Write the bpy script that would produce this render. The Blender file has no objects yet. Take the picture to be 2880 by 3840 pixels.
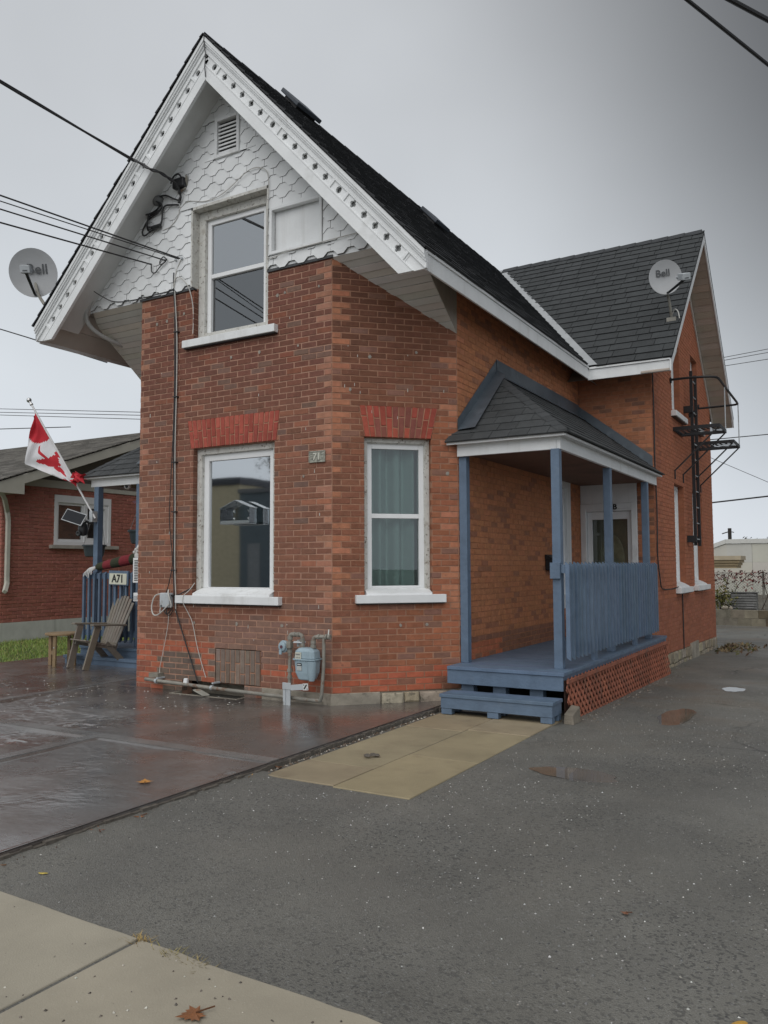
import bpy, math, random
from mathutils import Vector, Matrix

rnd = random.Random(11)
sc = bpy.context.scene
COL = sc.collection
V3 = Vector

# ------------------------------------------------------------------ camera
CAM = V3((4.855, -7.2094, 1.3365))
yaw, pitch, roll = math.radians(30.3), math.radians(3.8), math.radians(-0.26)
d = V3((-math.sin(yaw) * math.cos(pitch), math.cos(yaw) * math.cos(pitch), math.sin(pitch)))
r = V3((math.cos(yaw), math.sin(yaw), 0))
u = r.cross(d)
r2 = r * math.cos(roll) + u * math.sin(roll)
u2 = u * math.cos(roll) - r * math.sin(roll)
cd = bpy.data.cameras.new("camera")
cam = bpy.data.objects.new("camera", cd)
COL.objects.link(cam)
M = Matrix((r2, u2, -d)).transposed().to_4x4()
M.translation = CAM
cam.matrix_world = M
cd.sensor_fit = 'VERTICAL'
cd.sensor_height = 24.0
cd.lens = 3059.26 / 3840 * 24.0
cd.clip_end = 600
sc.camera = cam

# ------------------------------------------------------------------ sky, sun, exposure
w = bpy.data.worlds.new("World")
sc.world = w
w.use_nodes = True
nt = w.node_tree
nt.nodes.clear()
SUN_EL, SUN_AZ = math.radians(48), math.radians(172)      # azimuth clockwise from +Y
def wn(t, **k):
    n = nt.nodes.new(t)
    for a, b in k.items():
        setattr(n, a, b)
    return n
def wl(a, b):
    nt.links.new(a, b)
out = wn('ShaderNodeOutputWorld')
bg = wn('ShaderNodeBackground')
bg.inputs['Strength'].default_value = 0.1
wl(bg.outputs[0], out.inputs[0])
sky = wn('ShaderNodeTexSky', sky_type='NISHITA', sun_disc=False)
sky.sun_elevation = SUN_EL
sky.sun_rotation = SUN_AZ
hsv = wn('ShaderNodeHueSaturation')
hsv.inputs['Saturation'].default_value = 0.35
wl(sky.outputs[0], hsv.inputs['Color'])
tc = wn('ShaderNodeTexCoord')
sep = wn('ShaderNodeSeparateXYZ')
wl(tc.outputs['Generated'], sep.inputs[0])
ramp = wn('ShaderNodeValToRGB')                           # overcast layer, paler towards the horizon
el = ramp.color_ramp.elements
el[0].position, el[0].color = 0.0, (0.72, 0.77, 0.84, 1)
el[1].position, el[1].color = 1.0, (0.53, 0.545, 0.565, 1)
e = ramp.color_ramp.elements.new(0.22); e.color = (0.70, 0.745, 0.79, 1)
e = ramp.color_ramp.elements.new(0.5); e.color = (0.585, 0.61, 0.64, 1)
wl(sep.outputs['Z'], ramp.inputs[0])
noi = wn('ShaderNodeTexNoise')
noi.inputs['Scale'].default_value = 1.9
noi.inputs['Detail'].default_value = 4
noi.inputs['Roughness'].default_value = 0.5
wl(tc.outputs['Generated'], noi.inputs['Vector'])
nm = wn('ShaderNodeMapRange')
nm.inputs['From Min'].default_value = 0.3
nm.inputs['From Max'].default_value = 0.7
nm.inputs['To Min'].default_value = 0.89
nm.inputs['To Max'].default_value = 1.11
wl(noi.outputs['Fac'], nm.inputs[0])
dark = wn('ShaderNodeVectorMath', operation='DOT_PRODUCT')  # added dark sky patch for corner vignetting; also dims the side wall
wl(tc.outputs['Generated'], dark.inputs[0])
dv = V3((0.41, 0.709, 0.574)).normalized()
dark.inputs[1].default_value = dv
dm = wn('ShaderNodeMapRange', interpolation_type='SMOOTHSTEP')
dm.inputs['From Min'].default_value = math.cos(math.radians(50))
dm.inputs['From Max'].default_value = math.cos(math.radians(15))
dm.inputs['To Min'].default_value = 1.0
dm.inputs['To Max'].default_value = 0.06
wl(dark.outputs['Value'], dm.inputs[0])
mm = wn('ShaderNodeMath', operation='MULTIPLY')
wl(nm.outputs[0], mm.inputs[0])
wl(dm.outputs[0], mm.inputs[1])
ten = wn('ShaderNodeMath', operation='MULTIPLY')
ten.inputs[1].default_value = 10.0
wl(mm.outputs[0], ten.inputs[0])
sca = wn('ShaderNodeVectorMath', operation='SCALE')
wl(ramp.outputs[0], sca.inputs[0])
wl(ten.outputs[0], sca.inputs['Scale'])
mix = wn('ShaderNodeMix', data_type='RGBA')
mix.inputs['Factor'].default_value = 0.89
wl(hsv.outputs[0], mix.inputs['A'])
wl(sca.outputs[0], mix.inputs['B'])
wl(mix.outputs['Result'], bg.inputs[0])

sl = bpy.data.lights.new("sun", 'SUN')
sl.energy = 1.5
sl.angle = math.radians(70)
sl.color = (1.0, 0.975, 0.94)
so = bpy.data.objects.new("sun", sl)
COL.objects.link(so)
sd = V3((math.sin(SUN_AZ) * math.cos(SUN_EL), math.cos(SUN_AZ) * math.cos(SUN_EL), math.sin(SUN_EL)))
so.rotation_euler = sd.to_track_quat('Z', 'Y').to_euler()
sc.view_settings.view_transform = 'Standard'
sc.view_settings.look = 'None'
sc.view_settings.gamma = 1
sc.view_settings.use_curve_mapping = False
sc.view_settings.exposure = 0.0

# ------------------------------------------------------------------ helpers
WPOS = {}
def link(name, data, parent=None, loc=(0, 0, 0)):
    o = bpy.data.objects.new(name, data)
    COL.objects.link(o)
    loc = V3(loc)
    WPOS[o.name] = loc
    if parent is not None:
        o.parent = parent
        o.location = loc - WPOS[parent.name]
    else:
        o.location = loc
    return o
def tag(o, label=None, cat=None, group=None, kind=None):
    for k, v in (('label', label), ('category', cat), ('group', group), ('kind', kind)):
        if v:
            o[k] = v
    return o
def thing(name, label, cat, loc=(0, 0, 0), group=None):
    return tag(link(name, None, None, loc), label, cat, group)
def lin(c):
    c = c / 255
    return c / 12.92 if c < 0.04045 else ((c + 0.055) / 1.055) ** 2.4
def T(r_, g_, b_, k=0.62):
    return (lin(r_) / k, lin(g_) / k, lin(b_) / k)
def jit(c, a=0.1):
    f = 1 + rnd.uniform(-a, a)
    return (c[0] * f * (1 + rnd.uniform(-.04, .04)), c[1] * f, c[2] * f * (1 + rnd.uniform(-.04, .04)))
def mixc(a, b, t):
    return tuple(x + (y - x) * t for x, y in zip(a, b))

class Frame:
    def __init__(s, O, U, V, N=None):
        s.O, s.U, s.V = V3(O), V3(U).normalized(), V3(V).normalized()
        s.N = V3(N).normalized() if N is not None else s.U.cross(s.V)
    def P(s, a, b, c=0.0):
        return s.O + s.U * a + s.V * b + s.N * c

class MB:
    def __init__(s):
        s.v, s.f, s.t, s.c = [], [], [], (1, 1, 1)
    def add(s, vs, fs, c=None):
        b = len(s.v)
        s.v += [V3(p) for p in vs]
        for f in fs:
            s.f.append([b + i for i in f])
            s.t.append(c or s.c)
        return s
    def hexa(s, p, c=None):      # 8 points: 4 bottom ring, 4 top ring
        return s.add(p, [(3, 2, 1, 0), (4, 5, 6, 7), (0, 1, 5, 4), (1, 2, 6, 5), (2, 3, 7, 6), (3, 0, 4, 7)], c)
    def box(s, x0, x1, y0, y1, z0, z1, c=None):
        return s.hexa([(x0, y0, z0), (x1, y0, z0), (x1, y1, z0), (x0, y1, z0), (x0, y0, z1), (x1, y0, z1), (x1, y1, z1), (x0, y1, z1)], c)
    def fbox(s, fr, u0, u1, v0, v1, n0, n1, c=None):
        return s.hexa([fr.P(a, b, n) for n in (n0, n1) for a, b in ((u0, v0), (u1, v0), (u1, v1), (u0, v1))], c)
    def fpoly(s, fr, poly, n0, n1, c=None):
        n = len(poly)
        vs = [fr.P(a, b, n0) for a, b in poly] + [fr.P(a, b, n1) for a, b in poly]
        fs = [tuple(range(n - 1, -1, -1)), tuple(range(n, 2 * n))] + [(i, (i + 1) % n, n + (i + 1) % n, n + i) for i in range(n)]
        return s.add(vs, fs, c)
    def beam(s, p, q, a, b, up=(0, 0, 1), c=None):   # bar from p to q, a wide (sideways) and b tall
        p, q = V3(p), V3(q)
        dd = (q - p).normalized()
        up = V3(up)
        if abs(dd.dot(up)) > 0.99:
            up = V3((0, 1, 0))
        sx = dd.cross(up).normalized() * (a / 2)
        sy = sx.cross(dd).normalized() * (b / 2)
        return s.hexa([p - sx - sy, p + sx - sy, p + sx + sy, p - sx + sy, q - sx - sy, q + sx - sy, q + sx + sy, q - sx + sy], c)
    def tube(s, pts, rad, n=8, c=None, caps=True):
        pts = [V3(p) for p in pts]
        rr = rad if isinstance(rad, (list, tuple)) else [rad] * len(pts)
        vs, fs = [], []
        prev = None
        for i, p in enumerate(pts):
            dd = (pts[min(i + 1, len(pts) - 1)] - pts[max(i - 1, 0)]).normalized()
            if prev is None:
                a = dd.cross(V3((0, 0, 1)) if abs(dd.z) < .9 else V3((1, 0, 0))).normalized()
            else:
                a = (prev - dd * prev.dot(dd)).normalized()
            prev = a
            b = dd.cross(a)
            for k in range(n):
                t = 2 * math.pi * k / n
                vs.append(p + (a * math.cos(t) + b * math.sin(t)) * rr[i])
        for i in range(len(pts) - 1):
            for k in range(n):
                k2 = (k + 1) % n
                fs.append((i * n + k, i * n + k2, (i + 1) * n + k2, (i + 1) * n + k))
        if caps:
            fs.append(tuple(range(n - 1, -1, -1)))
            fs.append(tuple(range((len(pts) - 1) * n, len(pts) * n)))
        return s.add(vs, fs, c)
    def lathe(s, cen, axis, prof, n=16, c=None, sx=1.0, ref=None):   # prof: (radius, height) along axis
        cen, ax = V3(cen), V3(axis).normalized()
        a = (V3(ref) if ref else ax.cross(V3((0, 0, 1)) if abs(ax.z) < .9 else V3((1, 0, 0)))).normalized()
        b = ax.cross(a)
        vs, fs = [], []
        for (rr, h) in prof:
            for k in range(n):
                t = 2 * math.pi * k / n
                vs.append(cen + ax * h + (a * math.cos(t) * sx + b * math.sin(t)) * max(rr, 1e-4))
        for i in range(len(prof) - 1):
            for k in range(n):
                k2 = (k + 1) % n
                fs.append((i * n + k, i * n + k2, (i + 1) * n + k2, (i + 1) * n + k))
        return s.add(vs, fs, c)
    def ball(s, cen, rad, n=12, m=7, c=None, sc3=(1, 1, 1)):
        cen = V3(cen)
        b0 = len(s.v)
        s.lathe((0, 0, 0), (0, 0, 1), [(rad * math.sin(math.pi * i / m), -rad * math.cos(math.pi * i / m)) for i in range(m + 1)], n, c)
        for i in range(b0, len(s.v)):
            p = s.v[i]
            s.v[i] = cen + V3((p.x * sc3[0], p.y * sc3[1], p.z * sc3[2]))
        return s
    def mesh(s, name, loc=(0, 0, 0)):
        m = bpy.data.meshes.new(name)
        loc = V3(loc)
        m.from_pydata([tuple(p - loc) for p in s.v], [], s.f)
        at = m.attributes.new('tint', 'FLOAT_COLOR', 'FACE')
        at.data.foreach_set('color', [x for t in s.t for x in (t[0], t[1], t[2], 1.0)])
        return m
    def build(s, name, mat, parent=None, loc=None, smooth=False, kind=None, bevel=0, label=None, fix=True):
        if loc is None:
            loc = WPOS[parent.name] if parent is not None else (0, 0, 0)
        m = s.mesh(name, loc)
        if fix and len(s.f) < 20000:
            import bmesh
            bm = bmesh.new(); bm.from_mesh(m)
            bmesh.ops.recalc_face_normals(bm, faces=bm.faces)
            bm.to_mesh(m); bm.free()
        m.materials.append(mat)
        if smooth:
            m.polygons.foreach_set('use_smooth', [True] * len(m.polygons))
            try:
                m.set_sharp_from_angle(angle=math.radians(40))
            except Exception:
                pass
        o = link(name, m, parent, loc)
        if kind:
            o['kind'] = kind
        if label:
            o['label'] = label
        if bevel:
            b = o.modifiers.new('bevel', 'BEVEL')
            b.width = bevel; b.segments = 2; b.limit_method = 'ANGLE'
        return o

def smoothpath(pts, n=6):
    pts = [V3(p) for p in pts]
    res = []
    for i in range(len(pts) - 1):
        p0, p1, p2, p3 = pts[max(i - 1, 0)], pts[i], pts[i + 1], pts[min(i + 2, len(pts) - 1)]
        for k in range(n):
            t = k / n
            res.append(0.5 * ((2 * p1) + (p2 - p0) * t + (2 * p0 - 5 * p1 + 4 * p2 - p3) * t * t + (3 * p1 - p0 - 3 * p2 + p3) * t ** 3))
    res.append(pts[-1])
    return res

# ---- convex polygon work in a surface's own plane
def clip(poly, a, b, c):           # keep a*x + b*y <= c
    res = []
    for i in range(len(poly)):
        p, q = poly[i], poly[(i + 1) % len(poly)]
        dp, dq = a * p[0] + b * p[1] - c, a * q[0] + b * q[1] - c
        if dp <= 0:
            res.append(p)
        if (dp < 0 < dq) or (dq < 0 < dp):
            t = dp / (dp - dq)
            res.append((p[0] + (q[0] - p[0]) * t, p[1] + (q[1] - p[1]) * t))
    return res
def area(poly):
    return abs(sum(poly[i][0] * poly[(i + 1) % len(poly)][1] - poly[(i + 1) % len(poly)][0] * poly[i][1] for i in range(len(poly)))) / 2 if len(poly) > 2 else 0
def halfplanes(hole):              # CCW polygon -> list of (a,b,c), inside is <= c
    res = []
    for i in range(len(hole)):
        p, q = hole[i], hole[(i + 1) % len(hole)]
        a, b = (q[1] - p[1]), -(q[0] - p[0])
        res.append((a, b, a * p[0] + b * p[1]))
    return res
def subtract(poly, hole):
    res = []
    for (a, b, c) in halfplanes(hole):
        o = clip(poly, -a, -b, -c)
        if len(o) > 2 and area(o) > 1e-6:
            res.append(o)
        poly = clip(poly, a, b, c)
        if len(poly) < 3:
            return res
    return res
def cut(polys, holes):
    for h in holes:
        nx = []
        for p in polys:
            xs = [q[0] for q in p]; ys = [q[1] for q in p]
            hx = [q[0] for q in h]; hy = [q[1] for q in h]
            if max(xs) <= min(hx) or min(xs) >= max(hx) or max(ys) <= min(hy) or min(ys) >= max(hy):
                nx.append(p)
            else:
                nx += subtract(p, h)
        polys = nx
    return polys
def rect(a, b, c, d_):
    return [(a, c), (b, c), (b, d_), (a, d_)]
def minsize(p):
    xs = [q[0] for q in p]; ys = [q[1] for q in p]
    return min(max(xs) - min(xs), max(ys) - min(ys))

# ---- claddings: pieces collected, the 300 that show largest become parts, the rest one stuff part
class Cladding:
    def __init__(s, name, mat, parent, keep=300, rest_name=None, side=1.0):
        s.name, s.mat, s.parent, s.keep, s.side = name, mat, parent, keep, side   # side: darkens cut edges, painting in the gap shadow between pieces
        s.rest_name = rest_name or name
        s.items = []
        s.cache = {}
    def piece(s, fr, poly, n0, n1, tint, cham=0.003, tilt=0.0, amp=0.0):
        if len(poly) < 3 or area(poly) < 2e-4 or minsize(poly) < 0.008:
            return
        cx = sum(p[0] for p in poly) / len(poly); cy = sum(p[1] for p in poly) / len(poly)
        c3 = fr.P(cx, cy, n1)
        dv_ = CAM - c3
        sc_ = area(poly) * max(0.0, dv_.normalized().dot(fr.N)) / dv_.length_squared
        s.items.append((sc_, fr, [(p[0] - cx, p[1] - cy) for p in poly], (cx, cy), n0, n1, tint, cham, tilt, amp))
    def shape(s, poly, n0, n1, cham, tilt, seed):
        q = random.Random(seed)
        n = len(poly)
        y0 = min(p[1] for p in poly); h = max(1e-4, max(p[1] for p in poly) - y0)
        def top(p):
            return n1 - tilt * (p[1] - y0) / h
        vs = [(p[0], p[1], n0) for p in poly]
        if cham:
            vs += [(p[0], p[1], top(p) - cham) for p in poly]
            ins = []
            for p in poly:
                L = math.hypot(*p) or 1
                ins.append((p[0] - p[0] / L * cham * 1.4, p[1] - p[1] / L * cham * 1.4))
            vs += [(p[0] + q.uniform(-1, 1) * cham * .9, p[1] + q.uniform(-1, 1) * cham * .9, top(p)) for p in ins]
            rings = 3
        else:
            vs += [(p[0], p[1], top(p)) for p in poly]
            rings = 2
        fs = []
        for k in range(rings - 1):
            fs += [(k * n + i, k * n + (i + 1) % n, (k + 1) * n + (i + 1) % n, (k + 1) * n + i) for i in range(n)]
        fs.append(tuple(range((rings - 1) * n, rings * n)))
        return vs, fs
    def emit(s):
        s.items.sort(key=lambda x: -x[0])
        rest = MB()
        pl = WPOS[s.parent.name]
        for idx, (sc_, fr, poly, cc, n0, n1, tint, cham, tilt, amp) in enumerate(s.items):
            off = rnd.uniform(-amp, amp)
            R = Matrix((fr.U, fr.V, fr.N)).transposed()
            org = fr.P(cc[0], cc[1], off)
            if idx < s.keep and sc_ > 0:
                rectlike = len(poly) == 4
                key = (rectlike and tuple(round(x, 3) for p in poly for x in p) + (round(n0, 3), round(n1, 3), round(tilt, 3), rnd.randrange(3))) or idx
                m = s.cache.get(key)
                if m is None:
                    vs, fs = s.shape(poly, n0, n1, cham, tilt, idx)
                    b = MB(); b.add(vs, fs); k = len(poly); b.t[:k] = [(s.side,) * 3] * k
                    m = b.mesh(s.name)
                    m.materials.append(s.mat)
                    s.cache[key] = m
                o = bpy.data.objects.new(s.name, m)
                COL.objects.link(o)
                o.parent = s.parent
                mw = R.to_4x4()
                mw.translation = org - pl
                o.matrix_local = mw
                o.color = (tint[0], tint[1], tint[2], 1)
                WPOS[o.name] = org
            else:
                vs, fs = s.shape(poly, n0, n1, cham, tilt, idx)
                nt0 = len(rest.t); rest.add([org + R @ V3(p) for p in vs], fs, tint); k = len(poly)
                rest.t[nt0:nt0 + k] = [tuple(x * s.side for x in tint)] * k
        if rest.f:
            rest.build(s.rest_name, s.mat, s.parent, kind='stuff', fix=False)

# ---- materials
def mat(name, col=(.5, .5, .5), rough=.6, var=.12, vscale=5.0, bump=0.0, bscale=90.0, metal=0.0, tint=False, spec=.5,
        spots=None, streak=None, rvar=0.0, rscale=1.5, bdetail=4, extra=None):
    m = bpy.data.materials.new(name)
    m.use_nodes = True
    t = m.node_tree
    N = t.nodes
    p = N['Principled BSDF']
    L = t.links.new
    pos = N.new('ShaderNodeNewGeometry').outputs['Position']
    def noise(scale, detail=4, rough_=.55, vec=None):
        n = N.new('ShaderNodeTexNoise')
        n.inputs['Scale'].default_value = scale
        n.inputs['Detail'].default_value = detail
        n.inputs['Roughness'].default_value = rough_
        L(vec or pos, n.inputs['Vector'])
        return n.outputs['Fac']
    def mr(x, a, b, c, d_, smooth=False):
        n = N.new('ShaderNodeMapRange')
        for i, vv in zip(('From Min', 'From Max', 'To Min', 'To Max'), (a, b, c, d_)):
            n.inputs[i].default_value = vv
        L(x, n.inputs[0])
        return n.outputs[0]
    def mixn(fac, a, b, mode='MIX'):
        n = N.new('ShaderNodeMix'); n.data_type = 'RGBA'; n.blend_type = mode
        if isinstance(fac, float): n.inputs['Factor'].default_value = fac
        else: L(fac, n.inputs['Factor'])
        for k, x in (('A', a), ('B', b)):
            if isinstance(x, tuple): n.inputs[k].default_value = (*x[:3], 1)
            else: L(x, n.inputs[k])
        return n.outputs['Result']
    c = tuple(col)
    if tint:
        a = N.new('ShaderNodeAttribute'); a.attribute_name = 'tint'
        oi = N.new('ShaderNodeObjectInfo')
        c = mixn(1.0, mixn(1.0, a.outputs['Color'], oi.outputs['Color'], 'MULTIPLY'), tuple(col), 'MULTIPLY')
    if var:
        f1 = mr(noise(vscale, 5, .6), .3, .7, 1 - var, 1 + var)
        g = N.new('ShaderNodeCombineColor')
        for i in range(3): L(f1, g.inputs[i])
        c = mixn(1.0, c, g.outputs[0], 'MULTIPLY')
    for sp in (spots or []):       # (colour, scale, threshold, softness, strength)
        f = mr(noise(sp[1], 3, .6), sp[2], sp[2] + sp[3], 0.0, sp[4])
        c = mixn(f, c, tuple(sp[0]))
    if streak:                     # vertical runs of dirt: (colour, scale, threshold, strength)
        mp = N.new('ShaderNodeMapping'); mp.inputs['Scale'].default_value = (1, 1, .06)
        L(pos, mp.inputs[0])
        f = mr(noise(streak[1], 4, .6, mp.outputs[0]), streak[2], streak[2] + .2, 0.0, streak[3])
        c = mixn(f, c, tuple(streak[0]))
    if extra:
        c = extra(N, L, pos, noise, mr, mixn, c, p)
    if isinstance(c, tuple): p.inputs['Base Color'].default_value = (*c[:3], 1)
    else: L(c, p.inputs['Base Color'])
    p.inputs['Roughness'].default_value = rough
    if rvar:
        L(mr(noise(rscale, 4, .6), .35, .65, max(0.02, rough - rvar), min(1, rough + rvar)), p.inputs['Roughness'])
    p.inputs['Metallic'].default_value = metal
    p.inputs['Specular IOR Level'].default_value = spec
    if bump:
        b = N.new('ShaderNodeBump')
        b.inputs['Strength'].default_value = min(1, bump)
        b.inputs['Distance'].default_value = 0.01 * max(1, bump)
        L(noise(bscale, bdetail, .6), b.inputs['Height'])
        L(b.outputs[0], p.inputs['Normal'])
    return m
def glass(name, refl=.3, tintc=(.8, .85, .85), rough=.0, wav=.0):
    m = bpy.data.materials.new(name)
    m.use_nodes = True
    t = m.node_tree; N = t.nodes; L = t.links.new
    N.remove(N['Principled BSDF'])
    o = N['Material Output']
    tr = N.new('ShaderNodeBsdfTransparent'); tr.inputs[0].default_value = (*tintc, 1)
    gl = N.new('ShaderNodeBsdfGlossy'); gl.inputs['Roughness'].default_value = rough
    gl.inputs[0].default_value = (.92, .95, .97, 1)
    lw = N.new('ShaderNodeLayerWeight'); lw.inputs['Blend'].default_value = .35
    mr = N.new('ShaderNodeMapRange'); mr.inputs['To Min'].default_value = refl; mr.inputs['To Max'].default_value = 1
    L(lw.outputs['Fresnel'], mr.inputs[0])
    mx = N.new('ShaderNodeMixShader')
    L(mr.outputs[0], mx.inputs[0]); L(tr.outputs[0], mx.inputs[1]); L(gl.outputs[0], mx.inputs[2])
    if wav:
        b = N.new('ShaderNodeBump'); b.inputs['Strength'].default_value = wav; b.inputs['Distance'].default_value = .004
        n = N.new('ShaderNodeTexNoise'); n.inputs['Scale'].default_value = 1.7
        g = N.new('ShaderNodeNewGeometry'); L(g.outputs['Position'], n.inputs['Vector'])
        L(n.outputs['Fac'], b.inputs['Height']); L(b.outputs[0], gl.inputs['Normal'])
    L(mx.outputs[0], o.inputs['Surface'])
    return m

WHITE = mat('white_paint', (.74, .755, .76), .5, .06, 3, .15, 40, spots=[((.38, .37, .34), 2.5, .60, .15, .35)], streak=((.42, .41, .38), 9, .56, .35))
VINYL = mat('white_vinyl', (.80, .81, .815), .35, .03, 4, streak=((.5, .49, .46), 12, .6, .25))
OLDWOOD = mat('peeling_white_wood', (.56, .555, .52), .7, .12, 12, .5, 60, spots=[((.16, .13, .10), 26, .60, .05, .85), ((.33, .30, .25), 9, .56, .1, .6)])
SHINGLE_WHITE = mat('white_wood_shingle', (.76, .775, .78), .55, .08, 2.2, .2, 60, tint=True, spots=[((.40, .40, .38), 3, .58, .2, .4)])
BARGE = mat('white_bargeboard_paint', (.76, .775, .78), .5, .06, 3, .25, 50, spots=[((.42, .42, .39), 4, .60, .2, .45)])
SOFFIT = mat('grey_tan_soffit', (.52, .495, .455), .6, .08, 3, .1, 40, tint=True)
SOFFIT_W = mat('pale_grey_soffit', (.58, .59, .58), .6, .1, 2, .1, 40)
BRICK = mat('weathered_brick', (1, 1, 1), .82, .16, 14, .5, 120, tint=True, spec=.3,
            spots=[((.30, .19, .14), 30, .66, .05, .55), ((.075, .055, .05), 22, .66, .08, .5), ((.36, .27, .22), 75, .70, .03, .55)])
MORTAR = mat('tan_mortar', (.34, .215, .165), .9, .18, 10, .4, 150, tint=True, spec=.2)
CONCRETE_F = mat('foundation_concrete', (.30, .27, .22), .9, .25, 5, .6, 60, spots=[((.10, .085, .07), 7, .55, .15, .7)])
STONE = mat('foundation_stone', (.32, .285, .23), .85, .3, 9, .7, 40, tint=True, spots=[((.10, .09, .07), 11, .56, .1, .7)])
ROOF = mat('charcoal_asphalt_shingle', (1, 1, 1), .8, .15, 6, .5, 320, tint=True, spec=.35)
METAL_GREY = mat('grey_flashing', (.30, .315, .33), .45, .15, 3, .1, 20, spec=.5, spots=[((.5, .5, .5), 6, .62, .1, .4)])
FLASH_DARK = mat('slate_blue_flashing', (.085, .105, .125), .42, .2, 3, .15, 15, spots=[((.18, .21, .24), 4, .58, .2, .6)])
VALLEY = mat('grey_valley_metal', (.36, .375, .385), .45, .12, 3, .05, 20)
BLUE = mat('blue_grey_painted_wood', (.112, .164, .238), .5, .14, 7, .4, 45, tint=True, spots=[((.19, .235, .29), 5, .62, .15, .4)], streak=((.07, .10, .14), 7, .60, .18))
LATTICE = mat('red_brown_lattice', (.30, .105, .062), .75, .25, 5, .4, 60, tint=True, spots=[((.13, .08, .06), 4, .56, .15, .7)])
BLACKMETAL = mat('black_metal', (.012, .012, .014), .5, .2, 8, .1, 60)
BLACKPLASTIC = mat('black_plastic', (.02, .022, .024), .45, .15, 8)
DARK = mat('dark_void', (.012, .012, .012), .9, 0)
ROOM = mat('dark_room', (.055, .062, .062), .9, .1, 2)
CABLE = mat('black_cable', (.018, .018, .02), .55, .1, 20)
CABLE_W = mat('white_cable', (.50, .49, .46), .55, .1, 20)
CABLE_G = mat('grey_wire', (.22, .22, .225), .6, .1, 20)
PIPE = mat('weathered_grey_pipe', (.235, .225, .195), .6, .25, 10, .3, 80, spots=[((.16, .09, .055), 12, .56, .1, .8)])
METER = mat('pale_blue_meter_paint', (.29, .38, .43), .42, .1, 6, .15, 60, spots=[((.18, .24, .28), 9, .6, .15, .5)])
PALEGREY = mat('pale_grey_paint', (.45, .48, .50), .5, .1, 6, spots=[((.22, .2, .17), 9, .58, .12, .6)])
# ------------------------------------------------------------------ ground
def gz(x, y):                      # driveway falls gently towards the back
    return -0.17 - 0.02 * max(0.0, y) if y > 0 else -0.17

def asphalt_extra(N, L, pos, noise, mr, mixn, c, p):
    big = mr(noise(.55, 5, .6), .38, .62, 0.0, 1.0)
    c = mixn(big, c, mixn(1.0, c, (1.28, 1.27, 1.24), 'MULTIPLY'))
    sp = mr(noise(190, 3, .7), .25, .75, .70, 1.30)
    g = N.new('ShaderNodeCombineColor')
    for i in range(3): L(sp, g.inputs[i])
    c = mixn(1.0, c, g.outputs[0], 'MULTIPLY')
    v = N.new('ShaderNodeTexVoronoi'); v.inputs['Scale'].default_value = 85
    L(pos, v.inputs['Vector'])
    vc = N.new('ShaderNodeSeparateColor'); L(v.outputs['Color'], vc.inputs[0])
    pit = N.new('ShaderNodeMath'); pit.operation = 'MULTIPLY'
    L(mr(vc.outputs[0], .80, .83, 0.0, .6), pit.inputs[0]); L(mr(noise(.8, 3, .6), .40, .62, .25, 1.0), pit.inputs[1])
    c = mixn(pit.outputs[0], c, (.045, .045, .045))
    v3 = N.new('ShaderNodeTexVoronoi'); v3.inputs['Scale'].default_value = 110
    L(pos, v3.inputs['Vector'])
    vc3 = N.new('ShaderNodeSeparateColor'); L(v3.outputs['Color'], vc3.inputs[0])
    c = mixn(mr(vc3.outputs[2], .955, .96, 0.0, .35), c, (.30, .30, .29))
    tan = mr(noise(1.1, 4, .6), .52, .68, 0.0, .75)
    sepx = N.new('ShaderNodeSeparateXYZ'); L(pos, sepx.inputs[0])
    far = mr(sepx.outputs['Y'], -1.0, 4.0, .1, 1.0)
    mm_ = N.new('ShaderNodeMath'); mm_.operation = 'MULTIPLY'; L(tan, mm_.inputs[0]); L(far, mm_.inputs[1])
    c = mixn(mm_.outputs[0], c, (.16, .13, .10))
    # worn tracks and muddy damp patches towards the yard, cracks by the wing
    c = mixn(mr(noise(.42, 3, .5), .50, .64, 0.0, .45), c, mixn(1.0, c, (.72, .72, .73), 'MULTIPLY'))
    nz = N.new('ShaderNodeTexNoise'); nz.inputs['Scale'].default_value = 1.6; nz.inputs['Detail'].default_value = 4
    L(pos, nz.inputs['Vector'])
    ad = N.new('ShaderNodeMix'); ad.data_type = 'VECTOR'; ad.inputs['Factor'].default_value = .35
    L(pos, ad.inputs['A']); L(nz.outputs['Color'], ad.inputs['B'])
    cv = N.new('ShaderNodeTexVoronoi'); cv.feature = 'DISTANCE_TO_EDGE'; cv.inputs['Scale'].default_value = .9
    L(ad.outputs['Result'], cv.inputs['Vector'])
    ck = mr(cv.outputs['Distance'], .004, .014, .8, 0.0)
    m2 = N.new('ShaderNodeMath'); m2.operation = 'MULTIPLY'; L(ck, m2.inputs[0]); L(mr(noise(.33, 2, .5), .50, .58, 0.0, 1.0), m2.inputs[1])
    m3 = N.new('ShaderNodeMath'); m3.operation = 'MULTIPLY'; L(m2.outputs[0], m3.inputs[0]); L(mr(sepx.outputs['Y'], -1.5, 1.0, 0.0, 1.0), m3.inputs[1])
    c = mixn(m3.outputs[0], c, (.025, .024, .022))
    return c
ASPHALT = mat('wet_asphalt', (.143, .140, .127), .60, .20, .9, 1.0, 120, extra=asphalt_extra, rvar=.17, rscale=.8, spec=.5)

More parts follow.
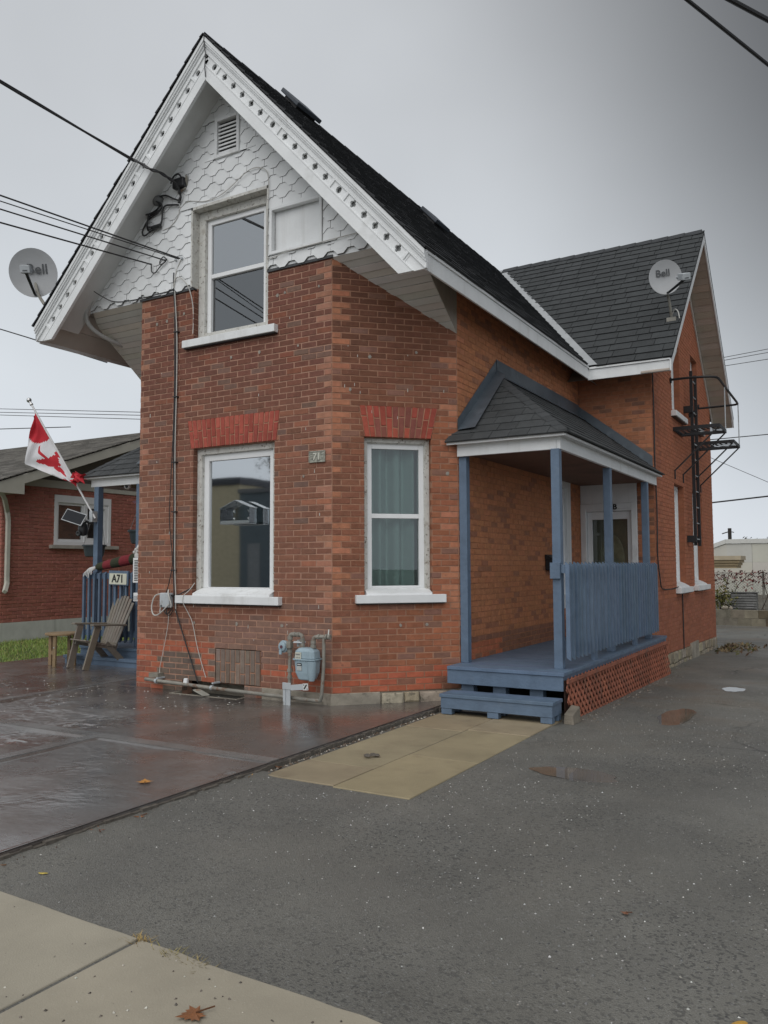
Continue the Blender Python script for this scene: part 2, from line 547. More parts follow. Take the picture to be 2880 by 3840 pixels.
def pad_extra(N, L, pos, noise, mr, mixn, c, p):
    c = mixn(mr(noise(.9, 4, .6), .4, .62, 0.0, .8), c, (.098, .074, .062))
    c = mixn(mr(noise(1.7, 5, .65), .50, .68, 0.0, .7), c, (.16, .155, .15))
    c = mixn(mr(noise(60, 2, .5), .74, .78, 0.0, .5), c, (.4, .38, .35))
    rr = mr(noise(1.4, 5, .65), .36, .62, .16, .42)
    L(rr, p.inputs['Roughness'])
    n1 = N.new('ShaderNodeTexNoise'); n1.inputs['Scale'].default_value = 26; n1.inputs['Detail'].default_value = 5
    L(pos, n1.inputs['Vector'])
    b = N.new('ShaderNodeBump'); b.inputs['Strength'].default_value = .35; b.inputs['Distance'].default_value = .006
    L(n1.outputs['Fac'], b.inputs['Height']); L(b.outputs[0], p.inputs['Normal'])
    b2 = N.new('ShaderNodeBump'); b2.inputs['Strength'].default_value = .2; b2.inputs['Distance'].default_value = .005
    L(n1.outputs['Fac'], b2.inputs['Height']); L(b2.outputs[0], p.inputs['Coat Normal'])
    L(mr(noise(.8, 4, .6), .38, .6, .1, .8), p.inputs['Coat Weight'])
    L(mr(noise(2.3, 3, .6), .4, .62, .10, .26), p.inputs['Coat Roughness'])
    p.inputs['Coat IOR'].default_value = 1.5
    return c
PAD = mat('stamped_dark_concrete', (.098, .092, .088), .3, .2, 1.5, 0, extra=pad_extra, spec=1.0)
PADBAND = mat('smooth_concrete_band', (.150, .147, .143), .28, .2, 4, .3, 30, rvar=.12, spec=1.0)
SIDEWALK = mat('pale_concrete', (.335, .302, .232), .8, .12, 2.2, .22, 130, tint=True, spots=[((.17, .15, .12), 5, .66, .12, .35), ((.42, .39, .33), 55, .66, .05, .5), ((.10, .09, .075), 40, .73, .03, .6)])
SLAB = mat('sandy_paving_slab', (.30, .245, .158), .7, .16, 2.0, .4, 120, tint=True, spots=[((.19, .15, .10), 3.5, .56, .2, .5)])
SOIL = mat('dirt_joint', (.12, .105, .088), .95, .3, 20, .6, 80)
GRASSBASE = mat('lawn_soil', (.075, .105, .03), .95, .3, 5)
GRASS = mat('grass_blades', (1, 1, 1), .6, .2, 3, tint=True)

# driveway: one sheet to the horizon, finely divided where the ruts and dips are
def drive_height(x, y):
    z = gz(x, y)
    if y < -2.4 and .9 < x < 1.16: z += .024 * (1 - max(0, x - .98) / .18)
    if -6.5 < y < -4.55 and -8 < x < 9: z = max(z, -.170 + .017 * min(1, (-4.55 - y) / .2))
    if 1.0 < x < 9 and -4.8 < y < 16:
        z += min(1, max(0, (x - 2.45) / .9)) * (.012 * math.sin(1.7 * x + .6) * math.sin(.9 * y + 1) + .006 * math.sin(4.1 * x + 2.2 * y))
        for (px, py, rx, ry, dep) in PUDDLES:
            q = math.sqrt(((x - px) / rx) ** 2 + ((y - py) / ry) ** 2)
            if q < 2.2:
                t = min(1, max(0, (2.2 - q) / 1.0))
                z = z * (1 - t) + gz(px, py) * t
                if q < 1.35: z -= dep * (1 - (q / 1.35) ** 2)
    return z
PUDDLES = [(3.00, -1.29, .34, .17, .022), (3.16, 1.60, .17, .50, .022), (3.37, 4.22, .13, .22, .025)]
b = MB()
xs = [-300, -100, -40, -15] + [-6 + .5 * i for i in range(13)] + [.6 + .06 * i for i in range(1, 121)] + [8 + i for i in range(1, 9)] + [30, 80, 300]
ys = [-300, -60, -20, -9] + [-7 + .2 * i for i in range(0, 22)] + [-2.6 + .06 * i for i in range(0, 130)] + [5.2 + .12 * i for i in range(0, 50)] + [11.5 + .75 * i for i in range(0, 22)] + [32, 45, 80, 300]
nx = len(xs)
vs = [(x, y, drive_height(x, y) if y < 60 else gz(x, 60)) for y in ys for x in xs]
fs = [(j * nx + i, j * nx + i + 1, (j + 1) * nx + i + 1, (j + 1) * nx + i) for j in range(len(ys) - 1) for i in range(nx - 1)]
b.add(vs, fs)
b.build('driveway', ASPHALT, None, smooth=True, kind='structure', fix=False)

# puddles
def water_mat(name, col, rough):
    m = mat(name, col, rough, .25, 3, spec=.6)
    return m
PUD = water_mat('muddy_water', (.15, .122, .095), .04)
PUD2 = water_mat('clear_puddle_water', (.08, .075, .07), .02)
for i, (px, py, rx, ry, dep) in enumerate(PUDDLES):
    b = MB(); n = 36; q = random.Random(5 + i)
    ph = [q.uniform(0, 6) for _ in range(4)]
    ring = []
    for k in range(n):
        t = 2 * math.pi * k / n
        f = 1 + .10 * math.sin(2 * t + ph[0]) + .08 * math.sin(3 * t + ph[1]) + .05 * math.sin(7 * t + ph[2])
        ring.append((px + rx * f * math.cos(t), py + ry * f * math.sin(t)))
    zz = gz(px, py) - dep * .38
    b.add([(x, y, zz) for x, y in ring], [tuple(range(n))])
    b.build('puddle', PUD if i < 2 else PUD2, None, loc=(px, py, zz), kind='structure', fix=False)

# stamped concrete pad with bands
b = MB()
PZ = -0.12
PX1 = 0.985
holes = [rect(-2.14, -1.18, -.15, .35)]
from mathutils import noise as mn
BANDS = ((-6.7, .98, -2.30, -2.17), (-3.53, -3.40, -2.17, 3), (-1.0, -.87, -4.78, -2.30), (-6.7, .98, -4.78, -4.66))
def pad_relief(x, y):              # stamped slate: shallow ledges, deepest away from the house
    for (x0, x1, y0, y1) in BANDS:
        if x0 - .03 < x < x1 + .03 and y0 - .03 < y < y1 + .03: return 0.0
    amp = min(1, max(.12, (-.2 - x) / 1.6)) * min(1, max(.15, (.1 - y) / 1.2 + .15))
    if y < -2.3: amp = max(amp, min(1, max(.2, (.6 - x) / 1.4)))
    p = V3((x * 1.15 + .3 * mn.noise(V3((x * 1.3, y * 1.3, 4))), y * 1.5, 1.7))
    h = mn.fractal(p, .85, 2.1, 5)                      # about -1 .. 1
    k = 5.0
    t = h * k
    st = (math.floor(t) + min(1, max(0, (t - math.floor(t)) * 4 - 1.5))) / k
    mask = min(1, max(0, mn.noise(V3((x * .8, y * .8, 9))) * 2.2 + .62))
    return min(0.0, (-.014 + .026 * st * mask + .005 * mn.noise(V3((x * 9, y * 14, 3))) * mask) * amp)
gx = [-6.7 + (.975 + 6.7) * i / 310 for i in range(311)]
gy = [-4.78 + 4.78 * j / 190 for j in range(191)]
nxp = len(gx)
vs = [(x, y, PZ + (pad_relief(x, y) if (0 < i < 310 and j < 190) else 0)) for j, y in enumerate(gy) for i, x in enumerate(gx)]
fs = []
for j in range(190):
    for i in range(310):
        cx, cy = (gx[i] + gx[i + 1]) / 2, (gy[j] + gy[j + 1]) / 2
        if -2.14 < cx < -1.18 and cy > -.15: continue
        fs.append((j * nxp + i, j * nxp + i + 1, (j + 1) * nxp + i + 1, (j + 1) * nxp + i))
b.add(vs, fs)
for poly in cut([rect(-6.7, .975, 0, 6.0)], holes):
    b.add([(x, y, PZ) for x, y in poly], [tuple(range(len(poly)))])
b.add([(.975, -4.78, PZ), (PX1, -4.78, PZ), (PX1, .72, PZ), (.975, .72, PZ)], [(0, 1, 2, 3)])
edge = []
q = random.Random(3)
for i in range(61):
    y = -4.78 + (5.5 + .0) * i / 60
    edge.append((PX1 + q.uniform(-.004, .006), y))
for i in range(60):
    (x0, y0), (x1, y1) = edge[i], edge[i + 1]
    b.add([(PX1 - .012, y0, PZ), (PX1 - .012, y1, PZ), (x1, y1, PZ - .012), (x0, y0, PZ - .012)], [(0, 1, 2, 3)])
    b.add([(x0, y0, PZ - .012), (x1, y1, PZ - .012), (x1, y1, -.26), (x0, y0, -.26)], [(0, 1, 2, 3)])
b.add([(-6.7, -4.78, PZ), (PX1, -4.78, PZ), (PX1, -4.78, -.25), (-6.7, -4.78, -.25)], [(0, 1, 2, 3)])
patio = b.build('concrete_patio', PAD, None, kind='structure', fix=False)
b = MB()
for (x0, x1, y0, y1) in BANDS:
    b.box(x0, x1, y0, y1, PZ - .02, PZ + .004)
b.build('concrete_band', PADBAND, patio)
# sunken window well by the front wall
b = MB()
b.box(-2.16, -1.16, .30, .34, -.5, .05)
b.add([(-2.16, -.15, -.45), (-1.16, -.15, -.45), (-1.16, .34, -.45), (-2.16, .34, -.45)], [(0, 1, 2, 3)])
for (x0, x1, y0, y1) in ((-2.17, -2.14, -.13, .34), (-1.18, -1.15, -.13, .34), (-2.17, -1.15, -.17, -.15)):
    b.box(x0, x1, y0, y1, -.47, PZ - .002)
b.build('window_well', CONCRETE_F, patio)

# dark soil joint between pad and driveway
b = MB()
for i in range(80):
    y = -4.8 + i * .068
    b.box(.985, 1.0 + rnd.uniform(0, .022), y, y + .068, -.2, -.138 + rnd.uniform(-.006, .006))
b.build('soil_joint', SOIL, None, kind='structure', fix=False)

# pavement in front: slabs
sw = thing('sidewalk', None, None, (2.3, -5.6, -.15)); sw['kind'] = 'structure'
q = random.Random(8)
for i in range(-6, 4):
    x0, x1 = 2.30 + 1.5 * i + .008, 2.30 + 1.5 * (i + 1) - .008
    b = MB()
    n = 14
    top = []
    for k in range(n + 1):
        top.append((x0 + (x1 - x0) * k / n, -4.765 - .028 * (x0 + (x1 - x0) * k / n - 1.4) + q.uniform(-.008, .004)))
    poly = [(x0, -6.35), (x1, -6.35)] + [top[n - k] for k in range(n + 1)]
    f = Frame((0, 0, 0), (1, 0, 0), (0, 1, 0), (0, 0, 1))
    b.fpoly(f, poly, -.3, -.148 + q.uniform(-.002, .002), jit((1, 1, 1), .05))
    b.build('slab', SIDEWALK, sw, bevel=.006)
b = MB(); b.box(-7, 9, -6.34, -4.78, -.29, -.162); b.build('joint_dirt', SOIL, sw)

# sandy paving slabs leading to the step
pv = thing('paving_slabs', None, None, (1.65, -1.2, -.16)); pv['kind'] = 'structure'
for (x0, x1, y0, y1) in ((1.075, 1.668, -2.46, -1.925), (1.075, 1.668, -1.915, -.36), (1.075, 1.668, -.35, .45),
                         (1.678, 2.275, -2.485, -1.405), (1.678, 2.275, -1.395, -.28), (1.678, 2.275, -.27, .62)):
    b = MB()
    b.box(x0, x1, y0, y1, -.24, -.163 + rnd.uniform(-.002, .003), jit((1, 1, 1), .08))
    b.build('slab', SLAB, pv, bevel=.005)
b = MB(); b.box(1.08, 2.27, -2.455, .6, -.23, -.168); b.build('joint_dirt', SOIL, pv)

# lawn between the houses
LX0, LX1 = -10.25, -6.7
b = MB(); b.box(LX0 - 30, LX1, -4.7, 30, -.4, -.165)
b.build('lawn', GRASSBASE, None, kind='structure', fix=False)
b = MB(); q = random.Random(21)
for i in range(16000):
    x, y = q.uniform(LX0, LX1 + .03), q.uniform(-1.0, 5.5)
    h = q.uniform(.025, .075); a = q.uniform(0, 6.28); wd = .006
    dx, dy = math.cos(a) * wd, math.sin(a) * wd
    lx, ly = q.uniform(-.03, .03), q.uniform(-.03, .03)
    g = q.random()
    c = mixc((.15, .25, .045), (.30, .36, .085), g) if g < .85 else (.34, .30, .12)
    b.add([(x - dx, y - dy, -.165), (x + dx, y + dy, -.165), (x + lx, y + ly, -.165 + h)], [(0, 1, 2)], c)
b.build('lawn_grass', GRASS, None, kind='stuff', fix=False)

# ------------------------------------------------------------------ the brick house
HX0, HX1, SX0, SX1 = -2.89, 0.0, -3.90, 1.011
CW = 1.011
WFY, GX, GY1 = 5.585, 2.156, 11.25
RX, RZ = -1.47, 7.474                 # main ridge
EXR, EZR = 1.365, 4.38                # eave drip, driveway side
EXL, EZL = -4.385, 4.50               # eave drip, lawn side
SLR = (RZ - EZR) / (EXR - RX)
SLL = (RZ - EZL) / (RX - EXL)
BY = -0.404                           # front of the bargeboards
WRY = 8.42                            # wing ridge
WEY, WEZ = 4.98, 4.364                # wing eave
SLW = (RZ - WEZ) / (WRY - WEY)
WRX = 2.575                           # wing rake
S2 = math.sqrt(2)
def rt(x):                            # top of the main roof
    return RZ - (SLR * (x - RX) if x > RX else SLL * (RX - x))

house = thing('brick_house', 'old red-brown brick house with a white shingled gable and white bargeboards', 'house', (-1.445, 4.0, -.12))
FF = Frame((0, 0, 0), (1, 0, 0), (0, 0, 1), (0, -1, 0))
CF = Frame((0, 0, 0), (1, 1, 0), (0, 0, 1), (1, -1, 0))
SF = Frame((SX1, 0, 0), (0, 1, 0), (0, 0, 1), (1, 0, 0))
WF = Frame((0, WFY, 0), (1, 0, 0), (0, 0, 1), (0, -1, 0))
GF = Frame((GX, 0, 0), (0, 1, 0), (0, 0, 1), (1, 0, 0))
LC = Frame((HX0, 0, 0), (-1, 1, 0), (0, 0, 1), (-1, -1, 0))
LS = Frame((SX0, 0, 0), (0, 1, 0), (0, 0, 1), (-1, 0, 0))

COURSE, STR, JT = .0667, .2035, .0120
def runs(L0, L1, z0, z1, anchor):
    """running bond: half bricks at the anchor on every other course"""
    k0, k1 = math.floor(z0 / COURSE), math.ceil(z1 / COURSE)
    for k in range(k0, k1):
        a = anchor + (STR / 2 if k % 2 else 0)
        i0, i1 = math.floor((L0 - a) / STR) - 1, math.ceil((L1 - a) / STR) + 1
        for i in range(i0, i1):
            s0, s1 = a + i * STR, a + (i + 1) * STR
            yield k, max(s0, L0), min(s1, L1), k * COURSE, (k + 1) * COURSE
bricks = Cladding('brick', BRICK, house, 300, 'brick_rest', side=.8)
def brick_wall(fr, region, holes, anchor, tint, proud=.0015, mort=(1, 1, 1), jamb=.11, name='wall', mnoise=.0025):
    us = [p[0] for p in region]; vs_ = [p[1] for p in region]
    hp = halfplanes(region)
    for (k, s0, s1, z0, z1) in runs(min(us), max(us), min(vs_), max(vs_), anchor):
        if s1 - s0 < .02: continue
        j = JT / 2
        w0 = rnd.uniform(-.0015, .0015)
        poly = rect(s0 + j, s1 - j, z0 + j + w0, z1 - j + w0)
        for h in hp:
            poly = clip(poly, *h)
            if len(poly) < 3: break
        if len(poly) < 3: continue
        for p in cut([poly], holes):
            if len(p) < 3: continue
            c = (sum(x for x, y in p) / len(p), sum(y for x, y in p) / len(p))
            bricks.piece(fr, p, -.09, proud, tint(c[0], c[1]), .0028, 0, mnoise)
    # mortar bed behind the brick faces, with returns into the openings
    b = MB()
    big = [[((p[0]), (p[1])) for p in region]]
    ex = []
    for h in holes:
        cx = sum(p[0] for p in h) / len(h); cy = sum(p[1] for p in h) / len(h)
        ex.append([(p[0] + (.004 if p[0] > cx else -.004), p[1] + (.004 if p[1] > cy else -.004)) for p in h])
    for p in cut(big, ex):
        b.add([fr.P(x, y, -.0025) for x, y in p], [tuple(range(len(p)))], mort)
    for h in ex:
        n = len(h)
        for i in range(n):
            p, q_ = h[i], h[(i + 1) % n]
            b.add([fr.P(*p, -.005), fr.P(*q_, -.005), fr.P(*q_, -jamb - .06), fr.P(*p, -jamb - .06)], [(0, 1, 2, 3)], mort)
    b.build(name, MORTAR, house, fix=False)
R_ = rnd.random
def pick(*opts):
    x = R_() * sum(o[1] for o in opts)
    for c, w_ in opts:
        x -= w_
        if x <= 0: return c
    return opts[0][0]
def tint_front(x, z):
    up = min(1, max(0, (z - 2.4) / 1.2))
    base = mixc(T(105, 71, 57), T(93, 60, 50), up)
    c = jit(base, .085)
    k = R_()
    if k < .10: c = jit(T(96, 74, 65), .1)
    elif k < .18: c = jit(mixc(T(124, 82, 64), T(106, 66, 52), up), .08)
    if x > -.11 or x < HX0 + .11:
        if R_() < .55: c = jit(T(132, 93, 76), .12)
    if z < .47 and x < -1.72:
        c = jit(T(134, 77, 58) if R_() < .8 else T(116, 70, 56), .12)
        if -2.50 < x < -1.86 and z < .36: c = jit(T(88, 76, 68), .10)
    elif z < .42 and x < -.95: c = jit(T(98, 84, 76), .1)
    elif z < .24 and x > -.93: c = jit(pick((T(136, 76, 57), 4), (T(108, 74, 61), 5)), .12)
    elif z < .75 and x > -1.7: c = jit(T(106, 82, 72), .12)
    return c
def tint_cham(s, z):
    f = s / 1.43
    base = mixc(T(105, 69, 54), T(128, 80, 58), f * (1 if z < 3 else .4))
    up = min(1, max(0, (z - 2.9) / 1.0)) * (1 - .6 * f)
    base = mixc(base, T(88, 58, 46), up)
    c = jit(base, .12)
    if R_() < .12: c = jit(T(108, 78, 66), .1)
    if (s < .11 or s > 1.31) and R_() < .5: c = jit(T(142, 94, 72), .1)
    if z < .24: c = jit(pick((T(138, 76, 56), 5), (T(110, 75, 60), 3)), .12)
    return c
def tint_side(y, z):
    c = jit(T(146, 97, 68), .06)
    if R_() < .14: c = jit(T(124, 84, 64), .06)
    if y < 1.13 and R_() < .6: c = jit(T(150, 98, 72), .1)
    if z < .55: c = jit(T(112, 78, 62), .12)
    if z < .48 and y < 2.2 and R_() < .6: c = jit(T(142, 84, 60), .1)
    return c
def tint_wing(x, z):
    c = jit(T(134, 88, 64), .10)
    if R_() < .2: c = jit(T(104, 74, 60), .1)
    return c
def tint_gable(y, z):
    c = jit(T(136, 85, 63), .06)
    if z < .8 or (y < 6.1 and R_() < .5): c = jit(T(124, 78, 60), .12)
    return c
# openings (in each wall's own plane)
W1 = rect(-1.99, -.776, .91, 2.75)
W2 = rect(-2.01, -.877, 3.96, 5.7)
ARCH1 = [(-2.035, 2.75), (-.745, 2.75), (-.70, 3.085), (-2.09, 3.085)]
WELL = rect(-1.62, -.95, .01, .40)
PIT = rect(-2.13, -1.19, -.2, .01)
CWN = rect(.355, 1.113, .94, 2.74)
CARCH = [(.36, 2.74), (1.115, 2.74), (1.195, 3.08), (.30, 3.08)]
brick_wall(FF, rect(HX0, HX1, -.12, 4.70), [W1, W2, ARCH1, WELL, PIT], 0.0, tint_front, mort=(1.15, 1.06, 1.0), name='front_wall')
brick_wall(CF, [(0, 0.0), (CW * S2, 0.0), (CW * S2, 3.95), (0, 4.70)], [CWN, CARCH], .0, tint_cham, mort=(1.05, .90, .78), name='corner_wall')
SWN = rect(4.20, 5.05, .70, 2.70)
brick_wall(SF, rect(CW, WFY, 0.0, 4.60), [SWN], CW, tint_side, mort=(1.16, .82, .58), name='side_wall')
DOOR = rect(1.011, 1.90, .2, 2.64)
brick_wall(WF, rect(SX1, GX, -.3, 4.45), [DOOR], GX, tint_wing, mort=(1.12, .86, .68), name='wing_wall')
gtop = lambda y: RZ - SLW * abs(y - WRY) - .12
GW = [rect(7.15, 8.00, .86, 2.72), rect(8.86, 9.90, .86, 2.72), rect(7.16, 7.90, 3.86, 5.30), rect(9.06, 9.78, 3.90, 5.36)]
reg = [(WFY, -.05), (GY1, -.17), (GY1, gtop(GY1)), (WRY, gtop(WRY)), (WFY, gtop(WFY))]
brick_wall(GF, reg, GW, WFY, tint_gable, mort=(.98, .62, .46), name='gable_wall', mnoise=.0015)
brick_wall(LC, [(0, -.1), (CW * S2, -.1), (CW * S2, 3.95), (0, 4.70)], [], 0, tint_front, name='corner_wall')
brick_wall(LS, rect(CW, 10.5, -.1, 4.5), [], CW, tint_front, name='side_wall')
# back wall so the house is closed
b = MB(); b.box(SX0 + .02, GX - .02, GY1 - .1, GY1, -.3, 4.4); b.box(SX0 + .02, GX - .02, GY1 - .1, GY1 - .02, 4.4, 4.5)
b.build('back_wall', MORTAR, house)

# arches: soldier bricks over each window
def soldier(fr, quad, n, tints, seed, proud=.004, joints=True):
    (bl, br, tr, tl) = quad
    q = random.Random(seed)
    for i in range(n):
        a, c = i / n, (i + 1) / n
        def pt(t, h):
            x0 = bl[0] + (br[0] - bl[0]) * t; x1 = tl[0] + (tr[0] - tl[0]) * t
            return (x0 + (x1 - x0) * h, bl[1] + (tl[1] - bl[1]) * h)
        g = .0062 / abs(br[0] - bl[0])
        cuts = [0.0, (.32 if i % 2 else .64) + q.uniform(-.04, .04), 1.0] if joints else [0, 1]
        for h0, h1 in zip(cuts, cuts[1:]):
            e0, e1 = .018 if h0 > 0 else .0, .018 if h1 < 1 else 0
            poly = [pt(a + g, h0 + e0), pt(c - g, h0 + e0), pt(c - g, h1 - e1), pt(a + g, h1 - e1)]
            bricks.piece(fr, poly, -.09, proud, jit(q.choice(tints), .10), .003, 0, .002)
    b = MB()
    b.add([fr.P(*p, -.004) for p in (bl, br, tr, tl)], [(0, 1, 2, 3)], (1.35, 1.15, 1.0))
    b.add([fr.P(*bl, -.004), fr.P(*br, -.004), fr.P(*br, -.17), fr.P(*bl, -.17)], [(0, 1, 2, 3)], (.6, .35, .3))
    b.build('arch_mortar', MORTAR, house, fix=False)
soldier(FF, ARCH1, 19, [T(130, 64, 54), T(120, 58, 49), T(138, 72, 60)], 4)
soldier(CF, CARCH, 12, [T(138, 68, 55), T(130, 62, 51), T(112, 66, 57)], 6)
soldier(FF, [(-1.61, .015), (-.96, .015), (-.96, .395), (-1.61, .395)], 9, [T(100, 89, 81), T(106, 94, 86), T(96, 84, 76)], 7)
bricks.emit()

# flat ends for the coping line between brick and shingles
b = MB()
LEAD = mat('dark_lead_strip', (.05, .052, .055), .6, .3, 12, .3, 40)
b.fbox(FF, HX0 - .02, -2.01, 4.685, 4.715, -.05, .022); b.build('wall_coping', LEAD, house)
b = MB(); b.fbox(FF, -.877, .02, 4.685, 4.715, -.05, .022); b.build('wall_coping', LEAD, house)

# foundation
b = MB()
b.fpoly(CF, [(-.02, -.3), (.52, -.3), (.52, .0), (-.02, .0)], -.1, .014)
b.fbox(FF, -.93, .0, -.3, -.0, -.1, .012)
b.build('foundation', CONCRETE_F, house, bevel=.006)
st = Cladding('foundation_stone', STONE, house, 120)
def stones(fr, u0, u1, zb0, zb1, zt0, zt1, seed, rows=2):
    q = random.Random(seed)
    for rI in range(rows):
        s = u0
        while s < u1:
            wd = q.uniform(.14, .36)
            e = min(s + wd, u1)
            f0, f1 = (s - u0) / (u1 - u0), (e - u0) / (u1 - u0)
            def zz(f, h):
                return (zb0 + (zb1 - zb0) * f) * (1 - h) + (zt0 + (zt1 - zt0) * f) * h
            h0, h1 = rI / rows, (rI + 1) / rows
            jz = lambda: q.uniform(-.012, .012)
            poly = [(s + .008 + jz() * .6, zz(f0, h0) + .006 + jz()), (e - .008 + jz() * .6, zz(f1, h0) + .006 + jz()),
                    (e - .008 + jz() * .6, zz(f1, h1) - .006), ((s + e) / 2, zz((f0 + f1) / 2, h1) - .004), (s + .008 + jz() * .6, zz(f0, h1) - .006)]
            k = q.uniform(.7, 1.2)
            st.piece(fr, poly, -.12, .015 + q.uniform(-.012, .022), (k, k * q.uniform(.93, 1), k * q.uniform(.8, 1)), .014)
            s = e
stones(CF, .53, 1.43, -.26, -.26, -.01, -.01, 3)
stones(GF, WFY, GY1, -.42, -.48, -.055, -.17, 5)
st.emit()
b = MB()
b.fbox(CF, .5, 1.42, -.3, -.005, -.12, -.012)
b.fpoly(GF, [(WFY, -.5), (GY1, -.5), (GY1, -.172), (WFY, -.052)], -.12, -.015)
b.fpoly(GF, [(8.22, -.36), (8.95, -.38), (8.95, -.06), (8.22, -.06)], -.1, .03)
b.build('foundation_mortar', CONCRETE_F, house)

# ------------------------------------------------------------------ windows
def room(fr, u0, u1, v0, v1, n, parent, depth=1.4, m=ROOM):
    b = MB()
    g = .25
    P = lambda a, c, d_: fr.P(a, c, d_)
    for quad in (((u0 - g, v0 - g, n - depth), (u1 + g, v0 - g, n - depth), (u1 + g, v1 + g, n - depth), (u0 - g, v1 + g, n - depth)),
                 ((u0 - g, v0 - g, n), (u0 - g, v1 + g, n), (u0 - g, v1 + g, n - depth), (u0 - g, v0 - g, n - depth)),
                 ((u1 + g, v0 - g, n), (u1 + g, v1 + g, n), (u1 + g, v1 + g, n - depth), (u1 + g, v0 - g, n - depth)),
                 ((u0 - g, v0 - g, n), (u1 + g, v0 - g, n), (u1 + g, v0 - g, n - depth), (u0 - g, v0 - g, n - depth)),
                 ((u0 - g, v1 + g, n), (u1 + g, v1 + g, n), (u1 + g, v1 + g, n - depth), (u0 - g, v1 + g, n - depth))):
        b.add([P(*p) for p in quad], [(0, 1, 2, 3)])
    return b.build('room_lining', m, parent, fix=False)
def ring(b, fr, u0, u1, v0, v1, t, n0, n1, tb=None, tt=None):
    tb = t if tb is None else tb; tt = t if tt is None else tt
    b.fbox(fr, u0, u0 + t, v0, v1, n0, n1); b.fbox(fr, u1 - t, u1, v0, v1, n0, n1)
    b.fbox(fr, u0 + t, u1 - t, v0, v0 + tb, n0, n1); b.fbox(fr, u0 + t, u1 - t, v1 - tt, v1, n0, n1)
def sill(fr, u0, u1, v0, v1, parent, out=.075, slope_to=None):
    b = MB()
    b.fbox(fr, u0, u1, v0, v1, -.12, out)
    o = b.build('sill', WHITE, parent, bevel=.005)
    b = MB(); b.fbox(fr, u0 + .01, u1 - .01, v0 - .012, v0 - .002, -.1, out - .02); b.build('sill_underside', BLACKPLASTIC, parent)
    return o
def win(name, fr, u0, u1, v0, v1, glassm, label=None, casing=.055, sash=.055, split=None, rec=.10, curtain=None, roomm=ROOM, cas_m=OLDWOOD, splitt=.05):
    wo = link(name, None, house, fr.P((u0 + u1) / 2, v0, -rec))
    if label: wo['label'] = label
    b = MB(); ring(b, fr, u0, u1, v0, v1, casing, -rec - .06, -rec + .03)
    ring(b, fr, u0 + casing * .8, u1 - casing * .8, v0, v1 - casing * .8, .018, -rec - .06, -rec + .015)
    b.build('casing', cas_m, wo, bevel=.003)
    a0, a1, c0, c1 = u0 + casing + .002, u1 - casing - .002, v0 + .002, v1 - casing - .002
    b = MB(); ring(b, fr, a0, a1, c0, c1, sash, -rec - .07, -rec - .012, tb=sash * 1.3)
    if split:
        b.fbox(fr, a0 + sash, a1 - sash, split - splitt / 2, split + splitt / 2, -rec - .075, -rec - .016)
    b.build('sash', VINYL, wo, bevel=.004)
    g0, g1, h0, h1 = a0 + sash - .004, a1 - sash + .004, c0 + sash * 1.3 - .004, c1 - sash + .004
    for (z0, z1, nn) in (((h0, split - splitt / 2 + .004, -rec - .052), (split + splitt / 2 - .004, h1, -rec - .035)) if split else ((h0, h1, -rec - .04),)):
        b = MB(); b.add([fr.P(g0, z0, nn), fr.P(g1, z0, nn), fr.P(g1, z1, nn), fr.P(g0, z1, nn)], [(0, 1, 2, 3)])
        gm = glassm[0 if (split and z0 == h0) else -1] if isinstance(glassm, list) else glassm
        b.build('pane', gm, wo, fix=False)
    room(fr, g0, g1, h0, h1, -rec - .08, wo, m=roomm)
    if curtain:
        b = MB(); n = 120
        cu0, cu1, cm = curtain[:3]; fq = curtain[3] if len(curtain) > 3 else 40
        vs = []
        for k in range(n + 1):
            uu = cu0 + (cu1 - cu0) * k / n
            t = uu * fq
            nn = -rec - .20 + (.055 if cm is CURT else .022) * math.sin(t) + .014 * math.sin(t * .43 + 1) + .008 * math.sin(t * 2.3)
            vs += [fr.P(uu, h0 - .1, nn), fr.P(uu, h1 + .1, nn * .96)]
        b.add(vs, [(2 * k, 2 * k + 2, 2 * k + 3, 2 * k + 1) for k in range(n)])
        b.build('curtain', cm, wo, smooth=True, fix=False)
    return wo
G_BIG = glass('reflective_picture_glass', .56, (.62, .68, .67), .03, .08)
G_UP = glass('upper_window_glass', .36, (.45, .5, .52), 0, .1)
G_SCREEN = glass('screened_window_glass', .14, (.35, .37, .4), .02, .1)
G_CUR = glass('side_window_glass', .06, (.80, .90, .88), .01, .1)
CURT = mat('teal_white_curtain', (.31, .41, .385), .9, .06, 3)
BLIND = mat('white_blind', (.62, .62, .60), .7, .05, 4)
w1 = win('window', FF, -1.99, -.776, 1.0, 2.745, G_BIG, 'wide single-pane ground floor window', casing=.07, sash=.075)
sill(FF, -2.193, -.658, .912, 1.003, w1)
b = MB(); b.fpoly(Frame(FF.P(-1.94, 1.0, 0), (0, -1, 0), (0, 0, 1), (1, 0, 0)), [(-.1, .0), (.05, .004), (.045, .03), (-.1, .085)], 0, 1.14); b.build('sub_sill', WHITE, w1)
w2 = win('window', FF, -2.01, -.877, 4.055, 5.66, [G_SCREEN, G_UP], 'upper sash window with peeling casing', casing=.10, sash=.06, split=4.86, rec=.11, cas_m=OLDWOOD)
sill(FF, -2.13, -.73, 3.97, 4.06, w2)
w3 = win('window', CF, .355, 1.113, 1.04, 2.735, G_CUR, 'tall sash window with curtains on the angled corner wall', casing=.045, sash=.062, split=1.886, curtain=(.40, 1.08, CURT, 34))
sill(CF, .249, 1.254, .942, 1.03, w3)
b = MB(); b.fpoly(Frame(CF.P(.37, 1.02, 0), CF.N, (0, 0, 1), CF.U), [(-.1, .0), (.05, .006), (.045, .03), (-.1, .075)], 0, .73); b.build('sub_sill', WHITE, w3)
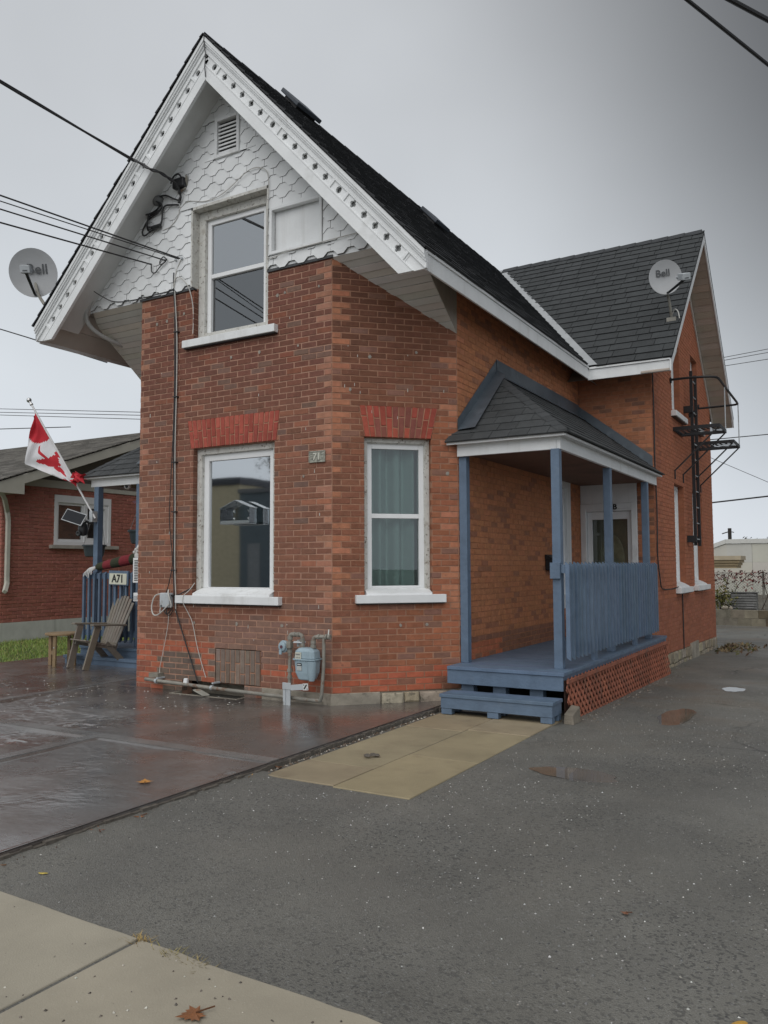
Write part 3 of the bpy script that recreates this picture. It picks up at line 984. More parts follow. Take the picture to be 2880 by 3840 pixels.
sw_ = win('window', SF, 4.20, 5.05, .70, 2.70, G_SCREEN, 'narrow porch window seen edge-on', casing=.20, sash=.05, split=1.87, rec=.02, cas_m=WHITE)
for i, h in enumerate(GW):
    g = win('window', GF, h[0][0], h[1][0], h[0][1] + .09, h[2][1], G_CUR, ('ground' if i < 2 else 'upper') + ' gable window with white blind', casing=.05, sash=.05, split=None, rec=.13,
            curtain=(h[0][0] + .06, h[1][0] - .06, BLIND), cas_m=WHITE)
    sill(GF, h[0][0] - .09, h[1][0] + .22, h[0][1] - .0, h[0][1] + .092, g, .09)
    b = MB(); b.fpoly(Frame(GF.P(h[0][0], h[0][1] + .09, 0), GF.N, (0, 0, 1), (0, -1, 0)), [(-.12, 0), (.06, 0), (.05, .02), (-.02, .06), (-.12, .10)], 0, -(h[1][0] - h[0][0]) ); b.build('sub_sill', WHITE, g)

# ------------------------------------------------------------------ shingled gable
Fg = Frame((0, -.012, 0), (1, 0, 0), (0, 0, 1), (0, -1, 0))
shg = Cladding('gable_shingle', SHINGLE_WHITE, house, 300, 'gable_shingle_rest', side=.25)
VENT = rect(-1.66, -1.29, 6.22, 6.70)
PANEL = rect(-.835, -.10, 4.865, 5.42)
UND = .36
gholes = [rect(-2.035, -.855, 3.9, 5.70), VENT, PANEL]
EXPO, PW = .132, .262
row = 0
z = 4.70
while z < 7.2:
    off = (row % 2) * PW / 2
    i0 = int((-4.2 - off) / PW) - 1
    for i in range(i0, i0 + 28):
        x0 = off + i * PW + .002; x1 = x0 + PW - .004
        jz = rnd.uniform(-.004, .004)
        zb = z + jz
        if R_() < .05: zb += rnd.choice([-.008, .012])
        cz = .052
        poly = [(x0, zb + cz), (x0 + .038, zb + cz), (x0 + .090, zb), (x1 - .090, zb), (x1 - .038, zb + cz), (x1, zb + cz), (x1, zb + EXPO * 2), (x0, zb + EXPO * 2)]
        poly = clip(poly, SLR, 1, RZ - UND + .02 + SLR * RX)
        poly = clip(poly, -SLL, 1, RZ - UND + .02 - SLL * RX)
        poly = clip(poly, 1, 0, 1.0)
        if len(poly) < 3: continue
        for p in cut([poly], gholes):
            zz0 = min(y for x, y in p)
            k = rnd.uniform(.93, 1.05)
            shg.piece(Fg, p, -.004, .021, (k, k, k), .0012, .0175, .0010)
    z += EXPO; row += 1
shg.emit()
b = MB()
poly = [(-3.62, 4.69), (.75, 4.69), (RX, RZ - UND + .05)]
poly = [(-4.1, 4.69), (1.0, 4.69), (1.0, rt(1.0) - UND + .05), (RX, RZ - UND + .05), (-4.1, rt(-4.1) - UND + .05)]
poly = [p for p in poly]
for p in cut([[(-4.0, 4.69), (.95, 4.69), (RX, RZ - .2)]], gholes):
    b.add([FF.P(x, y, .006) for x, y in p], [tuple(range(len(p)))])
b.build('gable_sheathing', SHINGLE_WHITE, house, fix=False)
# louvred vent
vt = link('gable_vent', None, house, FF.P(-1.475, 6.22))
b = MB(); ring(b, FF, -1.665, -1.285, 6.215, 6.705, .04, -.02, .05); b.build('vent_frame', WHITE, vt, bevel=.004)
b = MB(); b.fbox(FF, -1.63, -1.32, 6.25, 6.67, -.06, -.05); b.build('vent_back', DARK, vt)
for i in range(8):
    zc = 6.285 + i * .047
    b = MB(); b.beam(FF.P(-1.625, zc, .012), FF.P(-1.325, zc, .012), .010, .021, (0, 0, 1)); b.build('louvre', WHITE, vt)
# boarded-in panel beside the upper window
pn = link('blind_panel', None, house, FF.P(-.47, 4.87))
b = MB(); ring(b, FF, -.83, -.105, 4.87, 5.415, .035, -.02, .045); b.build('panel_frame', WHITE, pn, bevel=.004)
b = MB(); b.fbox(FF, -.80, -.13, 4.90, 5.39, -.055, -.03); b.build('panel_board', WHITE, pn)
# reveal around the upper window's shingled head
b = MB()
b.fbox(FF, -2.035, -2.012, 4.72, 5.70, -.1, .035); b.fbox(FF, -.872, -.852, 4.72, 5.70, -.1, .035); b.fbox(FF, -2.035, -.852, 5.665, 5.70, -.1, .035)
b.build('window_surround', OLDWOOD, house)

# ------------------------------------------------------------------ bargeboards with quatrefoil piercings
def barge(side):
    L = math.hypot(EXR - RX, RZ - EZR) if side > 0 else math.hypot(RX - EXL, RZ - EZL)
    ex, ez = (EXR, EZR) if side > 0 else (EXL, EZL)
    O = V3((RX, BY, RZ))
    U = V3((ex - RX, 0, ez - RZ)).normalized()
    Vd = V3((-U.z, 0, U.x)) if side < 0 else V3((U.z, 0, -U.x))
    if Vd.z > 0: Vd = -Vd
    fr = Frame(O, U, Vd, (0, -1, 0))
    k = L / 4.197
    root = link('bargeboard', None, house, O + U * (L / 2))
    cosb = abs(U.x)
    # mitre at the apex: the line x = RX, i.e. U.x*a + Vd.x*b = 0 -> a = -b*Vd.x/U.x
    m0 = lambda b_: -b_ * Vd.x / U.x
    zcut = 4.18 if side > 0 else 4.285
    # end: vertical outer edge then horizontal cut at zcut
    def endA(b_):     # distance along U where height zcut is met at offset b_, limited by the vertical end x = ex
        a1 = (RZ - zcut + Vd.z * b_) / -U.z
        a2 = (ex - RX - Vd.x * b_) / U.x
        return min(a1, a2)
    def strip(b0, b1, n0, n1, name, m=BARGE, a0=None, a1=None, bev=.003):
        poly = [(m0(b0) if a0 is None else a0, b0), (endA(b0) if a1 is None else a1, b0), (endA(b1) if a1 is None else a1, b1), (m0(b1) if a0 is None else a0, b1)]
        mb = MB(); mb.fpoly(fr, poly, n0, n1)
        return mb.build(name, m, root, bevel=bev)
    strip(.016, .052, -.03, .056, 'crown_moulding')
    strip(.052, .074, -.03, .044, 'crown_moulding')
    strip(.074, .094, -.03, .026, 'crown_moulding')
    strip(.094, .132, -.03, .010, 'rail')
    strip(.132, .145, -.03, .016, 'rail')
    strip(.235, .250, -.03, .016, 'rail')
    # lower plain rail with the cut foot
    mb = MB()
    b0, b1 = .250, .362
    poly = [(m0(b0), b0), (endA(b0), b0), (endA(b1), b1), (m0(b1), b1)]
    mb.fpoly(fr, poly, -.03, .012); mb.build('lower_rail', BARGE, root, bevel=.003)
    # foot block
    bb = [(4.10 * k, .132), (endA(.132), .132), (endA(.25), .25), (4.10 * k, .25)]
    mb = MB(); mb.fpoly(fr, bb, -.03, -.004); mb.build('foot_block', BARGE, root)
    # pierced band: tiles with quatrefoil or round holes
    cs = [(.615 + .192 * i, 0) for i in range(5)] + [(1.636, 1)] + [(1.887 + .195 * i, 0) for i in range(5)] + [(2.913, 1)] + [(3.169 + .1925 * i, 0) for i in range(5)]
    cs = [(.385, 1)] + cs
    cs = [(a * k, t) for a, t in cs]
    bounds = [m0(.19)] + [(cs[i][0] + cs[i + 1][0]) / 2 for i in range(len(cs) - 1)] + [4.10 * k]
    v0, v1, vc = .145, .235, .190
    for i, (a, t) in enumerate(cs):
        l, r_ = bounds[i], bounds[i + 1]
        n = 32
        def hole(th):
            if t: return .036
            return .0265 + .0150 * abs(math.cos(2 * th)) ** .8
        mb = MB(); vs = []
        for q_ in range(n):
            th = 2 * math.pi * q_ / n
            cx, sx = math.cos(th), math.sin(th)
            h = hole(th)
            tx = ((r_ - a) if cx > 0 else (a - l)) / max(abs(cx), 1e-6)
            ty = (v1 - vc) / max(abs(sx), 1e-6)
            rr = min(tx, ty)
            vs += [fr.P(a + cx * h, vc + sx * h, 0), fr.P(a + cx * rr, vc + sx * rr, 0), fr.P(a + cx * h, vc + sx * h, -.03)]
        fs = []
        for q_ in range(n):
            j = (q_ + 1) % n
            fs += [(3 * q_, 3 * q_ + 1, 3 * j + 1, 3 * j), (3 * q_, 3 * j, 3 * j + 2, 3 * q_ + 2)]
        # fill the tile's four corners
        for (cx, cy) in ((r_, v1), (l, v1), (l, v0), (r_, v0)):
            angs = []
            th = math.atan2(cy - vc, cx - a) % (2 * math.pi)
            q0 = int(th / (2 * math.pi) * n) % n
            q1 = (q0 + 1) % n
            vs.append(fr.P(cx, cy, 0)); fs.append((3 * q0 + 1, 3 * q1 + 1, len(vs) - 1))
        mb.add(vs, fs)
        mb.build('pierced_panel', BARGE, root, fix=False)
    mb = MB(); mb.fpoly(fr, [(m0(.14), .14), (4.1 * k, .14), (4.1 * k, .24), (m0(.24), .24)], -.062, -.055); mb.build('added_backing_board', SOFFIT_W, root)  # pale board added behind the piercings so the holes read lighter
    # cross bars framing the panels
    for a in (.47, 1.51, 1.765, 2.79, 3.04, 4.06):
        mb = MB(); mb.fbox(fr, a * k - .016, a * k + .016, v0 - .004, v1 + .004, -.02, .013); mb.build('cross_bar', BARGE, root, bevel=.002)
    if side > 0:
        mb = MB(); mb.tube([(RX + .012, BY - .062, RZ - .02), (RX + .006, BY - .05, RZ - .13), (RX + .022, BY - .04, RZ - .25), (RX - .002, BY - .03, RZ - .38), (RX + .004, BY - .02, RZ - .50)], .006, 5)
        mb.build('apex_joint', BLACKPLASTIC, root)
    return fr
barge(1); barge(-1)
# sloped soffit behind the bargeboards
b = MB()
for side in (1, -1):
    ex = 1.08 if side > 0 else -4.08
    sl_ = SLR if side > 0 else SLL
    P = [(RX, RZ - UND), (ex, RZ - UND - sl_ * abs(ex - RX))]
    b.add([(P[0][0], BY + .03, P[0][1]), (P[1][0], BY + .03, P[1][1]), (P[1][0], .0, P[1][1]), (P[0][0], .0, P[0][1])], [(0, 1, 2, 3)])
b.build('gable_soffit', SOFFIT_W, house, fix=False)

# boarded plane closing the roof over each cut corner
def closing(side):
    root = link('corner_soffit', None, house, ((0 if side > 0 else HX0), .5, 4.3))
    X = lambda x: x if side > 0 else (HX0 - x)
    sl_ = (4.70 - 3.95) / CW
    fr = Frame((X(0), 0, 4.70), (side, 0, 0), V3((0, 1, -sl_)), None)
    LL = CW * math.hypot(1, sl_)
    xm = lambda y: (1.011 if y > .17 else .90 + .66 * y)
    n = 14
    for i in range(n):
        t0, t1 = i / n, (i + 1) / n
        y0, y1 = CW * t0, CW * t1
        g = .003
        v0_, v1_ = LL * t0 + g, LL * t1 - g
        poly = [(y0 - .012, v0_), (xm(y0), v0_), (xm(y1), v1_), (y1 - .012, v1_)]
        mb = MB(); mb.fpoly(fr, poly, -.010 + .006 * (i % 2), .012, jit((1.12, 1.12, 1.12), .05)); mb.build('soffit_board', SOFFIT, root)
    # vertical boarded triangle beneath the eave
    fr2 = Frame((X(1.011), 0, 0), (0, 1, 0), (0, 0, 1), (side, 0, 0))
    n = 9
    for i in range(n):
        y0, y1 = .17 + (CW - .17) * i / n, .17 + (CW - .17) * (i + 1) / n
        zc = lambda y: 4.70 - sl_ * y
        poly = [(y0 + .002, zc(y0)), (y1 - .002, zc(y1)), (y1 - .002, 4.58), (y0 + .002, 4.58)]
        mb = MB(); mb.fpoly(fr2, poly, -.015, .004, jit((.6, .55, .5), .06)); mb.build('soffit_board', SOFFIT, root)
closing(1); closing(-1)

# ------------------------------------------------------------------ roofs
def slab(name, pts, n, th, m, parent=house):
    pts = [V3(p) for p in pts]
    nn = V3(n).normalized()
    mb = MB(); k = len(pts)
    mb.add(pts + [p - nn * th for p in pts], [tuple(range(k)), tuple(range(2 * k - 1, k - 1, -1))] + [(i, (i + 1) % k, k + (i + 1) % k, k + i) for i in range(k)])
    return mb.build(name, m, parent)
FELT = mat('roof_felt', (.03, .032, .034), .9, .1)
NR, NL, NW, NB = V3((SLR, 0, 1)).normalized(), V3((-SLL, 0, 1)).normalized(), V3((0, -SLW, 1)).normalized(), V3((0, SLW, 1)).normalized()
roof = link('roof', None, house, (RX, 4, RZ))
slab('roof_deck', [(EXR, BY - .02, EZR), (EXR, WEY, WEZ), (RX, WRY, RZ), (RX, BY - .02, RZ)], NR, .05, FELT, roof)
slab('roof_deck', [(RX, BY - .02, RZ), (RX, GY1 + .3, RZ), (EXL, GY1 + .3, EZL), (EXL, BY - .02, EZL)], NL, .05, FELT, roof)
slab('roof_deck', [(EXR, WEY, WEZ), (WRX, WEY, WEZ), (WRX, WRY, RZ), (RX, WRY, RZ)], NW, .05, FELT, roof)
WBY = 11.72
slab('roof_deck', [(RX, WRY, RZ), (WRX, WRY, RZ), (WRX, WBY, RZ - SLW * (WBY - WRY)), (RX, WBY, RZ - SLW * (WBY - WRY))], NB, .05, FELT, roof)
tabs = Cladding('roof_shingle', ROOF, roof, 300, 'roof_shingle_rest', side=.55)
def shingle_slope(fr, hp, u0, u1, L, expo, tabw, seed, base=(.047, .051, .053), over=.02, jitv=.12):
    q = random.Random(seed)
    rows = int(L / expo) + 1
    for rI in range(rows):
        v0_ = -over + rI * expo; v1_ = min(v0_ + expo * 1.12, L)
        s = u0 - q.uniform(0, tabw)
        while s < u1:
            wd = tabw * q.choice([.6, .85, 1.0, 1.0, 1.2])
            poly = rect(s + .004, s + wd - .004, v0_ + q.uniform(-.003, .003), v1_)
            s += wd
            for h in hp:
                poly = clip(poly, *h)
                if len(poly) < 3: break
            if len(poly) < 3: continue
            k = q.uniform(1 - jitv, 1 + jitv)
            tabs.piece(fr, poly, -.004, .020 + q.uniform(-.001, .003), (base[0] * k, base[1] * k, base[2] * k), .001, .0165)
# wing slope (facing the street)
LW = math.hypot(WRY - WEY, RZ - WEZ)
fw = Frame((0, WEY, WEZ), (1, 0, 0), (0, WRY - WEY, RZ - WEZ), NW)
vx = (RX - EXR) / LW
shingle_slope(fw, [(1, 0, WRX + .01), (0, 1, LW), (-1, vx, -(EXR + .11))], -1.5, WRX, LW, .206, .34, 31)
# main slope above the driveway
LR = math.hypot(EXR - RX, RZ - EZR)
fm = Frame((EXR, 0, EZR), (0, 1, 0), (RX - EXR, 0, RZ - EZR), NR)
vy = (WRY - WEY) / LR
shingle_slope(fm, [(-1, 0, -(BY - .072)), (0, 1, LR), (1, -vy, WEY - .10)], BY - .08, WRY, LR, .165, .33, 32, base=(.062, .065, .070))
# lawn-side slope
LL_ = math.hypot(RX - EXL, RZ - EZL)
fl = Frame((EXL, 0, EZL), (0, -1, 0), (RX - EXL, 0, RZ - EZL), NL)
shingle_slope(fl, [(1, 0, -(BY - .072)), (0, 1, LL_), (-1, 0, 11.3)], -11.3, .48, LL_, .165, .33, 33, base=(.062, .065, .070))
tabs.emit()
# ridge caps
for i in range(27):
    y = BY - .04 + i * .33
    mb = MB()
    mb.add([(RX, y, RZ + .032), (RX, y + .34, RZ + .022), (RX + .13, y + .34, RZ + .022 - .13 * SLR), (RX + .13, y, RZ + .032 - .13 * SLR),
            (RX - .13, y + .34, RZ + .022 - .13 * SLL), (RX - .13, y, RZ + .032 - .13 * SLL)], [(0, 1, 2, 3), (0, 5, 4, 1)], (.045, .048, .052))
    mb.build('ridge_cap', ROOF, roof, fix=False)
for i in range(13):
    x = RX + .1 + i * .299
    mb = MB()
    mb.add([(x, WRY, RZ + .022), (x + .32, WRY, RZ + .034), (x + .32, WRY - .13, RZ + .034 - .13 * SLW), (x, WRY - .13, RZ + .022 - .13 * SLW),
            (x + .32, WRY + .13, RZ + .034 - .13 * SLW), (x, WRY + .13, RZ + .022 - .13 * SLW)], [(0, 1, 2, 3), (0, 5, 4, 1)], (.045, .048, .052))
    mb.build('ridge_cap', ROOF, roof, fix=False)
# valley flashing
mb = MB()
A, Bv = V3((EXR, WEY, WEZ)), V3((RX, WRY, RZ))
nA = .02
pw = .135
mb.add([A + V3((0, -.02, .012)), Bv + V3((0, 0, .012)), Bv + V3((pw, -.0, .014)), A + V3((pw, -.02, .014)), A + V3((0, -pw, .014)), Bv + V3((0, -pw * .6, .014))], [(0, 1, 2, 3), (0, 4, 5, 1)])
mb.build('valley_flashing', VALLEY, roof, fix=False)
# box vents on the main slope
for (y0, y1, x0) in ((.90, 1.42, -1.20), (3.62, 4.08, -.60)):
    rv = link('roof_vent', None, house, (x0, (y0 + y1) / 2, rt(x0)))
    f = Frame((x0, y0, rt(x0)), (0, 1, 0), V3((-1, 0, SLR)).normalized(), NR)
    mb = MB(); mb.fbox(f, .06, y1 - y0 - .06, .03, .30, 0, .05); mb.build('vent_collar', BLACKMETAL, rv)
    mb = MB(); mb.fbox(f, 0, y1 - y0, -.02, .36, .05, .105); mb.build('vent_cap', mat('dark_blue_grey_metal', (.045, .055, .07), .5, .1), rv, bevel=.01)
# fascias and gutters
def strip_box(name, m, x0, x1, y0, y1, z0, z1, bev=.003):
    mb = MB(); mb.box(x0, x1, y0, y1, z0, z1); return mb.build(name, m, roof, bevel=bev)
strip_box('fascia', WHITE, EXR - .035, EXR - .012, BY + .02, WEY + .02, EZR - .205, EZR - .045)
strip_box('drip_edge', VINYL, EXR - .03, EXR + .004, BY - .005, WEY - .006, EZR - .043, EZR - .012)
strip_box('fascia', WHITE, EXR - .03, WRX - .02, WEY + .02, WEY + .045, WEZ - .205, WEZ - .045)
strip_box('drip_edge', VINYL, EXR + .0, WRX - .02, WEY - .004, WEY + .03, WEZ - .043, WEZ - .012)
# sloped eave soffits
mb = MB()
mb.add([(EXR - .035, BY + .03, 4.185), (EXR - .035, WFY, 4.185), (SX1 - .05, WFY, 4.185 + .41), (SX1 - .05, BY + .03, 4.185 + .41)], [(0, 1, 2, 3)], (.8, .8, .8))
mb.add([(SX1, WEY + .04, 4.17), (WRX - .03, WEY + .04, 4.17), (WRX - .03, WFY + .05, 4.60), (SX1, WFY + .05, 4.60)], [(0, 1, 2, 3)], (.8, .8, .8))
mb.build('eave_soffit', SOFFIT, roof, fix=False)
for i in range(6):                                    # boards under the lawn-side eave, along the house
    x0, x1 = EXL + .03 + i * .19, EXL + .03 + (i + 1) * .19 - .006
    zz = lambda x: EZL - .215 + SLL * (x - EXL)
    mb = MB(); mb.hexa([(x0, BY + .03, zz(x0)), (x1, BY + .03, zz(x1)), (x1, 4, zz(x1)), (x0, 4, zz(x0)), (x0, BY + .03, zz(x0) + .015), (x1, BY + .03, zz(x1) + .015), (x1, 4, zz(x1) + .015), (x0, 4, zz(x0) + .015)], jit((.95, .95, .95), .04))
    mb.build('soffit_board', SOFFIT, roof)
strip_box('fascia', WHITE, EXL + .012, EXL + .03, BY + .02, GY1, EZL - .225, EZL - .04)
# lawn-side gutter
mb = MB()
f = Frame((EXL, BY + .06, EZL - .06), (-1, 0, 0), (0, 0, 1), (0, 1, 0))
prof = [(0, 0), (.10, 0), (.10, -.02), (.115, -.02), (.115, .012), (.11, .012), (.085, -.075), (.0, -.085)]
outer = [(0.0, -.095), (.075, -.085), (.105, -.02), (.122, -.012), (.122, .012), (.112, .012), (.097, -.012), (.068, -.075), (.0, -.083)]
mb.fpoly(f, outer, 0, 9); mb.fbox(f, 0, .11, -.09, .01, -.004, .004); mb.build('gutter', mat('grey_gutter', (.33, .34, .35), .5, .1, 3), roof)
# wing rakes and the boarded soffit of the driveway gable
def rake(sgn):
    y1 = WEY if sgn < 0 else WBY
    z1 = RZ - SLW * abs(y1 - WRY)
    mb = MB()
    f = Frame((WRX, 0, 0), (0, 1, 0), (0, 0, 1), (1, 0, 0))
    mb.fpoly(f, [(WRY, RZ - .03), (WRY, RZ - .22), (y1, z1 - .205), (y1, z1 - .03)], -.025, -.002)
    mb.build('rake_board', WHITE, roof, bevel=.003)
    n = 30 if sgn > 0 else 24
    for i in range(n):
        ya, yb = WRY + (y1 - WRY) * i / n, WRY + (y1 - WRY) * (i + 1) / n
        za, zb = RZ - .2 - SLW * abs(ya - WRY), RZ - .2 - SLW * abs(yb - WRY)
        dy = .003 * sgn
        t = .006 * (i % 2)
        mb = MB()
        mb.hexa([(GX - .02, ya + dy, za + t), (WRX - .03, ya + dy, za + t), (WRX - .03, yb - dy, zb), (GX - .02, yb - dy, zb),
                 (GX - .02, ya + dy, za + .02), (WRX - .03, ya + dy, za + .02), (WRX - .03, yb - dy, zb + .02), (GX - .02, yb - dy, zb + .02)], jit((.80, .74, .68), .07))
        mb.build('soffit_board', SOFFIT, roof)
rake(-1); rake(1)
mb = MB()
f = Frame((GX, 0, 0), (0, 1, 0), (0, 0, 1), (1, 0, 0))
mb.fpoly(f, [(WRY, RZ - .24), (WRY, RZ - .36), (WBY - .1, RZ - SLW * (WBY - .1 - WRY) - .34), (WBY - .1, RZ - SLW * (WBY - .1 - WRY) - .22)], 0, .02)
mb.build('frieze_board', SOFFIT, roof)
# conduit under the gable
mb = MB()
mb.tube(smoothpath([(-2.9, -.06, 5.75), (-3.45, -.06, 5.18), (-3.72, -.07, 4.86), (-3.86, -.06, 4.66), (-3.86, .05, 4.50), (-3.78, .35, 4.38), (-3.72, .8, 4.34)], 6), .028, 10)
mb.build('conduit', mat('grey_conduit', (.42, .43, .42), .5, .08, 5), house, smooth=True)
# corner trim of the front wall by the lawn
# porch door in the wing
dr = link('door', None, house, WF.P(1.45, .28))
dr['label'] = 'white storm door lettered B'
mb = MB(); ring(mb, WF, 1.015, 1.895, .26, 2.30, .085, -.12, .03); mb.fbox(WF, 1.10, 1.81, 2.18, 2.215, -.11, .02)
mb.build('door_frame', WHITE, dr, bevel=.004)
mb = MB(); mb.fbox(WF, 1.015, 1.895, 2.302, 2.64, -.12, .012); mb.build('transom_panel', WHITE, dr, bevel=.004)
mb = MB(); ring(mb, WF, 1.105, 1.805, .28, 2.175, .075, -.09, -.045, tb=.22, tt=.12); mb.build('storm_door', VINYL, dr, bevel=.004)
mb = MB(); mb.add([WF.P(1.175, .5, -.07), WF.P(1.735, .5, -.07), WF.P(1.735, 2.06, -.07), WF.P(1.175, 2.06, -.07)], [(0, 1, 2, 3)]); mb.build('door_glass', G_CUR, dr, fix=False)
mb = MB(); mb.fbox(WF, 1.11, 1.80, .28, 2.17, -.2, -.16); mb.build('inner_door', mat('brown_inner_door', (.24, .20, .14), .5, .2, 4), dr)
mb = MB(); mb.lathe(WF.P(1.455, 1.4, -.158), (0, -1, 0), [(.20, 0), (.20, .012), (.18, .016), (.18, .006), (.0, .006)], 28, sx=1.0, ref=(1, 0, 0))
for p in range(len(mb.v)):
    q = mb.v[p]; mb.v[p] = V3((q.x, q.y, 1.4 + (q.z - 1.4) * 2.1))
mb.build('oval_light', mat('amber_oval_glass', (.34, .29, .19), .3, .3, 6), dr)
mb = MB(); mb.fbox(WF, 1.765, 1.79, 1.15, 1.32, -.045, .0); mb.build('handle', VINYL, dr, bevel=.004)
# ------------------------------------------------------------------ porch on the driveway side
def hip_porch(root, s, xw, roof_y1, ox, yo, zo, parts_label=None):
    """beam, eaves, shingled hip roof and flashing; s = +1 grows towards +x from the wall xw"""
    X = lambda x: xw + s * (x - 1.011) + ox * 0
    Y = lambda y: y + yo
    Z = lambda z: z + zo
    def bx(name, m, x0, x1, y0, y1, z0, z1, bev=.003):
        a, c = sorted((X(x0), X(x1)))
        mb = MB(); mb.box(a, c, Y(y0), roof_y1 if y1 is None else Y(y1), Z(z0), Z(z1)); return mb.build(name, m, root, bevel=bev)
    yend = roof_y1
    bx('beam', WHITE, 1.02, 2.155, .965, 1.005, 2.545, 2.685)
    bx('beam', WHITE, 2.157, 2.20, .965, None, 2.545, 2.685)
    bx('eave_fascia', VINYL, .935, 2.285, .872, .89, 2.668, 2.705)
    bx('eave_fascia', VINYL, 2.265, 2.285, .892, None, 2.668, 2.705)
    bx('eave_soffit', SOFFIT_W, 1.03, 2.262, .892, .963, 2.672, 2.682, 0)
    bx('eave_soffit', SOFFIT_W, 2.202, 2.262, .965, None, 2.672, 2.682, 0)
    bx('ceiling', mat('dark_porch_ceiling', (.16, .085, .055), .7, .2, 3), 1.02, 2.155, 1.007, None, 2.60, 2.62, 0)
    rf = link('porch_roof', None, root, (X(1.6), Y(2), Z(3.1)))
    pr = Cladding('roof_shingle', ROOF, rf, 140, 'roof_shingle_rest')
    L = math.hypot(1.289, 1.0)
    E0, K, E1 = .86, 1.289 / L, 2.30
    Nf = V3((0, -1.0, 1.289)).normalized(); Nr = V3((s * 1.0, 0, 1.289)).normalized()
    def deck(pts, n):
        pts = [V3((X(p[0]), (yend if p[1] is None else Y(p[1])), Z(p[2]))) for p in pts]
        k = len(pts); mb = MB()
        mb.add(pts + [p - n * .03 for p in pts], [tuple(range(k)), tuple(range(2 * k - 1, k - 1, -1))] + [(i, (i + 1) % k, k + (i + 1) % k, k + i) for i in range(k)])
        mb.build('roof_deck', FELT, rf)
    deck([(.935, E0, 2.71), (E1, E0, 2.71), (1.015, 2.145, 3.708), (1.015, .98, 2.80), (.935, .90, 2.742)], Nf)
    deck([(E1, E0, 2.71), (E1, None, 2.71), (1.015, None, 3.708), (1.015, 2.145, 3.708)], Nr)
    ff = Frame((X(0), Y(E0), Z(2.71)), (s, 0, 0), (0, 1.289, 1.0), Nf)
    q = random.Random(41)
    def lay(fr, hp, u0, u1, seed, base):
        q = random.Random(seed)
        for rI in range(11):
            v0_ = -.025 + rI * .158; v1_ = min(v0_ + .178, L)
            t = u0 - q.uniform(0, .3)
            while t < u1:
                wd = .31 * q.choice([.7, 1, 1, 1.25])
                poly = rect(t + .0025, t + wd - .0025, v0_, v1_); t += wd
                for h in hp:
                    poly = clip(poly, *h)
                    if len(poly) < 3: break
                if len(poly) < 3: continue
                k = q.uniform(.88, 1.12)
                pr.piece(fr, poly, -.004, .013 + q.uniform(-.001, .002), tuple(x * k for x in base), .0015, .010)
    lay(ff, [(1, K, E1), (0, 1, L), (-1, 0, -.93)], .9, 2.4, 42, (.062, .066, .068))
    fr_ = Frame((X(E1), Y(0), Z(2.71)), (0, 1, 0), (-1.289 * s, 0, 1.0), Nr)
    lay(fr_, [(-1, K, -E0), (0, 1, L), (1, 0, yend - yo - .012)], .8, yend - yo, 43, (.052, .056, .058))
    pr.emit()
    # rounded hip caps
    n = 15
    for i in range(n):
        t0, t1 = i / n - .012, (i + 1) / n + .02
        def hp_(t, dx, dy, lift):
            x = E1 - 1.289 * t; y = E0 + 1.289 * t
            return V3((X(x), Y(y), Z(2.71 + t * 1.0 + lift)))
        a0, a1 = hp_(t0, 0, 0, .034), hp_(t1, 0, 0, .022)
        wF = V3((-s * .105, 0, 0)); wR = V3((0, .105, 0))
        c0, c1 = a0 + wF + V3((0, 0, -.012)), a1 + wF + V3((0, 0, -.012))
        e0, e1 = a0 + wR + V3((0, 0, -.012)), a1 + wR + V3((0, 0, -.012))
        dn = V3((0, 0, -.016))
        k = q.uniform(.85, 1.1)
        mb = MB(); mb.add([a0, a1, c1, c0, e1, e0, c0 + dn, a0 + dn, e0 + dn], [(0, 3, 2, 1), (0, 1, 4, 5), (3, 0, 7, 6), (0, 5, 8, 7)], (.06 * k, .064 * k, .067 * k))
        mb.build('hip_cap', ROOF, rf, fix=False)
    # flashing: bent metal along the wall, up one side of the hip and down the other
    mb = MB()
    def pt(x, y, z): return (X(x), (yend if y is None else Y(y)), Z(z))
    mb.add([pt(1.02, .99, 2.97), pt(1.02, 2.16, 3.90), pt(1.02, 2.16, 3.765), pt(1.02, .99, 2.85), pt(1.23, .99, 2.865), pt(1.19, 2.02, 3.66)], [(0, 1, 2, 3), (3, 2, 5, 4)])
    mb.build('flashing', FLASH_DARK, rf, fix=False)
    mb = MB()
    mb.add([pt(1.02, 2.14, 3.90), pt(1.02, None, 3.90), pt(1.02, None, 3.735), pt(1.02, 2.14, 3.735), pt(1.14, None, 3.64), pt(1.14, 2.04, 3.64)], [(0, 1, 2, 3), (3, 2, 4, 5)])
    mb.build('flashing', FLASH_DARK, rf, fix=False)
    if s > 0:
        mb = MB()
        y = yend - .006
        mb.add([(1.02, y, 3.88), (2.15, y, 3.0), (2.15, y, 2.83), (1.02, y, 3.72), (2.15, y - .12, 2.84), (1.02, y - .12, 3.73)], [(0, 1, 2, 3), (3, 2, 4, 5)])
        mb.build('flashing', FLASH_DARK, rf, fix=False)
    return rf

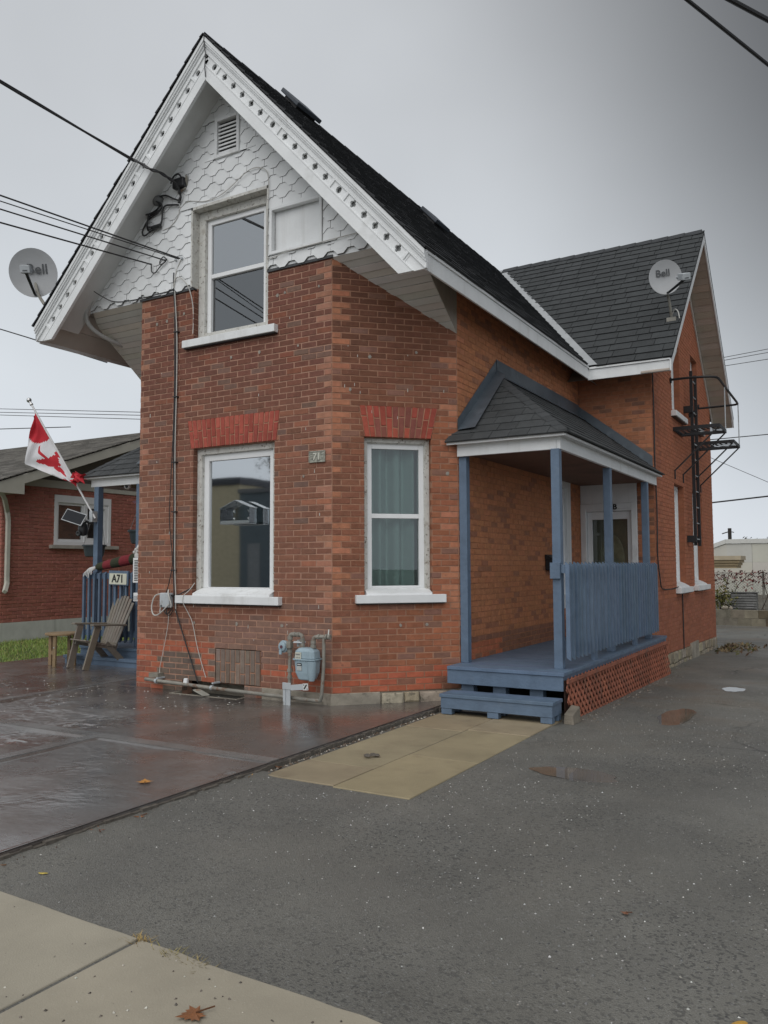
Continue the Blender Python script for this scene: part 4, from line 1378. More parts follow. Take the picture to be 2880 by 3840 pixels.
porch = thing('side_porch', 'blue-grey painted side porch with hip roof, slatted railing and red lattice skirt', 'porch', (1.65, 3.0, -.2))
hip_porch(porch, 1, 1.011, WFY - .01, 0, 0, 0)
q = random.Random(50)
n = 36
for i in range(n):                                      # deck boards
    y0 = .66 + i * (WFY - .66) / n; y1 = y0 + (WFY - .66) / n - .006
    mb = MB(); mb.box(1.02 if y0 > .95 else 1.02 - 0, 2.29, y0, y1, .245, .28, jit((1, 1, 1), .07)); mb.build('deck_board', BLUE, porch, bevel=.003 if i < 6 else 0)
mb = MB(); mb.box(1.015, 2.275, .675, .712, .098, .243); mb.build('deck_fascia', BLUE, porch, bevel=.004)
mb = MB(); mb.box(2.235, 2.272, .714, WFY + .0, .175, .243); mb.build('rim_joist', BLUE, porch)
for x in (1.14, 1.5, 1.9):
    mb = MB(); mb.box(x, x + .14, .76, .86, -.18, .097); mb.build('deck_leg', BLUE, porch)
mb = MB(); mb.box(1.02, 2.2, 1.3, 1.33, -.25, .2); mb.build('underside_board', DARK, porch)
for (x, y) in ((1.062, 1.06), (2.145, .985), (2.15, 2.95), (2.15, 4.98)):
    mb = MB(); mb.box(x - .045, x + .045, y - .045, y + .045, .28, 2.60 if x < 1.1 else 2.548); mb.build('post', BLUE, porch, bevel=.004)
mb = MB(); mb.box(2.192, 2.232, .93, 5.06, 1.255, 1.345); mb.build('top_rail', BLUE, porch, bevel=.003)
mb = MB(); mb.box(2.192, 2.232, 1.03, 5.06, .47, .56); mb.build('bottom_rail', BLUE, porch, bevel=.003)
mb = MB(); mb.box(2.085, 2.19, .90, .938, 1.20, 1.365); mb.build('rail_end', BLUE, porch, bevel=.003)
f = Frame((2.234, 0, 0), (1, 0, 0), (0, 0, 1), (0, 1, 0))
for i in range(31):
    y = .955 + i * .1375 + q.uniform(-.006, .006)
    mb = MB(); dz = q.uniform(-.004, .004)
    mb.fpoly(f, [(0, .40), (.042, .372 + dz), (.042, 1.338 + dz), (0, 1.372 + dz)], y - .02, y + .02, jit((1, 1, 1), .06)); mb.build('baluster', BLUE, porch)
for y in (2.0, 3.9):
    mb = MB(); mb.box(2.19, 2.235, y - .05, y + .05, .28, .469); mb.build('rail_block', BLUE, porch)
# lattice skirt of crossed diagonal strips, leaning out at the foot
LA, LB = .70, 5.52
def lat(y, h):                                          # h 0 foot .. 1 top
    z0 = -.185 - .02 * y * .9
    return V3((2.335 - .045 * h, y, z0 + (.205 - z0) * h))
def lat_strip(y0, h0, y1, h1, lift):
    p, q_ = lat(y0, h0), lat(y1, h1)
    nrm = V3((1, 0, .1)).normalized()
    p += nrm * lift; q_ += nrm * lift
    mb = MB(); mb.beam(p, q_, .036, .007, up=nrm, c=jit((1.1, 1.1, 1.1), .22)); mb.build('lattice_strip', LATTICE, porch)
sp = .118
rise = .42
k = -8
yy = LA - rise
while yy < LB:
    for sg, lf in ((1, .0), (-1, .0075)):
        a, c = (yy, yy + rise) if sg > 0 else (yy + rise, yy)
        h0, h1 = 0.0, 1.0
        y0, y1 = a, c
        if y1 != y0:
            def at_(y): return (y - y0) / (y1 - y0)
            lo, hi = max(min(y0, y1), LA), min(max(y0, y1), LB)
            if hi - lo > .03:
                ya, yb = (lo, hi)
                lat_strip(ya, at_(ya), yb, at_(yb), lf)
    yy += sp
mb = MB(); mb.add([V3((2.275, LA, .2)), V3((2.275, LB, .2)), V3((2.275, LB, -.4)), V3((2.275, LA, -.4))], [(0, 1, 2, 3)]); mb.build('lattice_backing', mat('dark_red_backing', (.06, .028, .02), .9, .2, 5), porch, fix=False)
for (h, lf) in ((.965, .022),):
    mb = MB(); mb.beam(lat(LA, h) + V3((lf, 0, 0)), lat(LB, h) + V3((lf, 0, 0)), .02, .035, up=(0, 0, 1), c=(1, 1, 1)); mb.build('lattice_rail', LATTICE, porch)

# loose step in front of the porch
stp = thing('wooden_step', 'low blue-grey wooden box step standing on the sandy slabs before the porch', 'step', (1.70, .46, -.157))
for (y0, y1) in ((.30, .447), (.453, .60)):
    mb = MB(); mb.box(1.105, 2.295, y0, y1, .012, .046, jit((1, 1, 1), .06)); mb.build('tread', BLUE, stp, bevel=.004)
mb = MB(); mb.box(1.115, 2.285, .312, .345, -.098, .010); mb.build('riser', BLUE, stp, bevel=.004)
for x in (1.115, 2.255):
    mb = MB(); mb.box(x, x + .03, .347, .59, -.098, .010); mb.build('side_board', BLUE, stp, bevel=.003)
for x in (1.118, 1.62, 2.165):
    mb = MB(); mb.box(x, x + .115, .318, .40, -.157, -.1); mb.build('foot', BLUE, stp, bevel=.003)
    mb = MB(); mb.box(x, x + .115, .50, .585, -.157, .010); mb.build('foot', BLUE, stp, bevel=.003)
blk = MB(); blk.hexa([(2.33, .50, -.185), (2.43, .50, -.185), (2.43, .74, -.188), (2.33, .74, -.188), (2.335, .51, -.085), (2.42, .51, -.095), (2.42, .74, -.04), (2.335, .74, -.03)])
tag(blk.build('concrete_block', mat('dirty_concrete_block', (.20, .175, .14), .9, .3, 8, .6, 60), None, loc=(2.38, .6, -.175), bevel=.008), 'small rough concrete block wedged between the box step and the lattice', 'block')
# letterbox
mbx = thing('mailbox', 'small dark letterbox on the brick wall behind the porch post', 'mailbox', (1.03, 3.97, 1.26))
mb = MB(); mb.box(1.018, 1.115, 3.84, 4.13, 1.27, 1.43); mb.build('box_body', BLACKMETAL, mbx, bevel=.006)
mb = MB(); mb.hexa([(1.016, 3.83, 1.432), (1.125, 3.83, 1.432), (1.125, 4.14, 1.432), (1.016, 4.14, 1.432), (1.016, 3.83, 1.49), (1.03, 3.83, 1.49), (1.03, 4.14, 1.49), (1.016, 4.14, 1.49)]); mb.build('lid', BLACKMETAL, mbx)

# ------------------------------------------------------------------ porch on the lawn side
LPY = .58                                              # set back from the driveway porch by this much
lp = thing('entrance_porch', 'blue-grey front porch beside the lawn, half hidden by the brick corner', 'porch', (-4.7, 2.6, -.12))
hip_porch(lp, -1, -4.55, 4.6, 0, LPY + .10, .07)
mb = MB(); mb.box(-4.56, -3.91, 1.7, 4.6, 3.60, 3.74); mb.build('flat_roof', FELT, lp)
for (x, y) in ((-5.57, 1.655), (-4.64, 1.665)):
    mb = MB(); mb.box(x - .05, x + .05, y - .05, y + .05, .12, 2.61); mb.build('post', BLUE, lp, bevel=.004)
for i in range(8):
    y0 = 1.48 + i * .3
    mb = MB(); mb.box(-5.75, -3.92, y0, y0 + .293, .09, .125, jit((1, 1, 1), .06)); mb.build('deck_board', BLUE, lp)
mb = MB(); mb.box(-5.74, -3.92, 1.50, 1.53, -.12, .088); mb.build('deck_fascia', BLUE, lp)
mb = MB(); mb.box(-5.82, -4.0, 1.24, 1.49, -.045, .0); mb.build('deck_step', BLUE, lp, bevel=.004)
mb = MB(); mb.box(-5.80, -4.02, 1.26, 1.29, -.12, -.047); mb.build('deck_step', BLUE, lp)
mb = MB(); mb.box(-5.72, -3.95, 1.555, 1.59, 1.16, 1.25); mb.build('top_rail', BLUE, lp, bevel=.003)
mb = MB(); mb.box(-5.72, -3.95, 1.555, 1.59, .28, .37); mb.build('bottom_rail', BLUE, lp)
f = Frame((0, 1.553, 0), (0, -1, 0), (0, 0, 1), (1, 0, 0))
for i in range(16):
    x = -5.72 + i * .118
    mb = MB(); mb.fpoly(f, [(0, .235), (.04, .20), (.04, 1.235), (0, 1.27)], x - .02, x + .02, jit((.85, .85, .85), .08)); mb.build('baluster', BLUE, lp)
for i in range(10):
    y = 1.75 + i * .2
    mb = MB(); mb.box(-5.76, -5.72, y - .02, y + .02, .2, 1.26, jit((.85, .85, .85), .08)); mb.build('baluster', BLUE, lp)
mb = MB(); mb.box(-5.715, -5.68, 1.6, 3.8, 1.16, 1.25); mb.build('top_rail', BLUE, lp)

# lettering helper: text turned into a mesh that stands on its plate
def lettering(name, text, size, fr, a, b_, parent, m, depth=.002, bold=0.0, sx=1.0, n0=0.0):
    cu = bpy.data.curves.new(name, 'FONT')
    cu.body = text; cu.size = size; cu.extrude = depth; cu.align_x = 'CENTER'; cu.align_y = 'CENTER'; cu.offset = bold
    tmp = bpy.data.objects.new(name, cu); COL.objects.link(tmp)
    dg = bpy.context.evaluated_depsgraph_get()
    me = bpy.data.meshes.new_from_object(tmp.evaluated_get(dg))
    bpy.data.objects.remove(tmp)
    me.transform(Matrix.Diagonal((sx, 1, 1, 1)))
    me.materials.clear(); me.materials.append(m)
    R = Matrix((fr.U, fr.V, fr.N)).transposed().to_4x4()
    me.transform(R)
    at = me.attributes.new('tint', 'FLOAT_COLOR', 'FACE')
    at.data.foreach_set('color', [1.0] * (4 * len(me.polygons)))
    return link(name, me, parent, fr.P(a, b_, n0 + depth))
LETTER = mat('black_lettering', (.012, .012, .012), .5, 0)
lettering('door_letter', 'B', .115, WF, 1.562, 2.24, dr, LETTER, .003, .003, n0=.031)
# house number board on the porch railing
f = Frame((-4.90, 1.49, 1.17), (1, -.06, -.03), (.03, 0, 1), None)
f = Frame((-4.90, 1.49, 1.17), (1, 0, -.02), (.02, 0, 1), (0, -1, 0))
ns = thing('house_number_board', 'cream number board reading A71 in a dark frame on the porch railing', 'sign', (-4.90, 1.49, 1.09))
mb = MB(); mb.fbox(f, -.21, .21, -.105, .115, -.02, .012); mb.build('board_frame', BLUE, ns, bevel=.004)
mb = MB(); mb.fbox(f, -.185, .185, -.09, .075, .012, .02); mb.build('board_face', mat('cream_plastic', (.62, .63, .52), .45, .05, 5), ns)
lettering('number', 'A71', .165, f, 0, -.008, ns, LETTER, .002, .004, sx=.92, n0=.02)
# cast plaque with 71 on the front wall
pq = thing('number_plaque', 'small weathered grey cast plaque with raised 71 near the brick corner', 'plaque', FF.P(-.185, 2.46, .004))
PEW = mat('worn_pewter', (.34, .34, .29), .5, .25, 40, .6, 90, metal=.2, spots=[((.10, .10, .085), 30, .52, .1, .7)])
f = Frame(FF.P(-.185, 2.522, .004), (1, 0, 0), (0, 0, 1), (0, -1, 0))
mb = MB(); mb.fbox(f, -.105, .105, -.062, .062, 0, .012); mb.build('plate', PEW, pq, bevel=.003)
mb = MB(); ring(mb, f, -.105, .105, -.062, .062, .010, .0125, .018); mb.build('rim', PEW, pq)
lettering('number', '71', .105, f, 0, -.002, pq, mat('pale_pewter', (.55, .55, .48), .45, .1, 30), .004, .002, n0=.012)
mb = MB()
for i, (a, c) in enumerate(((-.075, .03), (-.07, -.02), (-.075, .005), (.07, .02), (.075, -.01), (.06, -.03))):
    mb.beam(f.P(a - .018, c, .014), f.P(a + .02, c + .006, .014), .008, .006, up=(0, -1, 0))
mb.build('relief', PEW, pq)

# ------------------------------------------------------------------ gas meter and pipes
gm = thing('gas_meter', 'pale blue gas meter with grey pipework against the front wall by the corner', 'gas meter', (-.2, -.16, -.12))
GY = -.17
mb = MB()
def sec(z, wx, wy, ch):
    return [(-.195 + a, GY + c, z) for a, c in ((-wx + ch, -wy), (wx - ch, -wy), (wx, -wy + ch), (wx, wy - ch), (wx - ch, wy), (-wx + ch, wy), (-wx, wy - ch), (-wx, -wy + ch))]
rings = [sec(.155, .055, .05, .02), sec(.165, .085, .068, .025), (sec(.23, .118, .08, .03)), sec(.36, .128, .085, .03)]
def loft(mb, rings):
    k = len(rings[0]); vs = [p for r_ in rings for p in r_]
    fs = [(i * k + j, i * k + (j + 1) % k, (i + 1) * k + (j + 1) % k, (i + 1) * k + j) for i in range(len(rings) - 1) for j in range(k)]
    fs += [tuple(range(k)), tuple(range((len(rings) - 1) * k, len(rings) * k))]
    mb.add(vs, fs)
loft(mb, rings); mb.build('lower_body', METER, gm, bevel=.006)
mb = MB(); loft(mb, [sec(.362, .142, .098, .03), sec(.378, .142, .098, .03)]); mb.build('flange', METER, gm, bevel=.003)
mb = MB(); loft(mb, [sec(.38, .128, .085, .03), sec(.455, .120, .08, .03), sec(.485, .085, .06, .025), sec(.49, .06, .045, .02)]); mb.build('upper_body', METER, gm, bevel=.006)
for sx_, zz in ((.06, .20), (.06, .20)):
    pass
mb = MB(); mb.lathe((-.10, GY - .055, .155), (0, 0, 1), [(.0, 0), (.03, 0), (.045, .06), (.05, .2), (.0, .2)], 14); mb.build('diaphragm_lobe', METER, gm, smooth=True)
f = Frame((-.25, GY - .086, .41), (1, 0, 0), (0, .12, 1), None)
f = Frame((-.25, GY - .083, .41), (1, 0, 0), (0, .07, 1), (0, -1, .07))
mb = MB(); mb.fbox(f, -.038, .038, -.035, .035, 0, .012); mb.build('dial_plate', mat('cream_dial', (.50, .50, .43), .4, .1, 20), gm, bevel=.003)
mb = MB(); mb.fbox(f, -.026, .026, .006, .02, .012, .0135)
for i in range(3): mb.lathe(f.P(-.02 + i * .02, -.017, .012), f.N, [(.006, 0), (.006, .002), (0, .002)], 10)
mb.build('dials', mat('grey_print', (.2, .2, .19), .5, 0), gm)
f2 = Frame((-.237, GY - .0865, .30), (1, 0, 0), (0, 0, 1), (0, -1, 0))
mb = MB(); mb.fbox(f2, -.03, .03, -.042, .005, 0, .003); mb.build('label_plate', mat('grey_label', (.42, .44, .43), .5, .1, 30), gm)
mb = MB(); mb.fbox(f2, -.03, .03, .009, .034, 0, .003); mb.build('label_plate', BLACKPLASTIC, gm)
mb = MB(); mb.fbox(f2, -.022, .022, .016, .026, .003, .004); mb.build('label_print', mat('white_print', (.55, .55, .55), .5, 0), gm)
def pipe(pts, rad, parent, name='pipe', m=PIPE, n=12, fit=True):
    mb = MB(); mb.tube(pts, rad, n); return mb.build(name, m, parent, smooth=True)
pipe([(-.425, GY, .06), (-.425, GY, .30), (-.42, GY, .56)], .019, gm)
pipe(smoothpath([(-.42, GY, .55), (-.42, GY, .60), (-.395, GY, .62), (-.33, GY, .62), (-.285, GY, .62), (-.262, GY, .60), (-.26, GY, .55), (-.26, GY, .48)], 4), .022, gm)
pipe(smoothpath([(-.12, GY, .48), (-.12, GY, .55), (-.105, GY, .595), (-.06, GY, .605), (.0, GY + .02, .607), (.075, GY + .03, .607)], 4), .022, gm)
pipe([(.0, GY + .02, .607), (-.003, GY + .02, .30), (-.03, GY + .02, .0)], .018, gm)
for (x, z, rr) in ((-.42, .58, .030), (-.262, .505, .03), (-.262, .56, .028), (-.12, .505, .03), (-.12, .55, .028), (-.424, .44, .028), (-.424, .24, .028), (-.424, .17, .026)):
    mb = MB(); mb.lathe((x, GY, z - .016), (0, 0, 1), [(0, 0), (rr, 0), (rr, .032), (0, .032)], 8); mb.build('coupling', PIPE, gm)
for (x, rr) in ((-.36, .027), (-.31, .027), (-.05, .027), (.03, .03), (.07, .027)):
    mb = MB(); mb.lathe((x - .01, GY + (.02 if x > 0 else 0), .62 if x < -.2 else .607), (1, 0, 0), [(0, 0), (rr, 0), (rr, .022), (0, .022)], 10); mb.build('coupling', PIPE, gm)
mb = MB(); mb.box(-.45, -.395, GY - .035, GY + .03, .47, .545); mb.build('regulator_body', PIPE, gm, bevel=.008)
mb = MB(); mb.lathe((-.515, GY + .01, .485), (-.12, -1, .05), [(0, -.03), (.062, -.03), (.066, -.01), (.066, .006), (.055, .012), (.05, .03), (.03, .04), (0, .04)], 22); mb.build('regulator_dome', METER, gm, smooth=True)
mb = MB(); mb.lathe((-.512, GY - .03, .485), (-.12, -1, .05), [(0, 0), (.017, 0), (.017, .008), (0, .008)], 12); mb.build('regulator_cap', mat('maroon_cap', (.10, .035, .05), .5, .1, 10), gm)
mb = MB(); mb.tube([(-.525, GY - .03, .455), (-.522, GY - .035, .405)], .018, 10); mb.build('vent_spout', METER, gm, smooth=True)
mb = MB(); mb.box(-.355, -.265, GY + .03, GY + .05, .49, .56); mb.hexa([(-.36, GY - .03, .535), (-.25, GY - .03, .535), (-.25, GY + .05, .535), (-.36, GY + .05, .535), (-.355, GY - .02, .55), (-.255, GY - .02, .55), (-.255, GY + .05, .55), (-.355, GY + .05, .55)])
mb.build('bracket', PALEGREY, gm)
# steel stand and strap
for x in (-.462, -.40):
    mb = MB(); mb.box(x - .018, x + .014, GY - .045, GY - .035, -.12, .115); mb.build('stand_leg', PALEGREY, gm)
mb = MB(); mb.box(-.485, -.375, GY - .05, GY - .046, .045, .115); mb.build('stand_clamp', PALEGREY, gm, bevel=.002)
mb = MB(); mb.tube([(-.43, GY - .02, -.12), (-.43, GY - .02, .06)], .026, 10); mb.build('stand_sleeve', PALEGREY, gm, smooth=True)
mb = MB(); mb.hexa([(-.375, GY - .052, .04), (-.21, GY - .052, .055), (-.21, GY - .047, .055), (-.375, GY - .047, .04), (-.375, GY - .052, .095), (-.21, GY - .052, .118), (-.21, GY - .047, .118), (-.375, GY - .047, .095)]); mb.build('strap', PALEGREY, gm)
f = Frame((-.178, GY - .055, .09), (1, 0, .1), (-.1, 0, 1), (0, -1, 0))
mb = MB(); mb.fbox(f, -.033, .033, -.035, .035, 0, .005); mb.build('strap_plate', mat('white_plate', (.6, .61, .6), .5, .05, 5), gm)
mb = MB(); mb.beam(f.P(-.018, -.02, .006), f.P(.018, .022, .006), .014, .003, up=(0, -1, 0)); mb.lathe(f.P(-.018, .02, .005), f.N, [(.006, 0), (.006, .002), (0, .002)], 8); mb.lathe(f.P(.02, -.022, .005), f.N, [(.006, 0), (.006, .002), (0, .002)], 8)
mb.build('plate_mark', LETTER, gm)
mb = MB(); mb.beam((.055, GY + .02, .625), (.062, GY + .02, .685), .012, .006); mb.build('tag', mat('white_tag', (.7, .7, .66), .5, 0), gm)
gp = thing('ground_pipe', 'long rusty grey gas pipe lying along the foot of the front wall', 'pipe', (-1.3, -.15, -.06))
pipe([(-2.62, -.11, .0), (-2.45, -.12, -.005), (-1.3, -.14, -.035), (-.10, -.15, -.055), (-.045, GY + .02, -.05), (-.032, GY + .02, .0)], .021, gp)
for x in (-2.42, -1.55):
    mb = MB(); mb.lathe((x - .015, -.13, -.008 if x < -2 else -.028), (1, 0, 0), [(.020, 0), (.027, 0), (.027, .03), (.020, .03)], 10); mb.box(x - .012, x + .012, -.12, -.0, .012, .03); mb.build('pipe_clip', PALEGREY, gp)
mb = MB(); mb.box(-2.58, -2.43, -.10, .0, .02, .075); mb.build('wood_block', mat('grey_weathered_wood', (.22, .2, .165), .8, .25, 8, .4, 60), gp, bevel=.004)
mb = MB(); mb.hexa([(-1.80, -.17, -.07), (-1.62, -.2, -.115), (-1.56, -.16, -.11), (-1.74, -.13, -.06), (-1.80, -.165, -.06), (-1.62, -.19, -.105), (-1.56, -.155, -.10), (-1.74, -.125, -.05)])
mb.build('broken_bracket', PIPE, gp)
tag(MB().hexa([(-1.99, -.14, -.02), (-1.93, -.14, -.02), (-1.93, -.09, -.02), (-1.99, -.09, -.02), (-1.985, -.13, .05), (-1.935, -.13, .055), (-1.935, -.095, .05), (-1.985, -.095, .05)]).build('plaster_lump', WHITE, None, loc=(-1.96, -.12, -.02), bevel=.01), 'small white plaster lump perched on the ground pipe', 'debris')

# ------------------------------------------------------------------ cables on the front
bun = thing('cable_bundle', 'bundle of black and white cables clipped vertically down the front brick wall', 'cable', FF.P(-2.27, 0, .02))
def cab(pts, rad, parent, m=CABLE, name='strand', n=6, sm=5):
    mb = MB(); mb.tube(smoothpath(pts, sm), rad, n); return mb.build(name, m, parent, smooth=True)
FP = lambda x, z, n=.03: FF.P(x, z, n)
cab([FP(-2.32, 4.95), FP(-2.321, 4.77), FP(-2.29, 4.45), FP(-2.27, 4.2), FP(-2.275, 3.8), FP(-2.268, 3.4), FP(-2.285, 2.8), FP(-2.27, 2.2), FP(-2.265, 1.57), FP(-2.256, 1.2), FP(-2.244, .98), FP(-2.216, .82), FP(-2.104, .56), FP(-1.856, .0)], .008, bun)
cab([FP(-2.30, 4.72), FP(-2.255, 4.15), FP(-2.25, 3.5), FP(-2.262, 2.8), FP(-2.25, 2.1), FP(-2.245, 1.5), FP(-2.235, 1.2), FP(-2.22, .99), FP(-2.22, .80)], .0065, bun, CABLE_W)
cab([FP(-2.30, 4.4), FP(-2.285, 3.6), FP(-2.30, 2.9), FP(-2.33, 2.3), FP(-2.34, 1.9), FP(-2.29, 1.5), FP(-2.285, 1.35), FP(-2.35, 1.1), FP(-2.43, .92), FP(-2.40, .80), FP(-2.32, .76), FP(-2.26, .83)], .0055, bun)
for z in (4.2, 3.4, 2.6, 2.0, 1.3, 1.0):
    mb = MB(); mb.fbox(FF, -2.30, -2.235, z - .006, z + .006, .0, .046); mb.build('clip', BLACKPLASTIC, bun)
jb = thing('junction_box', 'pale grey plastic junction box with looped cables low on the front wall', 'box', FF.P(-2.36, .84, .0))
mb = MB(); mb.fbox(FF, -2.445, -2.285, .855, 1.03, .0, .075); mb.build('box_body', PALEGREY, jb, bevel=.012)
mb = MB(); mb.lathe(FF.P(-2.41, .875, .074), (0, -1, 0), [(.0, .006), (.010, .006), (.012, 0)], 10); mb.build('screw', BLACKPLASTIC, jb)
cab([FP(-2.35, 1.03), FP(-2.32, 1.065, .05), FP(-2.28, 1.01, .09), FP(-2.245, .9, .08), FP(-2.25, .86, .08)], .008, jb, CABLE_W, 'cable_loop')
cab([FP(-2.44, 1.02), FP(-2.53, .99, .06), FP(-2.575, .87, .07), FP(-2.54, .775, .08), FP(-2.46, .765, .09), FP(-2.36, .82, .1), FP(-2.27, .90, .09)], .008, jb, CABLE_W, 'cable_loop')
cab([FP(-2.45, .90), FP(-2.455, .82, .05), FP(-2.445, .78, .05)], .008, jb, CABLE_W, 'cable_loop')
cab([FP(-2.36, .86), FP(-2.35, .79, .05), FP(-2.30, .80, .05), FP(-2.27, .86, .04)], .007, jb, CABLE, 'cable_loop')
tag(cab([FP(-2.333, .80), FP(-2.34, .66), FP(-2.385, .45), FP(-2.45, .2), FP(-2.469, .10), FP(-2.43, .05, .06)], .004, None, CABLE_W, 'hanging_wire'), 'thin white wire hanging from the grey junction box to the ground', 'wire')
tag(cab([FP(-1.965, 1.15, -.02), FP(-2.0, 1.06, .04), FP(-2.05, 1.0, .08), FP(-2.045, .92, .09), FP(-2.01, .80, .04), FP(-1.948, .68), FP(-1.86, .38), FP(-1.734, .063)], .0045, None, CABLE_W, 'hanging_wire'), 'thin white wire running over the ground floor sill down to the pipe', 'wire')
tag(cab([FP(-2.23, .985, .04), FP(-2.12, 1.03, .03), FP(-1.995, 1.09, .0)], .008, None, CABLE, 'hanging_wire'), 'short black cable entering the ground floor window corner', 'wire')
# service head, coil and bracket in the gable
def catenary(p, q_, sag, n=24):
    p, q_ = V3(p), V3(q_)
    return [p.lerp(q_, i / n) - V3((0, 0, sag * 4 * (i / n) * (1 - i / n))) for i in range(n + 1)]
ins = thing('insulator_bracket', 'black insulator bracket fixed to the white gable shingles', 'bracket', FF.P(-2.2, 6.03, .0))
mb = MB(); mb.fbox(FF, -2.30, -2.12, 5.98, 6.10, .02, .10); mb.build('bracket_body', BLACKMETAL, ins, bevel=.012)
mb = MB(); mb.beam(FF.P(-2.14, 5.96, .01), FF.P(-2.10, 6.12, .06), .03, .02); mb.beam(FF.P(-2.27, 5.95, .02), FF.P(-2.10, 5.955, .07), .02, .02); mb.build('bracket_arm', PIPE, ins)
cab([FP(-2.14, 6.08, .1), FP(-2.18, 6.13, .12), FP(-2.26, 6.11, .12), FP(-2.29, 6.03, .13)], .012, ins, CABLE, 'tie')
sd_ = thing('service_drop_cable', 'thick twisted black power cable sagging from the sky to the gable bracket', 'cable', (-2.25, -.1, 6.0))
E0 = V3((-2.54, -.5, 6.233)); E1 = V3((-2.94, -2.0, 6.55))
far = E0 + (E1 - E0) * 8.5
pts = catenary(far, E0, .0, 20)
pts = pts[:-1] + smoothpath([E0, V3((-2.298, -.455, 6.079)), V3((-2.222, -.28, 6.047)), V3((-2.181, -.14, 5.977)), V3((-2.181, -.08, 5.879)), V3((-2.218, -.06, 5.795))], 5)
for ph in (0, 2.1):
    tw = [p + V3((0, .011 * math.sin(i * 1.1 + ph), .011 * math.cos(i * 1.1 + ph))) for i, p in enumerate(pts)]
    mb = MB(); mb.tube(tw, .013, 6); mb.build('strand', CABLE, sd_, smooth=True)
cl = thing('cable_coil', 'tangle of black entrance cables with connectors on the white shingles', 'cable', FF.P(-2.65, 5.9, .05))
def CL(*pp, n=.06):                 # points on the gable wall
    return [FF.P(x, z, n) for x, z in pp]
cab(CL((-2.214, 5.827), (-2.306, 5.871), (-2.454, 5.948), (-2.591, 5.944), (-2.729, 5.882), (-2.816, 5.818)), .011, cl)
cab(CL((-2.226, 5.775), (-2.329, 5.799), (-2.44, 5.815), (-2.488, 5.78), (-2.499, 5.69), (-2.516, 5.602), (-2.559, 5.579)), .011, cl)
for i in range(3):
    o = i * .018
    cab(CL((-2.59 - o, 5.887 + o), (-2.527 + o, 5.826), (-2.575 + o, 5.763), (-2.7, 5.726 + o), (-2.769 + o, 5.686), (-2.76 + o * .5, 5.581 + o), (-2.697, 5.553 + o), (-2.597, 5.582), n=.05 + .015 * i), .010, cl)
cab(CL((-2.803, 5.778), (-2.701, 5.773), (-2.588, 5.803), (-2.54, 5.857), (-2.565, 5.891)), .011, cl)
cab(CL((-2.763, 5.684), (-2.825, 5.604), (-2.843, 5.552), (-2.804, 5.508), (-2.696, 5.539), (-2.584, 5.561)), .010, cl)
for (p, q_) in (((-2.811, 5.845), (-2.867, 5.764)), ((-2.64, 5.573), (-2.522, 5.575))):
    mb = MB(); mb.tube([FF.P(*p, .07), FF.P(*q_, .07)], .027, 10); mb.build('connector', BLACKPLASTIC, cl, smooth=True)
mb = MB(); mb.ball(FF.P(-2.60, 5.925, .03), .085, 12, 8, sc3=(1, .8, .8)); mb.build('weatherhead', mat('grey_weatherhead', (.16, .165, .165), .6, .15, 8), cl, smooth=True)
tag(cab(CL((-2.22, 5.787), (-2.242, 5.687), (-2.301, 5.6), (-2.398, 5.539), (-2.509, 5.526), n=.035), .005, None, CABLE_W, 'white_wire'), 'pale wire curving over the shingles from the black cable bend', 'wire')
# telephone and cable lines
J = V3((-2.20, -.05, 5.093))
lines = [((-2.20, -.05, 5.10), (-2.886, -2, 5.278), .009, 'uppermost thin black line meeting the shingles beside the upper window'),
         ((-2.22, -.05, 5.095), (-2.884, -2, 5.215), .006, 'second thin black line, closest under the uppermost of the four'),
         ((-2.45, -.05, 5.125), (-2.879, -2, 5.126), .008, 'third thin line down, ending in a small black loop on the shingles'),
         ((-2.687, -.05, 5.12), (-2.873, -2, 4.979), .009, 'lowest of the four thin lines crossing the bargeboard')]
for (a, c, rad, lb) in lines:
    a, c = V3(a), V3(c)
    mb = MB(); mb.tube(catenary(a + (c - a) * 7.5, a, .0, 16), rad, 6)
    tag(mb.build('overhead_wire', CABLE, None, loc=a, smooth=True), lb, 'wire', 'thin lines strung to the gable')
hk = thing('line_hooks', 'small pale hooks and black wire loop holding the thin lines on the shingles', 'hook', J)
cab([FP(-2.687, 5.12, .05), FP(-2.68, 5.03, .05), FP(-2.62, 5.0, .05), FP(-2.54, 5.06, .05), FP(-2.47, 5.10, .05), FP(-2.42, 5.13, .05)], .007, hk, CABLE, 'wire_loop')
cab([FP(-2.42, 5.13, .05), FP(-2.47, 5.17, .06), FP(-2.53, 5.12, .06), FP(-2.51, 5.08, .06), FP(-2.44, 5.11, .05)], .007, hk, CABLE, 'wire_loop')
for (x, z) in ((-2.2, 5.1), (-2.30, 5.10)):
    mb = MB(); mb.beam(FP(x, z, .0), FP(x + .03, z, .06), .02, .02); mb.build('hook', PALEGREY, hk)
cab([FP(-2.2, 5.09, .03), FP(-2.28, 4.95, .03), FP(-2.31, 4.75, .04)], .008, hk, CABLE_W, 'wire_loop')
tag(cab([FP(-2.33, 4.79), FP(-2.25, 4.87, .05), FP(-2.15, 4.83, .06), FP(-2.06, 4.70, .03), FP(-2.02, 4.45, .0), FP(-2.02, 4.15, .0)], .006, None, CABLE_W, 'white_wire'), 'white wire looping beneath the hooks into the upper window reveal', 'wire')
